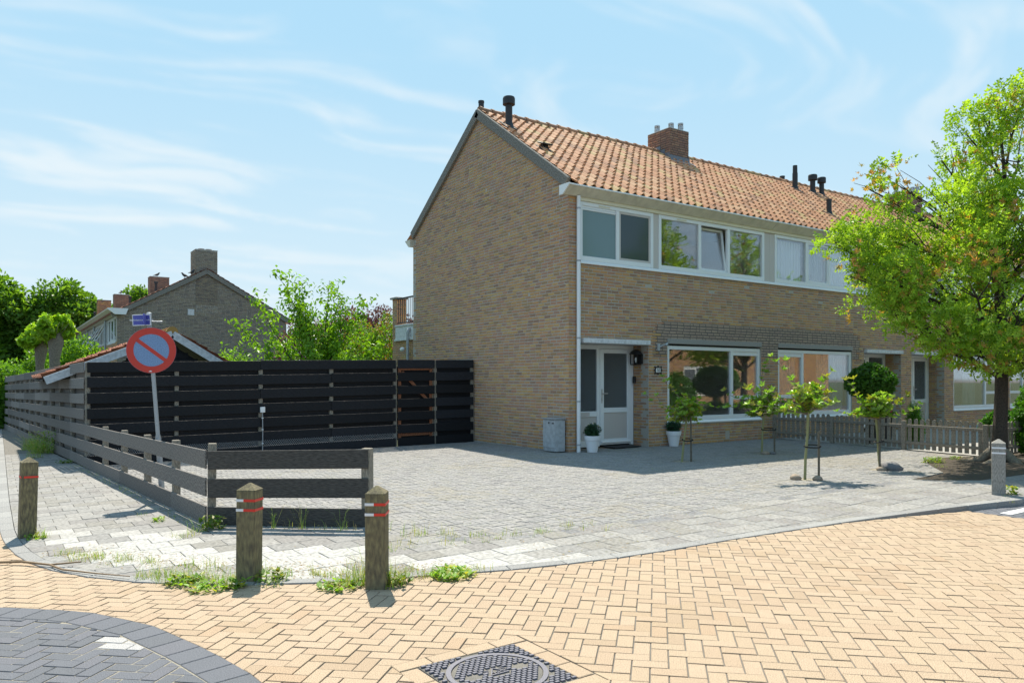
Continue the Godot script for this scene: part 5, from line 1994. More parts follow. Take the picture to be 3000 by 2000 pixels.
	tw.tube([p0, Vector3(-9.7, G(-9.7, 4.5) + 0.03, 4.55), Vector3(-9.5, G(-9.5, 4.7) + 0.03, 4.85), Vector3(-9.28, G(-9.2, 5.0) + 0.05, 5.02)], [0.012, 0.011, 0.009, 0.006], 7)
	tw.tube([Vector3(-9.5, G(-9.5, 4.7) + 0.03, 4.85), Vector3(-9.42, G(-9.4, 4.9) + 0.025, 5.1), Vector3(-9.2, G(-9.1, 5.3) + 0.025, 5.45), Vector3(-9.0, G(-8.9, 5.6) + 0.03, 5.75)], [0.009, 0.008, 0.006, 0.004], 7)
	solo("fallen_twig", "dry forked twig lying along the kerb at the left", "twig", tw.mesh(), M.twig)

	# stones round the young trees
	var n := 0
	for e in [[0.15, 5.33, 0.085, "warm", "rounded pinkish stone left of the front young tree's foot"], [0.33, 5.58, 0.075, "warm", "rounded tan stone before the front young tree's stake"], [2.30, 5.45, 0.07, "warm", "small tan stone left of the right young tree's foot"], [2.52, 5.50, 0.15, "grey", "large grey stone at the right young tree's foot"], [2.62, 5.36, 0.1, "grey", "dark stone behind the large grey one at the right young tree"], [3.05, 2.58, 0.075, "warm", "pale stone at the foot of the young tree nearest the picket fence"], [3.2, 2.64, 0.055, "grey", "small white-grey stone under that tree's stake by the picket fence"]]:
		var b := MB.new()
		var list := []
		var nl := []
		for r in 7:
			var ph := PI * (0.02 + 0.96 * r / 6.0)
			var ring := []
			var nr := []
			for k in 12:
				var a := TAU * k / 12
				var d := Vector3(sin(ph) * cos(a), cos(ph), sin(ph) * sin(a))
				var rr: float = e[2] * (1.0 + 0.35 * wobble.get_noise_3d(d.x * 40.0 + n * 31.0, d.y * 40.0, d.z * 40.0))
				ring.append(Vector3(d.x * 1.2, d.y * 0.62, d.z) * rr)
				nr.append(d)
			list.append(ring)
			nl.append(nr)
		b.rings(list, nl)
		n += 1
		solo("stone", e[4], "stone", b.mesh(), M.stone_warm if e[3] == "warm" else M.stone_grey, "stones round the young trees", Transform3D(Basis(Vector3.UP, rf(0, 6)), on(e[0], e[1]) + Vector3(0, e[2] * 0.3, 0)))


# ---------------------------------------------------------------- plants
func sprig(n: int, length: float, wide: float, style: String) -> ArrayMesh:
	var b := MB.new()
	if style == "pinnate":
		# leaflets in pairs along an arching stalk that points along +y
		for k in n:
			var f := (k + 1.0) / n
			var p := Vector3(0, f * length, f * f * length * 0.25)
			for sg in [-1.0, 1.0]:
				var d := Vector3(sg * 0.8, 0.45, rf(-0.25, 0.25) + f * 0.3).normalized() * length * rf(0.30, 0.38)
				b.leaf(p, d, d.cross(Vector3(0, 0.4, 1)).normalized() * wide * 0.5, Vector3(0, 0.2, 1) * wide)
		b.leaf(Vector3(0, length, length * 0.25), Vector3(0, 0.9, 0.4) * length * 0.38, Vector3.RIGHT * wide * 0.5, Vector3(0, -0.3, 1) * wide)
	elif style == "whorl":
		for k in n:
			var a := TAU * k / n + rf(-0.3, 0.3)
			var d := Vector3(cos(a), rf(0.25, 0.9), sin(a)).normalized() * length * rf(0.75, 1.1)
			b.leaf(Vector3(0, rf(-0.25, 0.0) * length, 0), d, d.cross(Vector3.UP).normalized() * wide * 0.5, Vector3.UP * wide)
	elif style == "hang":
		for k in n:
			var f := float(k) / n
			var a := k * 2.4
			var p := Vector3(0, f * length * 2.2, 0)
			var d := Vector3(cos(a) * 0.75, -0.45, sin(a) * 0.75) * length * rf(0.8, 1.1)
			b.leaf(p, d, d.cross(Vector3.UP).normalized() * wide * 0.5, Vector3.UP * wide * 0.8)
	elif style == "flower":
		for k in n:
			var a := TAU * k / n + rf(-0.4, 0.4)
			var d := Vector3(cos(a), rf(0.3, 1.6), sin(a)).normalized() * length * rf(0.6, 1.1)
			b.leaf(Vector3.ZERO, d, d.cross(Vector3.UP).normalized() * wide * 0.5, Vector3.UP * wide)
	else:
		for k in n:
			var p := Vector3(rf(-1, 1), rf(-1, 1), rf(-1, 1)) * length
			var d := (p.normalized() + Vector3(rf(-0.6, 0.6), rf(-0.2, 0.8), rf(-0.6, 0.6))).normalized() * length * rf(0.7, 1.1)
			b.leaf(p * 0.6, d, d.cross(Vector3(rf(-1, 1), 1, rf(-1, 1))).normalized() * wide * 0.5, Vector3.UP * wide)
	return b.mesh()


# leaves through a set of blobs [centre, radii]; denser towards the outside, with gaps
func foliage(parent: Node, called: String, blobs: Array, count: int, shape: ArrayMesh, m: Material, tones: Array, gap := 0.0, hollow := 0.4, size := Vector2(0.8, 1.2), gapf := 40.0) -> void:
	var total := 0.0
	for b in blobs:
		total += pow(b[1].x * b[1].y * b[1].z, 0.667)
	var where := []
	var cols := []
	for b in blobs:
		var n := int(count * pow(b[1].x * b[1].y * b[1].z, 0.667) / total)
		for k in n:
			var d := Vector3(rng.randfn(), rng.randfn(), rng.randfn()).normalized()
			var rr := pow(rng.randf(), hollow) * (1.0 + 0.22 * wobble.get_noise_3d(d.x * 50.0 + b[0].x * 13.0, d.y * 50.0, d.z * 50.0 + b[0].z * 13.0))
			var p: Vector3 = b[0] + d * b[1] * rr
			if wobble.get_noise_3d(p.x * gapf, p.y * gapf, p.z * gapf) < gap:
				continue
			var y := (d + Vector3(rf(-0.9, 0.9), rf(-0.3, 1.0), rf(-0.9, 0.9))).normalized()
			var x := y.cross(Vector3(rf(-1, 1), rf(-1, 1), rf(-1, 1))).normalized()
			var s := rf(size.x, size.y)
			where.append(Transform3D(Basis(x * s, y * s, x.cross(y) * s), p))
			cols.append(shade(pick(tones), rf(0.8, 1.2)))
	stuff(many(parent, called, shape, m, where, cols))


func limb(b: MB, a: Vector3, c: Vector3, r0: float, r1: float, bend: float, segs := 6, sides := 7) -> Array:
	var pts := []
	var rad := []
	var l := a.distance_to(c)
	var w := Vector3(rf(-1, 1), rf(-0.3, 0.6), rf(-1, 1)) * l * bend
	for k in segs + 1:
		var f := float(k) / segs
		pts.append(a.lerp(c, f) + w * sin(f * PI) + Vector3(rf(-1, 1), rf(-1, 1), rf(-1, 1)) * l * 0.012)
		rad.append(lerpf(r0, r1, pow(f, 0.8)))
	b.tube(pts, rad, sides)
	return pts


const GREEN := [Color(0.312, 0.507, 0.046), Color(0.390, 0.585, 0.058), Color(0.234, 0.403, 0.033), Color(0.442, 0.624, 0.078), Color(0.338, 0.507, 0.046)]


func street_tree(label: String, p: Vector3, sd: int, big := true) -> void:
	rng.seed = sd
	var t := thing("street_tree", label, "tree", "street trees with orange blossom", p)
	if not big:
		t.scale = Vector3.ONE * 1.22
	var tr := MB.new()
	var spine := [Vector3(0.0, -0.1, 0), Vector3(0.02, 0.12, 0.01), Vector3(0.03, 0.6, 0.02), Vector3(0.06, 1.3, 0.03), Vector3(0.09, 2.1, 0.02), Vector3(0.12, 3.0, -0.02), Vector3(0.10, 4.0, 0.02), Vector3(0.16, 5.0, 0.05), Vector3(0.12, 5.9, 0.0)]
	tr.tube(spine, [0.22, 0.15, 0.115, 0.105, 0.10, 0.085, 0.065, 0.04, 0.015], 14)
	part(t, "trunk", tr.mesh(), M.bark)
	for k in 5:
		var a := TAU * k / 5.0 + 0.4
		var rt := MB.new()
		rt.tube([Vector3(0.1 * cos(a), 0.22, 0.1 * sin(a)), Vector3(0.27 * cos(a), 0.06, 0.27 * sin(a)), Vector3(0.5 * cos(a + 0.3), 0.0, 0.5 * sin(a + 0.3)), Vector3(0.8 * cos(a + 0.4), -0.05, 0.8 * sin(a + 0.4))], [0.09, 0.08, 0.05, 0.02], 8)
		part(t, "root", rt.mesh(), M.bark_pale)
	# camera-right is (0.83, 0, 0.56); the crown spreads about three metres to each side
	var blobs := []
	var ends := []
	for e in [[-2.55, 3.75, 0.2, 0.5], [-2.2, 3.2, 0.4, 0.6], [-2.15, 4.3, 0.0, 0.58], [-1.9, 4.7, -0.2, 0.4], [-2.1, 2.7, 0.5, 0.45], [-1.5, 3.7, -0.4, 0.72], [-1.35, 2.35, 0.8, 0.55], [-1.2, 3.0, 1.2, 0.65], [-1.1, 4.6, 0.3, 0.72], [-0.95, 1.95, 0.9, 0.45], [-0.5, 2.6, 1.3, 0.75], [-0.5, 3.7, 0.9, 0.85], [-0.35, 4.9, 0.1, 0.8], [0.3, 2.3, 1.3, 0.65], [0.4, 3.4, 1.3, 0.9], [0.3, 4.4, 0.6, 0.9], [0.35, 5.5, 0.1, 0.7], [1.2, 2.6, 1.0, 0.85], [1.3, 3.7, 0.7, 0.95], [1.2, 4.8, 0.3, 0.85], [2.1, 3.2, 0.3, 0.9], [2.0, 4.3, -0.1, 0.85], [2.6, 2.6, 0.0, 0.65], [-0.4, 3.2, -1.3, 0.95], [1.0, 2.7, -1.4, 0.95], [0.6, 4.3, -1.0, 0.95], [-1.6, 2.9, -1.1, 0.6], [0.2, 1.95, 0.5, 0.45]]:
		var c := Vector3(e[0] * 0.83 + e[2] * -0.56, e[1], e[0] * 0.56 + e[2] * 0.83)
		blobs.append([c, Vector3(e[3], e[3] * 0.8, e[3])])
		ends.append(c)
	# thin leaders that stick out of the top
	for e in [[-0.6, 5.95, 0.0], [-1.0, 5.4, 0.0], [0.15, 6.45, 0.0], [0.5, 6.55, 0.0], [-2.35, 4.95, 0.0], [-1.85, 5.05, 0.0], [-2.95, 4.0, 0.0], [-2.75, 3.3, 0.3], [-0.2, 6.1, 0.1]]:
		var c := Vector3(e[0] * 0.83 + e[2] * -0.56, e[1], e[0] * 0.56 + e[2] * 0.83)
		blobs.append([c, Vector3(0.24, 0.34, 0.24)])
		ends.append(c)
	for k in ends.size():
		var lb := MB.new()
		var c: Vector3 = ends[k]
		var hy := clampf(c.y - 0.9 - rf(0.0, 0.6), 1.55, 5.2)
		var i0 := 0
		while i0 < spine.size() - 2 and spine[i0 + 1].y < hy:
			i0 += 1
		var s: Vector3 = spine[i0].lerp(spine[i0 + 1], (hy - spine[i0].y) / (spine[i0 + 1].y - spine[i0].y))
		var pts := limb(lb, s, c, 0.045 if k < 28 else 0.025, 0.012, 0.08, 7, 7)
		for j in (9 if k < 28 else 3):
			var q: Vector3 = pts[2 + rng.randi() % 5]
			var o = Vector3(rf(-1, 1), rf(-0.5, 1), rf(-1, 1)).normalized() * blobs[k][1] * rf(0.7, 1.05)
			limb(lb, q, c + o, 0.014, 0.004, 0.1, 4, 5)
		part(t, "limb", lb.mesh(), M.bark)
	var sh := sprig(4, 0.17, 0.036, "pinnate")
	foliage(t, "crown", blobs, 17000 if big else 4000, sh, M.leaf, GREEN, -0.05, 0.34, Vector2(0.75, 1.3) if big else Vector2(1.2, 1.9), 30.0)
	foliage(t, "blossom", blobs, 5200 if big else 1500, sprig(9, 0.10, 0.02, "flower"), M.leaf, [Color(0.62, 0.40, 0.10), Color(0.56, 0.36, 0.09), Color(0.52, 0.42, 0.10), Color(0.58, 0.32, 0.14)], 0.12, 0.12, Vector2(0.7, 1.4), 34.0)


func young_tree(label: String, x: float, z: float, foot: float, crown: float, lean: Vector2, sd: int, wisps: Array) -> void:
	rng.seed = sd
	var t := thing("young_tree", label, "young tree", "young trees planted in the driveway", on(x, z))
	var tr := MB.new()
	var top := Vector3(lean.x, foot, lean.y)
	tr.tube([Vector3(0, -0.05, 0), top * 0.3 + Vector3(rf(-0.01, 0.01), 0, rf(-0.01, 0.01)), top * 0.65 + Vector3(rf(-0.015, 0.015), 0, rf(-0.015, 0.015)), top], [0.022, 0.02, 0.019, 0.022], 9)
	part(t, "trunk", tr.mesh(), M.bark_young)
	var where := []
	var cols := []
	var tones := [Color(0.26, 0.42, 0.045), Color(0.32, 0.47, 0.06), Color(0.21, 0.35, 0.04), Color(0.37, 0.50, 0.08), Color(0.42, 0.38, 0.06)]
	var dirs := []
	for k in 24:
		var a := k * 2.4 + rf(-0.3, 0.3)
		var up := rf(-0.1, 2.4)
		dirs.append([Vector3(cos(a), up, sin(a)).normalized(), crown * rf(0.45, 1.05)])
	for w in wisps:
		dirs.append([w.normalized(), w.length()])
	for e in dirs:
		var d: Vector3 = e[0]
		var l: float = e[1]
		var lb := MB.new()
		var pts := limb(lb, top + Vector3(0, rf(-0.05, 0.02), 0), top + d * l, 0.011, 0.004, 0.14, 6, 6)
		for j in range(1, pts.size()):
			var q: Vector3 = pts[j]
			var tips := [q]
			if rng.randf() < 0.75:
				var o := (d + Vector3(rf(-1, 1), rf(-0.2, 1.1), rf(-1, 1))).normalized() * rf(0.07, 0.2)
				limb(lb, q, q + o, 0.005, 0.003, 0.1, 3, 5)
				tips.append(q + o)
			for tp in tips:
				if j < 3 and rng.randf() < 0.5:
					continue
				var y := (d * 0.5 + Vector3(rf(-0.5, 0.5), rf(0.4, 1.0), rf(-0.5, 0.5))).normalized()
				var xx := y.cross(Vector3(rf(-1, 1), rf(-1, 1), rf(-1, 1))).normalized()
				var s := rf(0.75, 1.15)
				where.append(Transform3D(Basis(xx * s, y * s, xx.cross(y) * s), tp))
				cols.append(shade(pick(tones), rf(0.8, 1.2)))
		part(t, "branch", lb.mesh(), M.bark_pale)
	stuff(many(t, "crown", sprig(8, 0.09, 0.04, "whorl"), M.leaf_thick, where, cols))


func stake(label: String, x: float, z: float, high: float, tree: Vector3, y: float, ring := false) -> void:
	var p := on(x, z)
	var t := thing("tree_stake", label, "tree stake", "stakes of the young trees", p)
	var b := MB.new()
	b.tube([Vector3(0, -0.05, 0), Vector3(rf(-0.01, 0.01), high, rf(-0.01, 0.01))], [0.018, 0.017], 9)
	part(t, "post", b.mesh(), M.wood_stake)
	var s := MB.new()
	var c := tree - p
	c.y = 0.0
	var l := c.length()
	var d := c / l
	var n := Vector3(-d.z, 0, d.x)
	var pts := []
	var r := 0.03 if not ring else 0.07
	for k in 17:
		var a := TAU * k / 16.0
		pts.append(Vector3(0, y + 0.02 * sin(a), 0) + d * (l * 0.5 + cos(a) * (l * 0.5 + r)) + n * sin(a) * r)
	var rad := []
	rad.resize(17)
	rad.fill(0.011)
	s.tube(pts, rad, 6)
	part(t, "tie", s.mesh(), M.rubber)


func young_trees() -> void:
	young_tree("young tree leaning before the house number, its foot in the shade", 0.66, 2.54, 0.78, 0.42, Vector2(0.11, 0.02), 51, [Vector3(-0.62, 0.35, -0.3), Vector3(0.28, 0.22, 0.1), Vector3(-0.4, 0.7, -0.2)])
	young_tree("tallest young tree, standing nearest the picket fence and window", 3.13, 2.42, 0.80, 0.5, Vector2(0.08, 0.0), 52, [Vector3(0.05, 1.05, 0.0), Vector3(-0.62, 0.4, -0.4), Vector3(0.5, 0.3, 0.3), Vector3(-0.7, 0.15, -0.4)])
	young_tree("front young tree with a wide branch reaching left, staked on its right", 0.28, 5.4, 1.02, 0.42, Vector2(0.04, 0.03), 53, [Vector3(-0.70, 0.12, -0.48), Vector3(-0.6, -0.02, -0.4), Vector3(-0.72, 0.35, -0.5), Vector3(-0.42, 0.78, -0.28), Vector3(0.25, 0.55, 0.15)])
	young_tree("small sparse young tree in the sun with a stone at its foot", 2.41, 5.37, 0.88, 0.36, Vector2(-0.07, -0.04), 54, [Vector3(-0.3, 0.55, -0.25), Vector3(-0.5, 0.1, -0.4), Vector3(0.55, 0.15, 0.4), Vector3(0.45, 0.35, 0.3)])
	rng.seed = 77
	stake("thin stake tied to the young tree before the house number", 0.78, 2.66, 0.98, on(0.66, 2.54) + Vector3(0.05, 0, 0.0), 0.40)
	stake("stake with a black tie beside the tallest young tree", 3.28, 2.62, 0.62, on(3.13, 2.42) + Vector3(0.04, 0, 0), 0.50)
	stake("stake with a dark tie right of the front young tree", 0.44, 5.53, 0.72, on(0.28, 5.4) + Vector3(0.02, 0, 0.01), 0.50)
	stake("stake crossing the sparse young tree, with a ring tie", 2.33, 5.40, 0.9, on(2.41, 5.37) + Vector3(-0.04, 0, -0.02), 0.48, true)


func bush(called: String, label: String, category: String, p: Vector3, blobs: Array, count: int, shape: ArrayMesh, m: Material, tones: Array, stem := 0.0, gap := -0.35, hollow := 0.3, size := Vector2(0.8, 1.2), group := "") -> Node3D:
	var t := thing(called, label, category, group, p)
	var b := MB.new()
	for e in blobs:
		var foot := Vector3(0, -0.05, 0) if stem > 0.0 else Vector3(e[0].x * 0.5, -0.05, e[0].z * 0.5)
		for k in 4:
			var c: Vector3 = e[0] + Vector3(rf(-0.7, 0.7), rf(-0.2, 0.7), rf(-0.7, 0.7)) * e[1]
			var mid := foot.lerp(Vector3(0, stem, 0), 1.0) if stem > 0.0 else foot
			limb(b, mid, c, 0.018 if stem == 0.0 else 0.02, 0.005, 0.1, 4, 5)
	if stem > 0.0:
		b.tube([Vector3(0, -0.05, 0), Vector3(0.02, stem * 0.5, 0), Vector3(0, stem, 0), Vector3(0, stem * 1.2, 0)], [0.045, 0.04, 0.038, 0.02], 9)
	part(t, "stem", b.mesh(), M.bark)
	foliage(t, "leaves", blobs, count, shape, m, tones, gap, hollow, size)
	return t


func pot(label: String, x: float, z: float, sd: int, flowers: int) -> void:
	rng.seed = sd
	var t := thing("flower_pot", label, "flower pot", "white pots by the front door", on(x, z))
	var b := MB.new()
	b.turned(at(0, 0, 0), [Vector2(0.0, 0.0), Vector2(0.105, 0.0), Vector2(0.15, 0.25), Vector2(0.165, 0.255), Vector2(0.175, 0.34), Vector2(0.165, 0.345), Vector2(0.155, 0.31), Vector2(0.0, 0.31)], 32)
	part(t, "pot", b.mesh(), M.pot_white)
	var st := MB.new()
	for k in 14:
		var a := rf(0, TAU)
		limb(st, Vector3(rf(-0.05, 0.05), 0.3, rf(-0.05, 0.05)), Vector3(cos(a) * rf(0.05, 0.15), rf(0.42, 0.58), sin(a) * rf(0.05, 0.15)), 0.005, 0.002, 0.1, 3, 5)
	part(t, "stems", st.mesh(), M.bark_young)
	foliage(t, "leaves", [[Vector3(0, 0.45, 0), Vector3(0.17, 0.15, 0.17)], [Vector3(0, 0.37, 0), Vector3(0.12, 0.1, 0.12)]], 420, sprig(6, 0.05, 0.014, "whorl"), M.leaf_thick, [Color(0.028, 0.085, 0.04), Color(0.04, 0.11, 0.05), Color(0.022, 0.065, 0.032)], -0.5, 0.4)
	for k in flowers:
		var a := rf(0, TAU)
		var r := rf(0.03, 0.16)
		var f := MB.new()
		f.col = Color(0.8, 0.8, 0.78)
		for j in 9:
			var q := TAU * j / 9
			f.leaf(Vector3.ZERO, Vector3(cos(q), 0.12, sin(q)) * 0.024, Vector3(-sin(q), 0, cos(q)) * 0.006, Vector3.UP * 0.002)
		f.col = Color(0.65, 0.42, 0.03)
		f.lathe(at(0, 0.002, 0), [Vector2(0.008, 0.0), Vector2(0.006, 0.005), Vector2(0.0, 0.006)], 8)
		part(t, "flower", f.mesh(), M.flower, Transform3D(Basis(Vector3.RIGHT, rf(0.1, 0.7)), Vector3(cos(a) * r, 0.60 - r * 0.45 + rf(0.0, 0.02), sin(a) * r)))


func grass_and_weeds() -> void:
	rng.seed = 99
	# tufts: [x, z, spread, blades, height, dryness]
	var g := MB.new()
	var tuft := func(x: float, z: float, spread: float, n: int, high: float, dry: float) -> void:
		for k in n:
			var r := spread * sqrt(rng.randf())
			var a := rf(0, TAU)
			var p := Vector3(x + cos(a) * r, 0, z + sin(a) * r)
			p.y = S(p.x, p.z) - 0.02
			var h: float = high * (0.25 + 0.9 * pow(rng.randf(), 1.7))
			var b := rf(0, TAU)
			var lean := Vector3(cos(b), 0, sin(b)) * h * rf(0.1, 1.1)
			var w := Vector3(-sin(b), 0, cos(b)) * rf(0.0012, 0.0024)
			var c := Color(0.29, 0.40, 0.08) if rng.randf() > dry else Color(0.52, 0.42, 0.16)
			g.col = shade(c, rf(0.75, 1.25))
			var m := p + Vector3(0, h * 0.6, 0) + lean * 0.3
			var tip := p + Vector3(0, h * rf(0.8, 1.0), 0) + lean
			var nn := Vector3(cos(b), 0.6, sin(b))
			g.face([p - w, p + w, m + w * 0.8, m - w * 0.8], nn)
			g.face([m - w * 0.8, m + w * 0.8, tip], nn)
	var E := [[-9.3, 4.35, 0.14, 90, 0.09, 0.5], [-9.22, 4.7, 0.16, 120, 0.10, 0.55], [-9.05, 5.1, 0.15, 90, 0.07, 0.5], [-8.85, 5.75, 0.13, 150, 0.12, 0.3], [-8.72, 5.95, 0.16, 220, 0.13, 0.3], [-8.6, 6.15, 0.14, 150, 0.12, 0.35], [-8.45, 6.22, 0.14, 160, 0.12, 0.3], [-8.3, 6.35, 0.12, 110, 0.10, 0.3], [-8.05, 6.5, 0.12, 60, 0.12, 0.3], [-8.15, 6.62, 0.1, 60, 0.08, 0.4], [-7.6, 6.95, 0.14, 130, 0.22, 0.4], [-7.5, 7.08, 0.12, 160, 0.30, 0.35], [-7.42, 7.2, 0.12, 110, 0.22, 0.35], [-7.75, 6.95, 0.12, 90, 0.07, 0.6], [-7.2, 7.08, 0.14, 120, 0.10, 0.4], [-6.95, 7.18, 0.13, 110, 0.09, 0.45], [-6.8, 7.25, 0.1, 70, 0.07, 0.5], [-7.9, 3.75, 0.1, 60, 0.14, 0.4], [-8.3, 4.2, 0.14, 110, 0.10, 0.4], [-8.15, 4.0, 0.1, 50, 0.16, 0.3], [-8.4, 3.2, 0.08, 40, 0.08, 0.2], [-8.45, 2.5, 0.07, 30, 0.08, 0.2], [-7.45, 4.38, 0.04, 16, 0.36, 0.2], [-7.22, 4.6, 0.04, 16, 0.38, 0.2], [-6.9, 4.9, 0.04, 14, 0.36, 0.2], [-6.6, 5.2, 0.12, 50, 0.16, 0.5], [-6.45, 5.65, 0.14, 70, 0.16, 0.5], [-6.2, 5.85, 0.1, 50, 0.12, 0.5], [-5.95, 6.05, 0.1, 60, 0.08, 0.5], [-5.35, 6.3, 0.09, 80, 0.08, 0.3], [-9.5, 3.3, 0.09, 60, 0.16, 0.5], [-7.6, 4.25, 0.07, 30, 0.12, 0.4], [4.3, 5.35, 0.16, 120, 0.16, 0.15], [3.6, 5.75, 0.1, 50, 0.1, 0.3], [4.9, 5.5, 0.2, 60, 0.12, 0.4], [0.55, 8.1, 0.1, 40, 0.06, 0.6], [0.2, 8.2, 0.1, 30, 0.05, 0.6], [-9.0, -9.0, 0.25, 500, 0.5, 0.25], [-9.1, -10.5, 0.3, 400, 0.45, 0.25], [-9.15, -12.0, 0.2, 200, 0.3, 0.3], [-9.2, -7.6, 0.18, 150, 0.25, 0.3]]
	for e in E:
		tuft.call(e[0], e[1], e[2], e[3], e[4], e[5])
	# a loose fringe along the kerb and in the slab joints near it
	for k in 150:
		var f := rng.randf()
		var x := lerpf(-9.45, -6.6, f)
		var z := 7.2 - 3.0 * pow(1.0 - f, 1.75) + rf(-0.16, 0.10)
		if wobble.get_noise_2d(x * 60.0, z * 25.0) < -0.05:
			continue
		tuft.call(x, z, rf(0.02, 0.07), 6 + rng.randi() % 22, rf(0.04, 0.13), rf(0.3, 0.75))
	for k in 26:
		var f := rng.randf()
		tuft.call(lerpf(-7.98, -6.7, f) - 0.08 + rf(-0.05, 0.05), lerpf(3.7, 5.05, f) + rf(-0.02, 0.12), 0.03, 3 + rng.randi() % 5, rf(0.05, 0.2), 0.45)
	for k in 70:
		var x := rf(-7.0, -4.6)
		tuft.call(x, 5.95 + (x + 7.0) * 0.2 + rf(-0.2, 0.25), 0.04, 6 + rng.randi() % 10, rf(0.03, 0.12), 0.6)
	# sparse blades in the joints of the driveway and along the fence foot
	for k in 330:
		var x := rf(-8.1, 1.0)
		var z := rf(-3.4, 6.2)
		if z > 3.6 + (x + 7.9) * 1.0 and x < -6.6:
			continue
		if wobble.get_noise_2d(x * 22.0, z * 22.0) < 0.05:
			continue
		tuft.call(x, z, 0.02, 4 + rng.randi() % 6, 0.045, 0.45)
	for k in 120:
		var f := rng.randf()
		tuft.call(lerpf(-8.55, -8.05, f) - rf(0.0, 0.12), lerpf(-5.0, 3.6, f), 0.05, 8, 0.06, 0.3)
	for k in 160:
		var x := rf(-6.6, 1.4)
		tuft.call(x, 6.37 + rf(-0.04, 0.05), 0.02, 5, 0.03, 0.6)
	stuff(solo("grass", "grass tufts sprouting along the kerb, fences and paving joints", "grass", g.mesh(), M.blade))

	# broad-leaved weeds
	var rosette := func(label: String, x: float, z: float, r: float, n: int, high: float, bright: float) -> void:
		var t := thing("weed", label, "weed", "broad-leaved weeds in the paving", on(x, z) - Vector3(0, 0.015, 0))
		var b := MB.new()
		for k in n:
			var a := rf(0, TAU)
			var rr := r * sqrt(rng.randf())
			var p := Vector3(cos(a) * rr, rf(0.0, high), sin(a) * rr)
			var q := rf(0, TAU)
			var d := Vector3(cos(q), rf(0.1, 0.8), sin(q)).normalized() * rf(0.04, 0.075)
			b.col = shade(pick([Color(0.20, 0.37, 0.04), Color(0.26, 0.43, 0.05), Color(0.15, 0.28, 0.03), Color(0.36, 0.37, 0.07)]), bright * rf(0.8, 1.2))
			b.leaf(p, d, d.cross(Vector3.UP).normalized() * d.length() * 0.26, Vector3.UP * 0.01)
		part(t, "leaves", b.mesh(), M.leaf)
	rosette.call("low green weed clump beside the kerb between the left bollards", -8.66, 6.12, 0.14, 150, 0.05, 1.0)
	rosette.call("flat weed patch spilling onto the yellow pavers left of the middle bollard", -8.55, 6.42, 0.15, 130, 0.03, 1.1)
	rosette.call("spiky dandelion weed on the yellow pavers just left of the middle bollard", -8.38, 6.52, 0.08, 60, 0.06, 0.9)
	rosette.call("weed at the foot of the middle bollard", -8.12, 6.5, 0.12, 90, 0.08, 0.7)
	rosette.call("dark weed at the foot of the bollard before the fence's end post", -7.38, 7.2, 0.1, 90, 0.07, 0.7)
	rosette.call("weed mat on the pavers between the two front bollards", -7.75, 7.0, 0.16, 130, 0.03, 1.0)
	rosette.call("largest bright green clover-like weed patch right of the front bollards", -6.92, 7.24, 0.17, 260, 0.05, 1.25)
	rosette.call("leafy weed where the low fence turns the corner", -7.98, 3.98, 0.13, 150, 0.14, 0.75)
	rosette.call("weed at the bottom of the leftmost bollard", -9.55, 3.3, 0.1, 50, 0.04, 0.9)
	rosette.call("small green weed at the foot of the bleached bollard", 0.82, 8.0, 0.09, 80, 0.1, 0.9)
	rosette.call("weed tuft by the picket fence in the soil", 4.25, 5.3, 0.18, 160, 0.1, 0.8)
	rosette.call("small weed in the soil near the picket fence post", 5.0, 5.35, 0.1, 60, 0.08, 0.8)
	rosette.call("tall green weeds against the far end of the side fence", -9.0, -8.6, 0.3, 420, 0.55, 1.1)
	rosette.call("weed strip halfway along the side fence foot", -8.75, -5.6, 0.14, 100, 0.06, 0.7)
	rosette.call("small weed in the white slabs near the low fence", -8.35, 3.05, 0.06, 30, 0.04, 1.0)

	# dry bits lying in the joints
	var bit := MB.new()
	bit.leaf(Vector3.ZERO, Vector3(0.02, 0.001, 0.004), Vector3(0, 0, 0.004), Vector3.UP * 0.003)
	var where := []
	var cols := []
	var tones := [Color(0.28, 0.19, 0.08), Color(0.33, 0.24, 0.10), Color(0.20, 0.13, 0.06), Color(0.24, 0.25, 0.07), Color(0.36, 0.22, 0.07)]
	for k in 7500:
		var x: float
		var z: float
		var q := rng.randf()
		if q < 0.55:
			x = rf(-7.8, 6.0)
			z = rf(-3.0, 6.4)
		elif q < 0.7:
			x = rf(-6.0, 2.0)
			z = rf(6.3, 7.6)
		elif q < 0.90:
			var f := rng.randf()
			x = lerpf(-9.4, -6.8, f) + rf(-0.2, 0.3)
			z = 7.15 - pow(1.0 - f, 1.6) * 2.9 + rf(-0.35, 0.12)
		else:
			x = rf(1.5, 6.0)
			z = rf(3.4, 7.0)
		if wobble.get_noise_2d(x * 30.0 + 50.0, z * 30.0) < -0.12 and q < 0.55:
			continue
		var s := rf(0.6, 1.5)
		where.append(Transform3D(Basis(Vector3.UP, rf(0, TAU)).scaled(Vector3(s, s, s)), Vector3(x, S(x, z) + 0.002, z)))
		cols.append(pick(tones))
	var lt := many(self, "leaf_litter", bit.mesh(), M.litter, where, cols)
	lt.set_meta("label", "dry leaf bits and seed husks scattered over the paving")
	lt.set_meta("category", "leaf litter")
	stuff(lt)


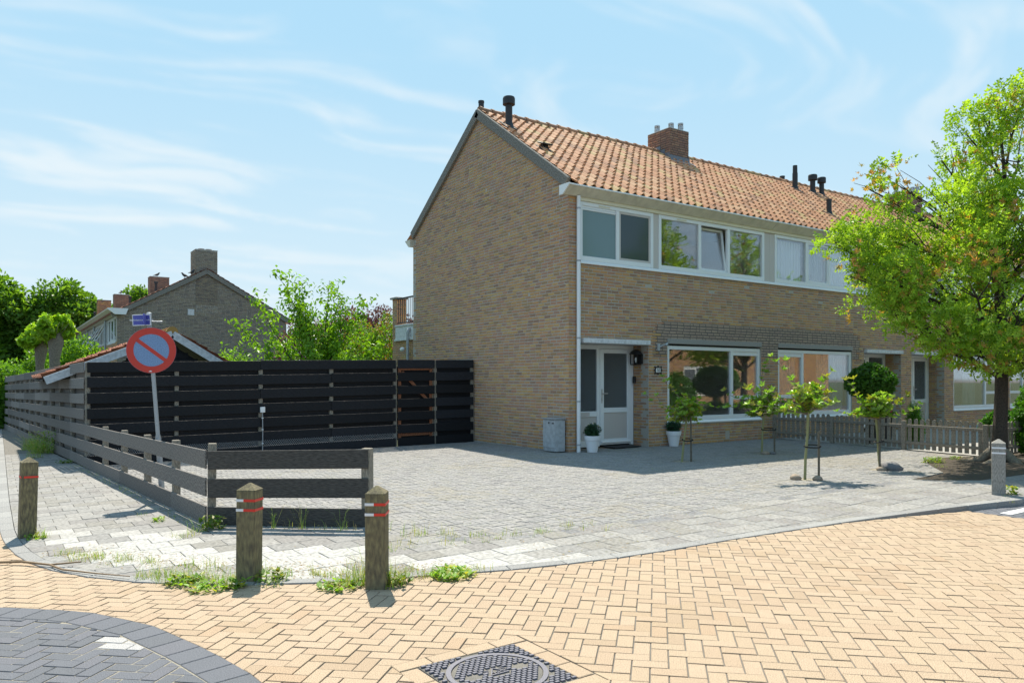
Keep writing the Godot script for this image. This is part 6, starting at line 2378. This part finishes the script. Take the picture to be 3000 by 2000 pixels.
func garden_plants() -> void:
	rng.seed = 140
	street_tree("street tree with feathery leaves and orange blossom right of the driveway", Vector3(4.91, 0.02, 6.11), 11)
	young_trees()
	pot("white flower pot with daisies standing against the corner pier", 0.47, 0.2, 21, 9)
	pot("white flower pot right of the door, under the big window", 2.93, 0.16, 22, 3)
	rng.seed = 150
	var dense := sprig(7, 0.06, 0.032, "whorl")
	var dark := [Color(0.085, 0.20, 0.03), Color(0.11, 0.24, 0.035), Color(0.065, 0.16, 0.025)]
	bush("topiary", "dark green ball topiary in the neighbour's garden behind the picket fence", "topiary", Vector3(7.3, 0, 2.3), [[Vector3(0, 1.46, 0), Vector3(0.55, 0.44, 0.55)]], 2300, dense, M.leaf_thick, dark, 1.0, -0.45, 0.22, Vector2(0.8, 1.2), "ball topiaries")
	bush("shrub", "leafy shrub below the window behind the picket fence", "shrub", Vector3(9.6, 0, 4.2), [[Vector3(0, 0.45, 0), Vector3(0.5, 0.35, 0.4)]], 420, sprig(7, 0.11, 0.06, "whorl"), M.leaf, [Color(0.05, 0.16, 0.025), Color(0.07, 0.2, 0.03)], 0.0)
	bush("conifer", "small bright green cone conifer behind the picket fence", "conifer", Vector3(8.15, 0, 2.9), [[Vector3(0, 0.35, 0), Vector3(0.24, 0.35, 0.24)], [Vector3(0, 0.7, 0), Vector3(0.14, 0.28, 0.14)]], 1100, sprig(9, 0.045, 0.012, "ball"), M.leaf, [Color(0.10, 0.25, 0.025), Color(0.13, 0.30, 0.03)], 0.2, -0.5)
	bush("hedge", "tall bright green hedge right of the street tree trunk", "hedge", Vector3(7.9, 0, 5.75), [[Vector3(0.0, 0.85, 0.0), Vector3(0.65, 0.85, 0.55)], [Vector3(0.9, 0.95, 0.3), Vector3(0.8, 0.95, 0.6)], [Vector3(1.9, 0.9, 0.4), Vector3(0.8, 0.9, 0.6)], [Vector3(-0.45, 0.55, -0.1), Vector3(0.4, 0.55, 0.4)]], 5200, sprig(7, 0.075, 0.034, "whorl"), M.leaf, [Color(0.075, 0.22, 0.02), Color(0.10, 0.27, 0.025), Color(0.055, 0.16, 0.016)], 0.0, -0.4, 0.16)
	var pd := thing("planter", "dark round planter with red flowers beside the neighbour's door", "planter", "", Vector3(8.0, 0, 2.2))
	var pb := MB.new()
	pb.turned(at(0, 0, 0), [Vector2(0.0, 0.0), Vector2(0.2, 0.0), Vector2(0.28, 0.62), Vector2(0.25, 0.62), Vector2(0.24, 0.55), Vector2(0.0, 0.55)], 24)
	part(pd, "pot", pb.mesh(), M.pot_dark)
	foliage(pd, "leaves", [[Vector3(0, 0.68, 0), Vector3(0.25, 0.13, 0.25)]], 220, dense, M.leaf, dark, -0.6, 0.3)
	foliage(pd, "flowers", [[Vector3(0, 0.74, 0), Vector3(0.25, 0.12, 0.25)]], 60, sprig(6, 0.04, 0.03, "flower"), M.flower, [Color(0.55, 0.03, 0.06), Color(0.6, 0.05, 0.2)], -0.6, 0.1)

	# gardens behind the black fence
	var hang := sprig(6, 0.2, 0.09, "hang")
	var lime := [Color(0.20, 0.40, 0.03), Color(0.25, 0.46, 0.035), Color(0.15, 0.31, 0.022)]
	var ct := thing("cherry_tree", "airy light green cherry tree with upswept branches behind the black fence", "tree", "", Vector3(-2.5, 0.0, -8.45))
	var trunk := MB.new()
	trunk.tube([Vector3(0, -0.1, 0), Vector3(0.02, 1.0, 0), Vector3(0.0, 2.0, 0.03), Vector3(0.03, 2.9, 0)], [0.07, 0.055, 0.045, 0.03], 9)
	part(ct, "trunk", trunk.mesh(), M.bark)
	var spots := []
	# branch tips in [camera-right, up, toward camera]
	for e in [[-1.6, 3.9, 0.0], [-0.95, 4.45, 0.2], [-0.35, 4.3, -0.2], [0.5, 4.3, 0.1], [1.05, 3.5, 0.2], [1.55, 3.75, 0.0], [-2.15, 3.1, 0.1], [-2.35, 2.2, 0.3], [1.35, 2.75, -0.3], [1.9, 2.45, 0.2], [-0.2, 3.5, 0.6], [0.3, 3.0, -0.7], [-1.3, 2.7, -0.5], [-1.5, 1.95, 0.6], [1.0, 1.95, 0.5], [0.2, 2.3, 0.9], [-0.6, 1.9, -0.8], [0.75, 3.9, -0.3], [-0.65, 3.7, 0.1]]:
		var c := Vector3(e[0] * 0.83 + e[2] * -0.56, e[1], e[0] * 0.56 + e[2] * 0.83)
		var lb := MB.new()
		var s := Vector3(0.01, clampf(e[1] * 0.35 + rf(-0.2, 0.2), 0.7, 2.6), 0)
		var pts := limb(lb, s, c, 0.03, 0.005, 0.07, 8, 6)
		part(ct, "branch", lb.mesh(), M.bark)
		for k in range(3, pts.size()):
			spots.append([pts[k], 0.22 if k < 7 else 0.1])
			spots.append([(pts[k] + pts[k - 1]) * 0.5, 0.24])
	var blobs := []
	for e in spots:
		blobs.append([e[0], Vector3.ONE * e[1]])
	foliage(ct, "crown", blobs, 1150, hang, M.leaf, lime, -0.5, 0.5, Vector2(0.6, 1.0))
	bush("shrub", "low bright shrub showing over the fence below the cherry tree", "shrub", Vector3(-3.6, 0, -8.6), [[Vector3(-1.1, 1.3, 0.0), Vector3(0.9, 0.95, 0.8)], [Vector3(0.2, 1.35, 0.3), Vector3(1.0, 0.7, 0.8)], [Vector3(1.2, 1.3, 0.5), Vector3(0.9, 0.75, 0.8)]], 2600, sprig(7, 0.1, 0.05, "ball"), M.leaf, lime, 0.0, -0.4, 0.3)
	bush("purple_tree", "purple-leaved tree behind the cherry tree", "tree", Vector3(4.0, -0.2, -20.5), [[Vector3(-0.6, 3.2, 0), Vector3(1.5, 1.7, 1.5)], [Vector3(1.1, 3.5, 0.5), Vector3(1.6, 1.6, 1.5)], [Vector3(-2.2, 2.8, -1.0), Vector3(1.4, 1.6, 1.4)], [Vector3(2.8, 3.0, 1.5), Vector3(1.3, 1.5, 1.3)]], 5200, sprig(7, 0.16, 0.06, "ball"), M.leaf, [Color(0.13, 0.055, 0.10), Color(0.17, 0.075, 0.13), Color(0.10, 0.045, 0.075)], 1.6, -0.3, 0.3)
	bush("photinia", "red-tipped green shrub next to the rear extension", "shrub", Vector3(0.4, 0, -11.2), [[Vector3(-0.3, 2.0, 0), Vector3(0.85, 1.5, 0.8)], [Vector3(0.6, 2.3, 0.4), Vector3(0.8, 1.4, 0.8)], [Vector3(-1.0, 1.5, -0.4), Vector3(0.7, 1.2, 0.7)]], 4200, sprig(7, 0.08, 0.035, "ball"), M.leaf, [Color(0.17, 0.36, 0.03), Color(0.21, 0.41, 0.035), Color(0.14, 0.28, 0.025), Color(0.36, 0.20, 0.045)], 0.0, -0.35, 0.25)
	bush("conifer", "grey-green feathery conifer between the cherry tree and photinia", "conifer", Vector3(-0.9, 0, -9.6), [[Vector3(-0.1, 1.4, 0), Vector3(0.8, 0.9, 0.7)], [Vector3(0.6, 1.2, 0.4), Vector3(0.6, 0.8, 0.6)]], 2400, sprig(9, 0.09, 0.02, "ball"), M.leaf, [Color(0.13, 0.23, 0.11), Color(0.17, 0.28, 0.13)], 0.0, -0.45, 0.3)


func big_tree(label: String, p: Vector3, blobs: Array, count: int, leaf: float, tones: Array, trunk_h: float, r: float) -> void:
	var t := thing("background_tree", label, "tree", "trees on the skyline at the left", p)
	var b := MB.new()
	b.tube([Vector3(0, -0.3, 0), Vector3(0.1, trunk_h * 0.5, 0), Vector3(0, trunk_h, 0.1), Vector3(0.1, trunk_h * 1.6, 0)], [r * 1.3, r, r * 0.85, r * 0.3], 10)
	part(t, "trunk", b.mesh(), M.bark)
	for e in blobs:
		var lb := MB.new()
		limb(lb, Vector3(0, trunk_h * rf(0.7, 1.2), 0), e[0], r * 0.4, r * 0.1, 0.1, 5, 6)
		part(t, "limb", lb.mesh(), M.bark)
	foliage(t, "crown", blobs, count, sprig(9, leaf, leaf * 0.5, "ball"), M.leaf, tones, -0.06, 0.3, Vector2(0.7, 1.3), 9.0)


func backdrop() -> void:
	rng.seed = 300
	var deep := [Color(0.12, 0.25, 0.03), Color(0.16, 0.31, 0.035), Color(0.09, 0.19, 0.022), Color(0.20, 0.36, 0.045)]
	# distant trees
	big_tree("tall dark tree at the left edge of the skyline", Vector3(-10.5, -1.0, -58), [[Vector3(0, 7.2, 0), Vector3(2.8, 3.2, 2.8)], [Vector3(-2.2, 5.5, 0.5), Vector3(2.4, 3.0, 2.4)], [Vector3(2.0, 6.0, 0.4), Vector3(2.2, 2.6, 2.2)], [Vector3(0.5, 3.6, 0.8), Vector3(3.0, 2.2, 2.6)]], 5200, 0.42, deep, 3.5, 0.3)
	big_tree("broad dark tree beside the left skyline tree", Vector3(-5.6, -1.0, -58), [[Vector3(0, 7.0, 0), Vector3(2.6, 3.2, 2.6)], [Vector3(2.0, 5.6, 0.3), Vector3(2.2, 3.0, 2.2)], [Vector3(-1.9, 5.8, 0.4), Vector3(2.0, 2.6, 2.0)], [Vector3(0.2, 3.4, 0.8), Vector3(3.2, 2.2, 2.6)]], 5200, 0.42, deep, 3.5, 0.3)
	big_tree("round tree crown showing behind the far house's chimneys", Vector3(0.8, -1.0, -64), [[Vector3(0, 8.6, 0), Vector3(2.0, 2.2, 2.0)], [Vector3(-1.6, 7.6, 0), Vector3(1.6, 1.8, 1.6)], [Vector3(1.5, 7.4, 0.3), Vector3(1.6, 2.0, 1.6)]], 2400, 0.4, deep, 5.0, 0.25)
	big_tree("tree closing the view behind the side path", Vector3(-15.0, -1.0, -50), [[Vector3(0, 4.6, 0), Vector3(3.0, 3.4, 2.6)], [Vector3(2.4, 3.6, 0.6), Vector3(2.4, 2.6, 2.2)], [Vector3(-2.4, 4.2, 0), Vector3(2.6, 3.0, 2.4)]], 4200, 0.4, deep, 2.6, 0.28)
	# hedge of shrubs beyond the side fence
	var mid := [Color(0.16, 0.33, 0.03), Color(0.21, 0.40, 0.04), Color(0.12, 0.25, 0.024)]
	bush("shrub", "loose green shrub behind the pollarded trees", "shrub", Vector3(-8.0, -0.8, -27), [[Vector3(0, 2.0, 0), Vector3(1.4, 1.7, 1.2)], [Vector3(1.3, 2.4, 0.3), Vector3(1.2, 1.8, 1.2)], [Vector3(-1.3, 1.6, 0.2), Vector3(1.2, 1.4, 1.2)]], 3200, sprig(8, 0.17, 0.08, "ball"), M.leaf, mid, 0.0, -0.3, 0.3)
	bush("shrub", "bright shrub at the left edge above the side fence", "shrub", Vector3(-9.6, -0.7, -24.5), [[Vector3(0, 1.5, 0), Vector3(1.1, 1.3, 1.0)], [Vector3(-0.9, 1.9, -0.6), Vector3(1.0, 1.4, 1.0)]], 2200, sprig(8, 0.15, 0.075, "ball"), M.leaf, [Color(0.13, 0.29, 0.03), Color(0.17, 0.35, 0.035), Color(0.09, 0.21, 0.02)], 0.0, -0.3, 0.3)
	bush("shrub", "low clipped shrub just over the side fence", "shrub", Vector3(-8.2, -0.5, -18.8), [[Vector3(0, 1.3, 0), Vector3(1.0, 0.75, 0.8)], [Vector3(0.6, 1.25, 1.6), Vector3(0.8, 0.7, 0.8)]], 2000, sprig(8, 0.1, 0.05, "ball"), M.leaf, mid, 0.0, -0.4, 0.25)
	# pollarded trees
	for e in [[-8.25, -17.9, 0.19, 3.35, 0.52, "thicker pollarded tree with a knobbly head above the side fence"], [-8.62, -19.4, 0.16, 3.1, 0.46, "thinner pollarded tree left of the thick one"]]:
		var t := thing("pollard_tree", e[5], "tree", "pollarded trees behind the side fence", Vector3(e[0], -0.35, e[1]))
		var b := MB.new()
		var h: float = e[3] + 0.1
		var r: float = e[2]
		b.tube([Vector3(0, -0.1, 0), Vector3(0.03, h * 0.4, 0.02), Vector3(-0.02, h * 0.75, 0), Vector3(0.02, h * 0.92, 0.02), Vector3(0.0, h, 0.0)], [r * 1.1, r * 0.9, r * 0.85, r * 1.3, r * 1.0], 12)
		part(t, "trunk", b.mesh(), M.bark_pale)
		var c: float = e[4]
		for k in 16:
			var a := rf(0, TAU)
			var lb := MB.new()
			limb(lb, Vector3(cos(a) * r * 0.6, h - 0.1, sin(a) * r * 0.6), Vector3(cos(a) * c * rf(0.5, 1.0), h + rf(0.2, 0.85) * c, sin(a) * c * rf(0.5, 1.0)), 0.025, 0.008, 0.1, 4, 5)
			part(t, "shoot", lb.mesh(), M.bark_young)
		foliage(t, "crown", [[Vector3(0, h + 0.3, 0), Vector3(c, c * 0.8, c)], [Vector3(-0.35, h + 0.05, 0.1), Vector3(c * 0.7, c * 0.5, c * 0.7)], [Vector3(0.3, h + 0.1, -0.2), Vector3(c * 0.6, c * 0.5, c * 0.6)]], 620, sprig(6, 0.2, 0.16, "whorl"), M.leaf, [Color(0.32, 0.52, 0.035), Color(0.38, 0.58, 0.045), Color(0.25, 0.43, 0.03)], -0.2, 0.5, Vector2(0.5, 0.9))

	# shed behind the fence: gable towards us, tiled roof
	var sh := thing("garden_shed", "black timber shed with a red tiled roof behind the fence", "shed", "", Vector3(-6.6, -0.36, -6.6))
	var sb := MB.new()
	sb.extrude(at(-1.75, 0, -0.1), [Vector2(0, 0), Vector2(2.75, 0), Vector2(2.75, 2.1), Vector2(1.8, 2.72), Vector2(0, 1.95)], 0.06)
	sb.slab(Vector3(0.94, 0, -5.0), Vector3(1.0, 2.1, -0.1))
	sb.slab(Vector3(-1.75, 0, -5.0), Vector3(-1.69, 1.95, -0.1))
	var sw := part(sh, "wall", sb.mesh(), M.wood_black)
	for k in 7:
		var y := 1.75 + k * 0.14
		var x0 := -1.75 if y < 1.95 else -1.75 + (y - 1.95) / 0.428
		var x1 := 1.0 if y < 2.1 else 1.0 - (y - 2.1) / 0.653
		if x1 - x0 > 0.2:
			plank(sw, "plank", Vector3(x0 + 0.03, y, -0.025), Vector3(x1 - 0.03, y, -0.025), 0.13, 0.02, M.wood_black)
	var apex := Vector3(0.05, 2.92, 0.25)
	for e in [[Vector3(-2.45, 1.86, 0.25), "barge_board"], [Vector3(1.22, 2.19, 0.25), "barge_board"]]:
		plank(sh, e[1], e[0], apex, 0.17, 0.03, M.fascia_old)
	# roof slopes
	for e in [[Vector3(-2.5, 1.93, 0.27), Vector3(0.05, 3.0, 0.27)], [Vector3(1.27, 2.27, 0.27), Vector3(0.05, 3.0, 0.27)]]:
		var d: Vector3 = (e[1] - e[0]).normalized()
		var rows := int(e[0].distance_to(e[1]) / TL)
		var rb := MB.new()
		rb.face([e[0] - Vector3(0, 0.05, 0), e[1] - Vector3(0, 0.05, 0), e[1] + Vector3(0, -0.05, -5.6), e[0] + Vector3(0, -0.05, -5.6)], Vector3(0, 1, 0))
		var rf_ := part(sh, "roof", rb.mesh(), M.wood_black)
		var acr := Vector3(0, 0, -1) if d.x < 0 else Vector3(0, 0, 1)
		var org: Vector3 = e[0] if acr.z < 0 else e[0] + Vector3(0, 0, -5.52)
		tiles(rf_, org, acr, -d, 23, rows, 60, [Color(0.46, 0.17, 0.09), Color(0.50, 0.21, 0.12), Color(0.42, 0.15, 0.085)])
	for k in 14:
		var rm := part(sh, "ridge_tile", tint(ridge_mesh, pick([Color(0.42, 0.2, 0.06), Color(0.45, 0.26, 0.07), Color(0.36, 0.14, 0.06)])), M.tile, Transform3D(Basis(Vector3.UP, PI / 2), Vector3(0.05, 2.98, 0.22 - k * 0.38)))
		rm.rotation.x += 0.0
	far_house()
	opposite()
	birds()


func far_house() -> void:
	# gable facing us, long side along the side street
	var o := Vector3(-5.2, -0.6, -27.9)
	var W := 8.1
	var eave := 5.25
	var apex := 7.55
	var fh := thing("far_house", "brown brick house row with a wide chimney beyond the fence", "house", "", o)
	var g := MB.new()
	g.extrude(at(0, 0, -0.209), [Vector2(0, 0), Vector2(W, 0), Vector2(W, eave), Vector2(W * 0.5, apex), Vector2(0, eave)], 0.2)
	var gw := part(fh, "end_wall", g.mesh(), M.mortar)
	var k := (apex - eave) / (W * 0.5)
	bricks(gw, Vector3.ZERO + Vector3(0, 1.904, 0), Vector3.RIGHT, Vector3.BACK, apex - 1.95, func(v): return [maxf(0.0, (v + 1.904 + 0.03 - eave) / k), W - maxf(0.0, (v + 1.904 + 0.03 - eave) / k)], [], BROWN, 300)
	var sv := MB.new()
	sv.slab(Vector3(3.15, 5.35, -0.01), Vector3(3.45, 5.65, 0.02), 0.005)
	part(fh, "wall_vent", sv.mesh(), M.fascia_old)
	# long side wall with two bands of windows
	var L := 40.0
	var lw := MB.new()
	lw.slab(Vector3(0.0, 0, -L), Vector3(0.25, 3.95, -0.21))
	lw.slab(Vector3(0.0, 5.2, -L), Vector3(0.25, eave, -0.21))
	lw.slab(Vector3(0.0, 3.95, -0.5), Vector3(0.25, 5.2, -0.21))
	var side := part(fh, "side_wall", lw.mesh(), M.mortar)
	bricks(side, Vector3(-0.012, 1.904, -18.0), Vector3.BACK, Vector3.LEFT, 2.04, func(_v): return [0.0, 18.0], [], BUFF, 60)
	var back := MB.new()
	back.slab(Vector3(0.3, 3.0, -L), Vector3(0.6, 5.4, -0.3))
	part(fh, "inner_wall", back.mesh(), M.plaster)
	var turn := Basis(Vector3.UP, -PI / 2)
	var z := -0.55
	var n := 0
	while z > -34.0:
		var kinds := [["fixed", "sash", "fixed"], ["tilt_out", "tilt_out", "tilt_out"]]
		var kd: Array = kinds[0] if n % 2 == 0 else kinds[1]
		var ww := 3.5 if n % 2 == 0 else 5.2
		var third := ww / 3.0
		window(fh, Transform3D(turn, Vector3(0.03, 3.97, z - ww)), ww, 1.22, 0.09, [[0.0, third, kd[0]], [third, third * 2, kd[1]], [third * 2, ww, kd[2]]], n % 2 == 0)
		var dp := MB.new()
		dp.turned(at(-0.06, 0, z - ww - 0.2), [Vector2(0.05, 0), Vector2(0.05, eave)], 10)
		part(fh, "downpipe", dp.mesh(), M.grey_metal)
		z -= ww + 0.4
		n += 1
	# box gutter
	var gt := MB.new()
	gt.extrude(Transform3D(Basis(Vector3.RIGHT, Vector3.UP, Vector3.BACK), Vector3(0, 0, -L)), [Vector2(0.1, eave - 0.03), Vector2(-0.12, eave - 0.03), Vector2(-0.42, eave + 0.2), Vector2(-0.42, eave + 0.25), Vector2(0.1, eave + 0.25)], L + 0.25)
	part(fh, "gutter", gt.mesh(), M.cream)
	var gc := MB.new()
	gc.extrude(Transform3D(Basis(Vector3.RIGHT, Vector3.UP, Vector3.BACK), Vector3(0, 0, 0.252)), [Vector2(0.35, eave - 0.03), Vector2(-0.12, eave - 0.03), Vector2(-0.43, eave + 0.2), Vector2(-0.43, eave + 0.26), Vector2(0.45, eave + 0.26)], 0.02)
	part(fh, "gutter_end", gc.mesh(), M.pvc_white)
	# roof
	var rl := sqrt(pow(W * 0.5, 2) + pow(apex - eave, 2))
	var d := Vector3(W * 0.5, apex - eave, 0) / rl
	for sg in [1.0, -1.0]:
		var foot := Vector3(-0.25 if sg > 0 else W + 0.25, eave + 0.12 - 0.25 * k, 0.1)
		var top := Vector3(W * 0.5, apex + 0.12, 0.1)
		var rb := MB.new()
		rb.face([foot, top, top + Vector3(0, 0, -L), foot + Vector3(0, 0, -L)], Vector3.UP)
		var rp := part(fh, "roof", rb.mesh(), M.tile)
		rp.mesh = tint(rb.mesh(), Color(0.24, 0.1, 0.07))
		var dd := Vector3(d.x * sg, d.y, 0)
		if sg > 0:
			tiles(rp, foot + Vector3(0, 0.02, 0), Vector3(0, 0, -1), -dd, 160, 17, 0, [Color(0.40, 0.19, 0.13), Color(0.44, 0.22, 0.15), Color(0.36, 0.17, 0.12)])
		else:
			tiles(rp, foot + Vector3(0, 0.02, -4.0), Vector3(0, 0, 1), -dd, 17, 17, 0, [Color(0.40, 0.19, 0.13), Color(0.36, 0.17, 0.12)])
		var vb := MB.new()
		var a := Vector3(foot.x, foot.y - 0.02, 0.06)
		var c := Vector3(W * 0.5, apex + 0.1, 0.06)
		var dir := (c - a).normalized()
		var up := Vector3(-dir.y, dir.x, 0)
		if up.y < 0:
			up = -up
		vb.box(Transform3D(Basis(dir, up, dir.cross(up)), (a + c) * 0.5 - up * 0.06), Vector3(a.distance_to(c), 0.22, 0.08), 0.01)
		part(fh, "verge_board", vb.mesh(), M.verge)
	# chimneys along the ridge
	var first := true
	for e in [[4.05, -0.62, 1.05, 1.25, 9.0 - 0.35, BROWN, "wide mossy brick chimney on the end gable of the far house"], [3.2, -8.6, 1.05, 0.8, 8.15, CHIMNEY, "dark chimney with a bird, second along the far roof"], [2.3, -17.6, 0.95, 0.8, 7.9, CHIMNEY, "third chimney along the far roof"], [1.9, -24.0, 0.9, 0.8, 8.05, BUFF, "pale chimney behind the third one"], [1.2, -30.5, 0.9, 0.8, 7.65, CHIMNEY, "orange-stained chimney farthest along the far roof"]]:
		var ch := thing("far_chimney", e[6], "chimney", "chimneys of the far house", o + Vector3(e[0], 0, e[1]))
		var b := MB.new()
		var hx: float = e[2] * 0.5
		var hz: float = e[3] * 0.5
		b.slab(Vector3(-hx + 0.009, 5.5, -hz), Vector3(hx - 0.009, e[4], hz - 0.009))
		var st := part(ch, "stack", b.mesh(), M.mortar if first else M.mortar_dark)
		var y0 := 5.9
		var hh := floorf((e[4] - y0) / COURSE) * COURSE
		bricks(st, Vector3(-hx, y0, hz), Vector3.RIGHT, Vector3.BACK, hh, func(_v): return [0.0, hx * 2], [], e[5], 40)
		bricks(st, Vector3(-hx, y0, -hz), Vector3.BACK, Vector3.LEFT, hh, func(_v): return [0.0, hz * 2], [], e[5], 0)
		var cp := MB.new()
		cp.slab(Vector3(-hx - 0.01, e[4], -hz), Vector3(hx + 0.01, e[4] + 0.04, hz), 0.005)
		part(ch, "cap", cp.mesh(), M.concrete)
		if first:
			for x in [-0.13, 0.22]:
				var cw := MB.new()
				for j in 3:
					var a := TAU * j / 3 + 0.3
					cw.tube([Vector3(x + cos(a) * 0.04, e[4] + 0.03, sin(a) * 0.04), Vector3(x + cos(a) * 0.08, e[4] + 0.13, sin(a) * 0.08)], [0.008, 0.008], 5)
				cw.turned(at(x, e[4] + 0.13, 0), [Vector2(0.0, 0.0), Vector2(0.15, 0.01), Vector2(0.16, 0.03), Vector2(0.0, 0.05)], 16)
				part(ch, "cowl", cw.mesh(), M.galvanised)
		first = false
	for e in [[2.9, -7.6, 7.7, 0.07, "nearest thin vent pipe, right beside the far roof's second chimney"], [2.05, -11.5, 7.15, 0.06, "short vent pipe between the second and third far chimneys"], [1.2, -23.0, 7.0, 0.07, "farthest vent pipe, low on the far roof near the last chimneys"]]:
		var v := thing("far_vent", e[4], "roof vent", "vents of the far house", o + Vector3(e[0], 5.6, e[1]))
		var b := MB.new()
		var hh: float = e[2] - 5.6
		b.turned(at(0, 0, 0), [Vector2(e[3], 0), Vector2(e[3], hh), Vector2(e[3] * 1.5, hh), Vector2(e[3] * 1.5, hh + 0.12), Vector2(0, hh + 0.14)], 12)
		part(v, "pipe", b.mesh(), M.black_vent)


# houses across the street, out of the frame, which the front windows mirror
func opposite() -> void:
	var o := Vector3(6.0, 0, 20.0)
	var oh := thing("opposite_house", "yellow brick house across the street mirrored in the front windows", "house", "", o)
	var op := [Rect2(6.0, 0.6, 3.2, 1.75), Rect2(19.0, 0.6, 3.2, 1.75), Rect2(10.5, 0.0, 1.1, 2.2)]
	var b := MB.new()
	wall(b, Transform3D(Basis(Vector3.UP, PI), Vector3(34, 0, 0)), Vector2(34, 5.4), [Rect2(34 - 9.2, 0.6, 3.2, 1.75), Rect2(34 - 22.2, 0.6, 3.2, 1.75)], 0.25)
	var w := part(oh, "wall", b.mesh(), M.mortar)
	bricks(w, Vector3(34, 0, -0.012), Vector3.LEFT, Vector3.FORWARD, 5.38, func(_v): return [0.0, 34.0], [Rect2(34 - 9.2, 0.6, 3.2, 1.75), Rect2(34 - 22.2, 0.6, 3.2, 1.75)], BUFF, 0)
	for x in [9.2, 22.2]:
		window(oh, Transform3D(Basis(Vector3.UP, PI), Vector3(x, 0.6, 0.02)), 3.2, 1.75, 0.09, [[0.0, 2.1, "fixed"], [2.1, 3.2, "split"]])
	var rm := MB.new()
	rm.slab(Vector3(0, 0, 0.3), Vector3(34, 0.05, 6.8))
	rm.slab(Vector3(0, 0.05, 3.0), Vector3(34, 5.35, 3.1))
	rm.slab(Vector3(0, 0, 6.8), Vector3(34, 5.4, 7.0))
	rm.slab(Vector3(-0.1, 0, 0.26), Vector3(0.0, 5.4, 7.0))
	rm.slab(Vector3(34, 0, 0.26), Vector3(34.1, 5.4, 7.0))
	part(oh, "inner_wall", rm.mesh(), M.plaster)
	var rf2 := MB.new()
	rf2.col = Color(0.4, 0.2, 0.13)
	rf2.face([Vector3(-0.3, 5.3, -0.4), Vector3(34.3, 5.3, -0.4), Vector3(34.3, 7.9, 3.5), Vector3(-0.3, 7.9, 3.5)], Vector3(0, 1, -1))
	rf2.face([Vector3(-0.3, 5.3, 7.4), Vector3(34.3, 5.3, 7.4), Vector3(34.3, 7.9, 3.5), Vector3(-0.3, 7.9, 3.5)], Vector3(0, 1, 1))
	rf2.face([Vector3(0, 5.3, 0), Vector3(0, 5.3, 7), Vector3(0, 7.9, 3.5)], Vector3.LEFT)
	rf2.face([Vector3(34, 5.3, 0), Vector3(34, 5.3, 7), Vector3(34, 7.9, 3.5)], Vector3.RIGHT)
	part(oh, "roof", rf2.mesh(), M.tile)
	street_tree("street tree farther along the street, mirrored in the upper windows", Vector3(11.5, 0.02, 8.7), 12, false)
	street_tree("street tree across the street, mirrored in the upper windows", Vector3(16.7, 0.02, 8.8), 13, false)
	rng.seed = 410
	bush("topiary", "ball topiary farther along the street, mirrored in the front window", "topiary", Vector3(12.9, 0, 6.6), [[Vector3(0, 1.5, 0), Vector3(0.55, 0.5, 0.55)]], 1600, sprig(7, 0.06, 0.032, "whorl"), M.leaf_thick, [Color(0.09, 0.2, 0.02), Color(0.13, 0.26, 0.03)], 0.95, -0.6, 0.12, Vector2(0.8, 1.2), "ball topiaries")


func birds() -> void:
	for e in [[Vector3(-2.1, 7.6, -36.4), 0.3, "jackdaw perched on the second chimney of the far house"], [Vector3(-1.85, 6.78, -27.88), 0.6, "jackdaw sitting left of the wide chimney"], [Vector3(-2.2, 6.58, -27.88), 2.6, "jackdaw sitting lower down the far gable's left slope"], [Vector3(-2.95, 7.36, -45.4), 0.9, "small bird standing on the third far chimney"]]:
		var t := thing("bird", e[2], "bird", "birds on the far roof", e[0], e[1])
		var b := MB.new()
		# body from tail to beak along +x
		var pts := [Vector3(-0.26, 0.05, 0), Vector3(-0.15, 0.08, 0), Vector3(-0.07, 0.11, 0), Vector3(0.02, 0.14, 0), Vector3(0.075, 0.18, 0), Vector3(0.10, 0.225, 0), Vector3(0.125, 0.245, 0), Vector3(0.15, 0.242, 0), Vector3(0.19, 0.235, 0)]
		b.tube(pts, [0.012, 0.028, 0.06, 0.07, 0.052, 0.04, 0.042, 0.022, 0.003], 10)
		part(t, "body", b.mesh(), M.feather)
		for sg in [-1.0, 1.0]:
			var l := MB.new()
			l.tube([Vector3(0.0, 0.09, sg * 0.025), Vector3(0.01, 0.0, sg * 0.03), Vector3(0.04, -0.005, sg * 0.03)], [0.008, 0.006, 0.004], 5)
			part(t, "leg", l.mesh(), M.black)
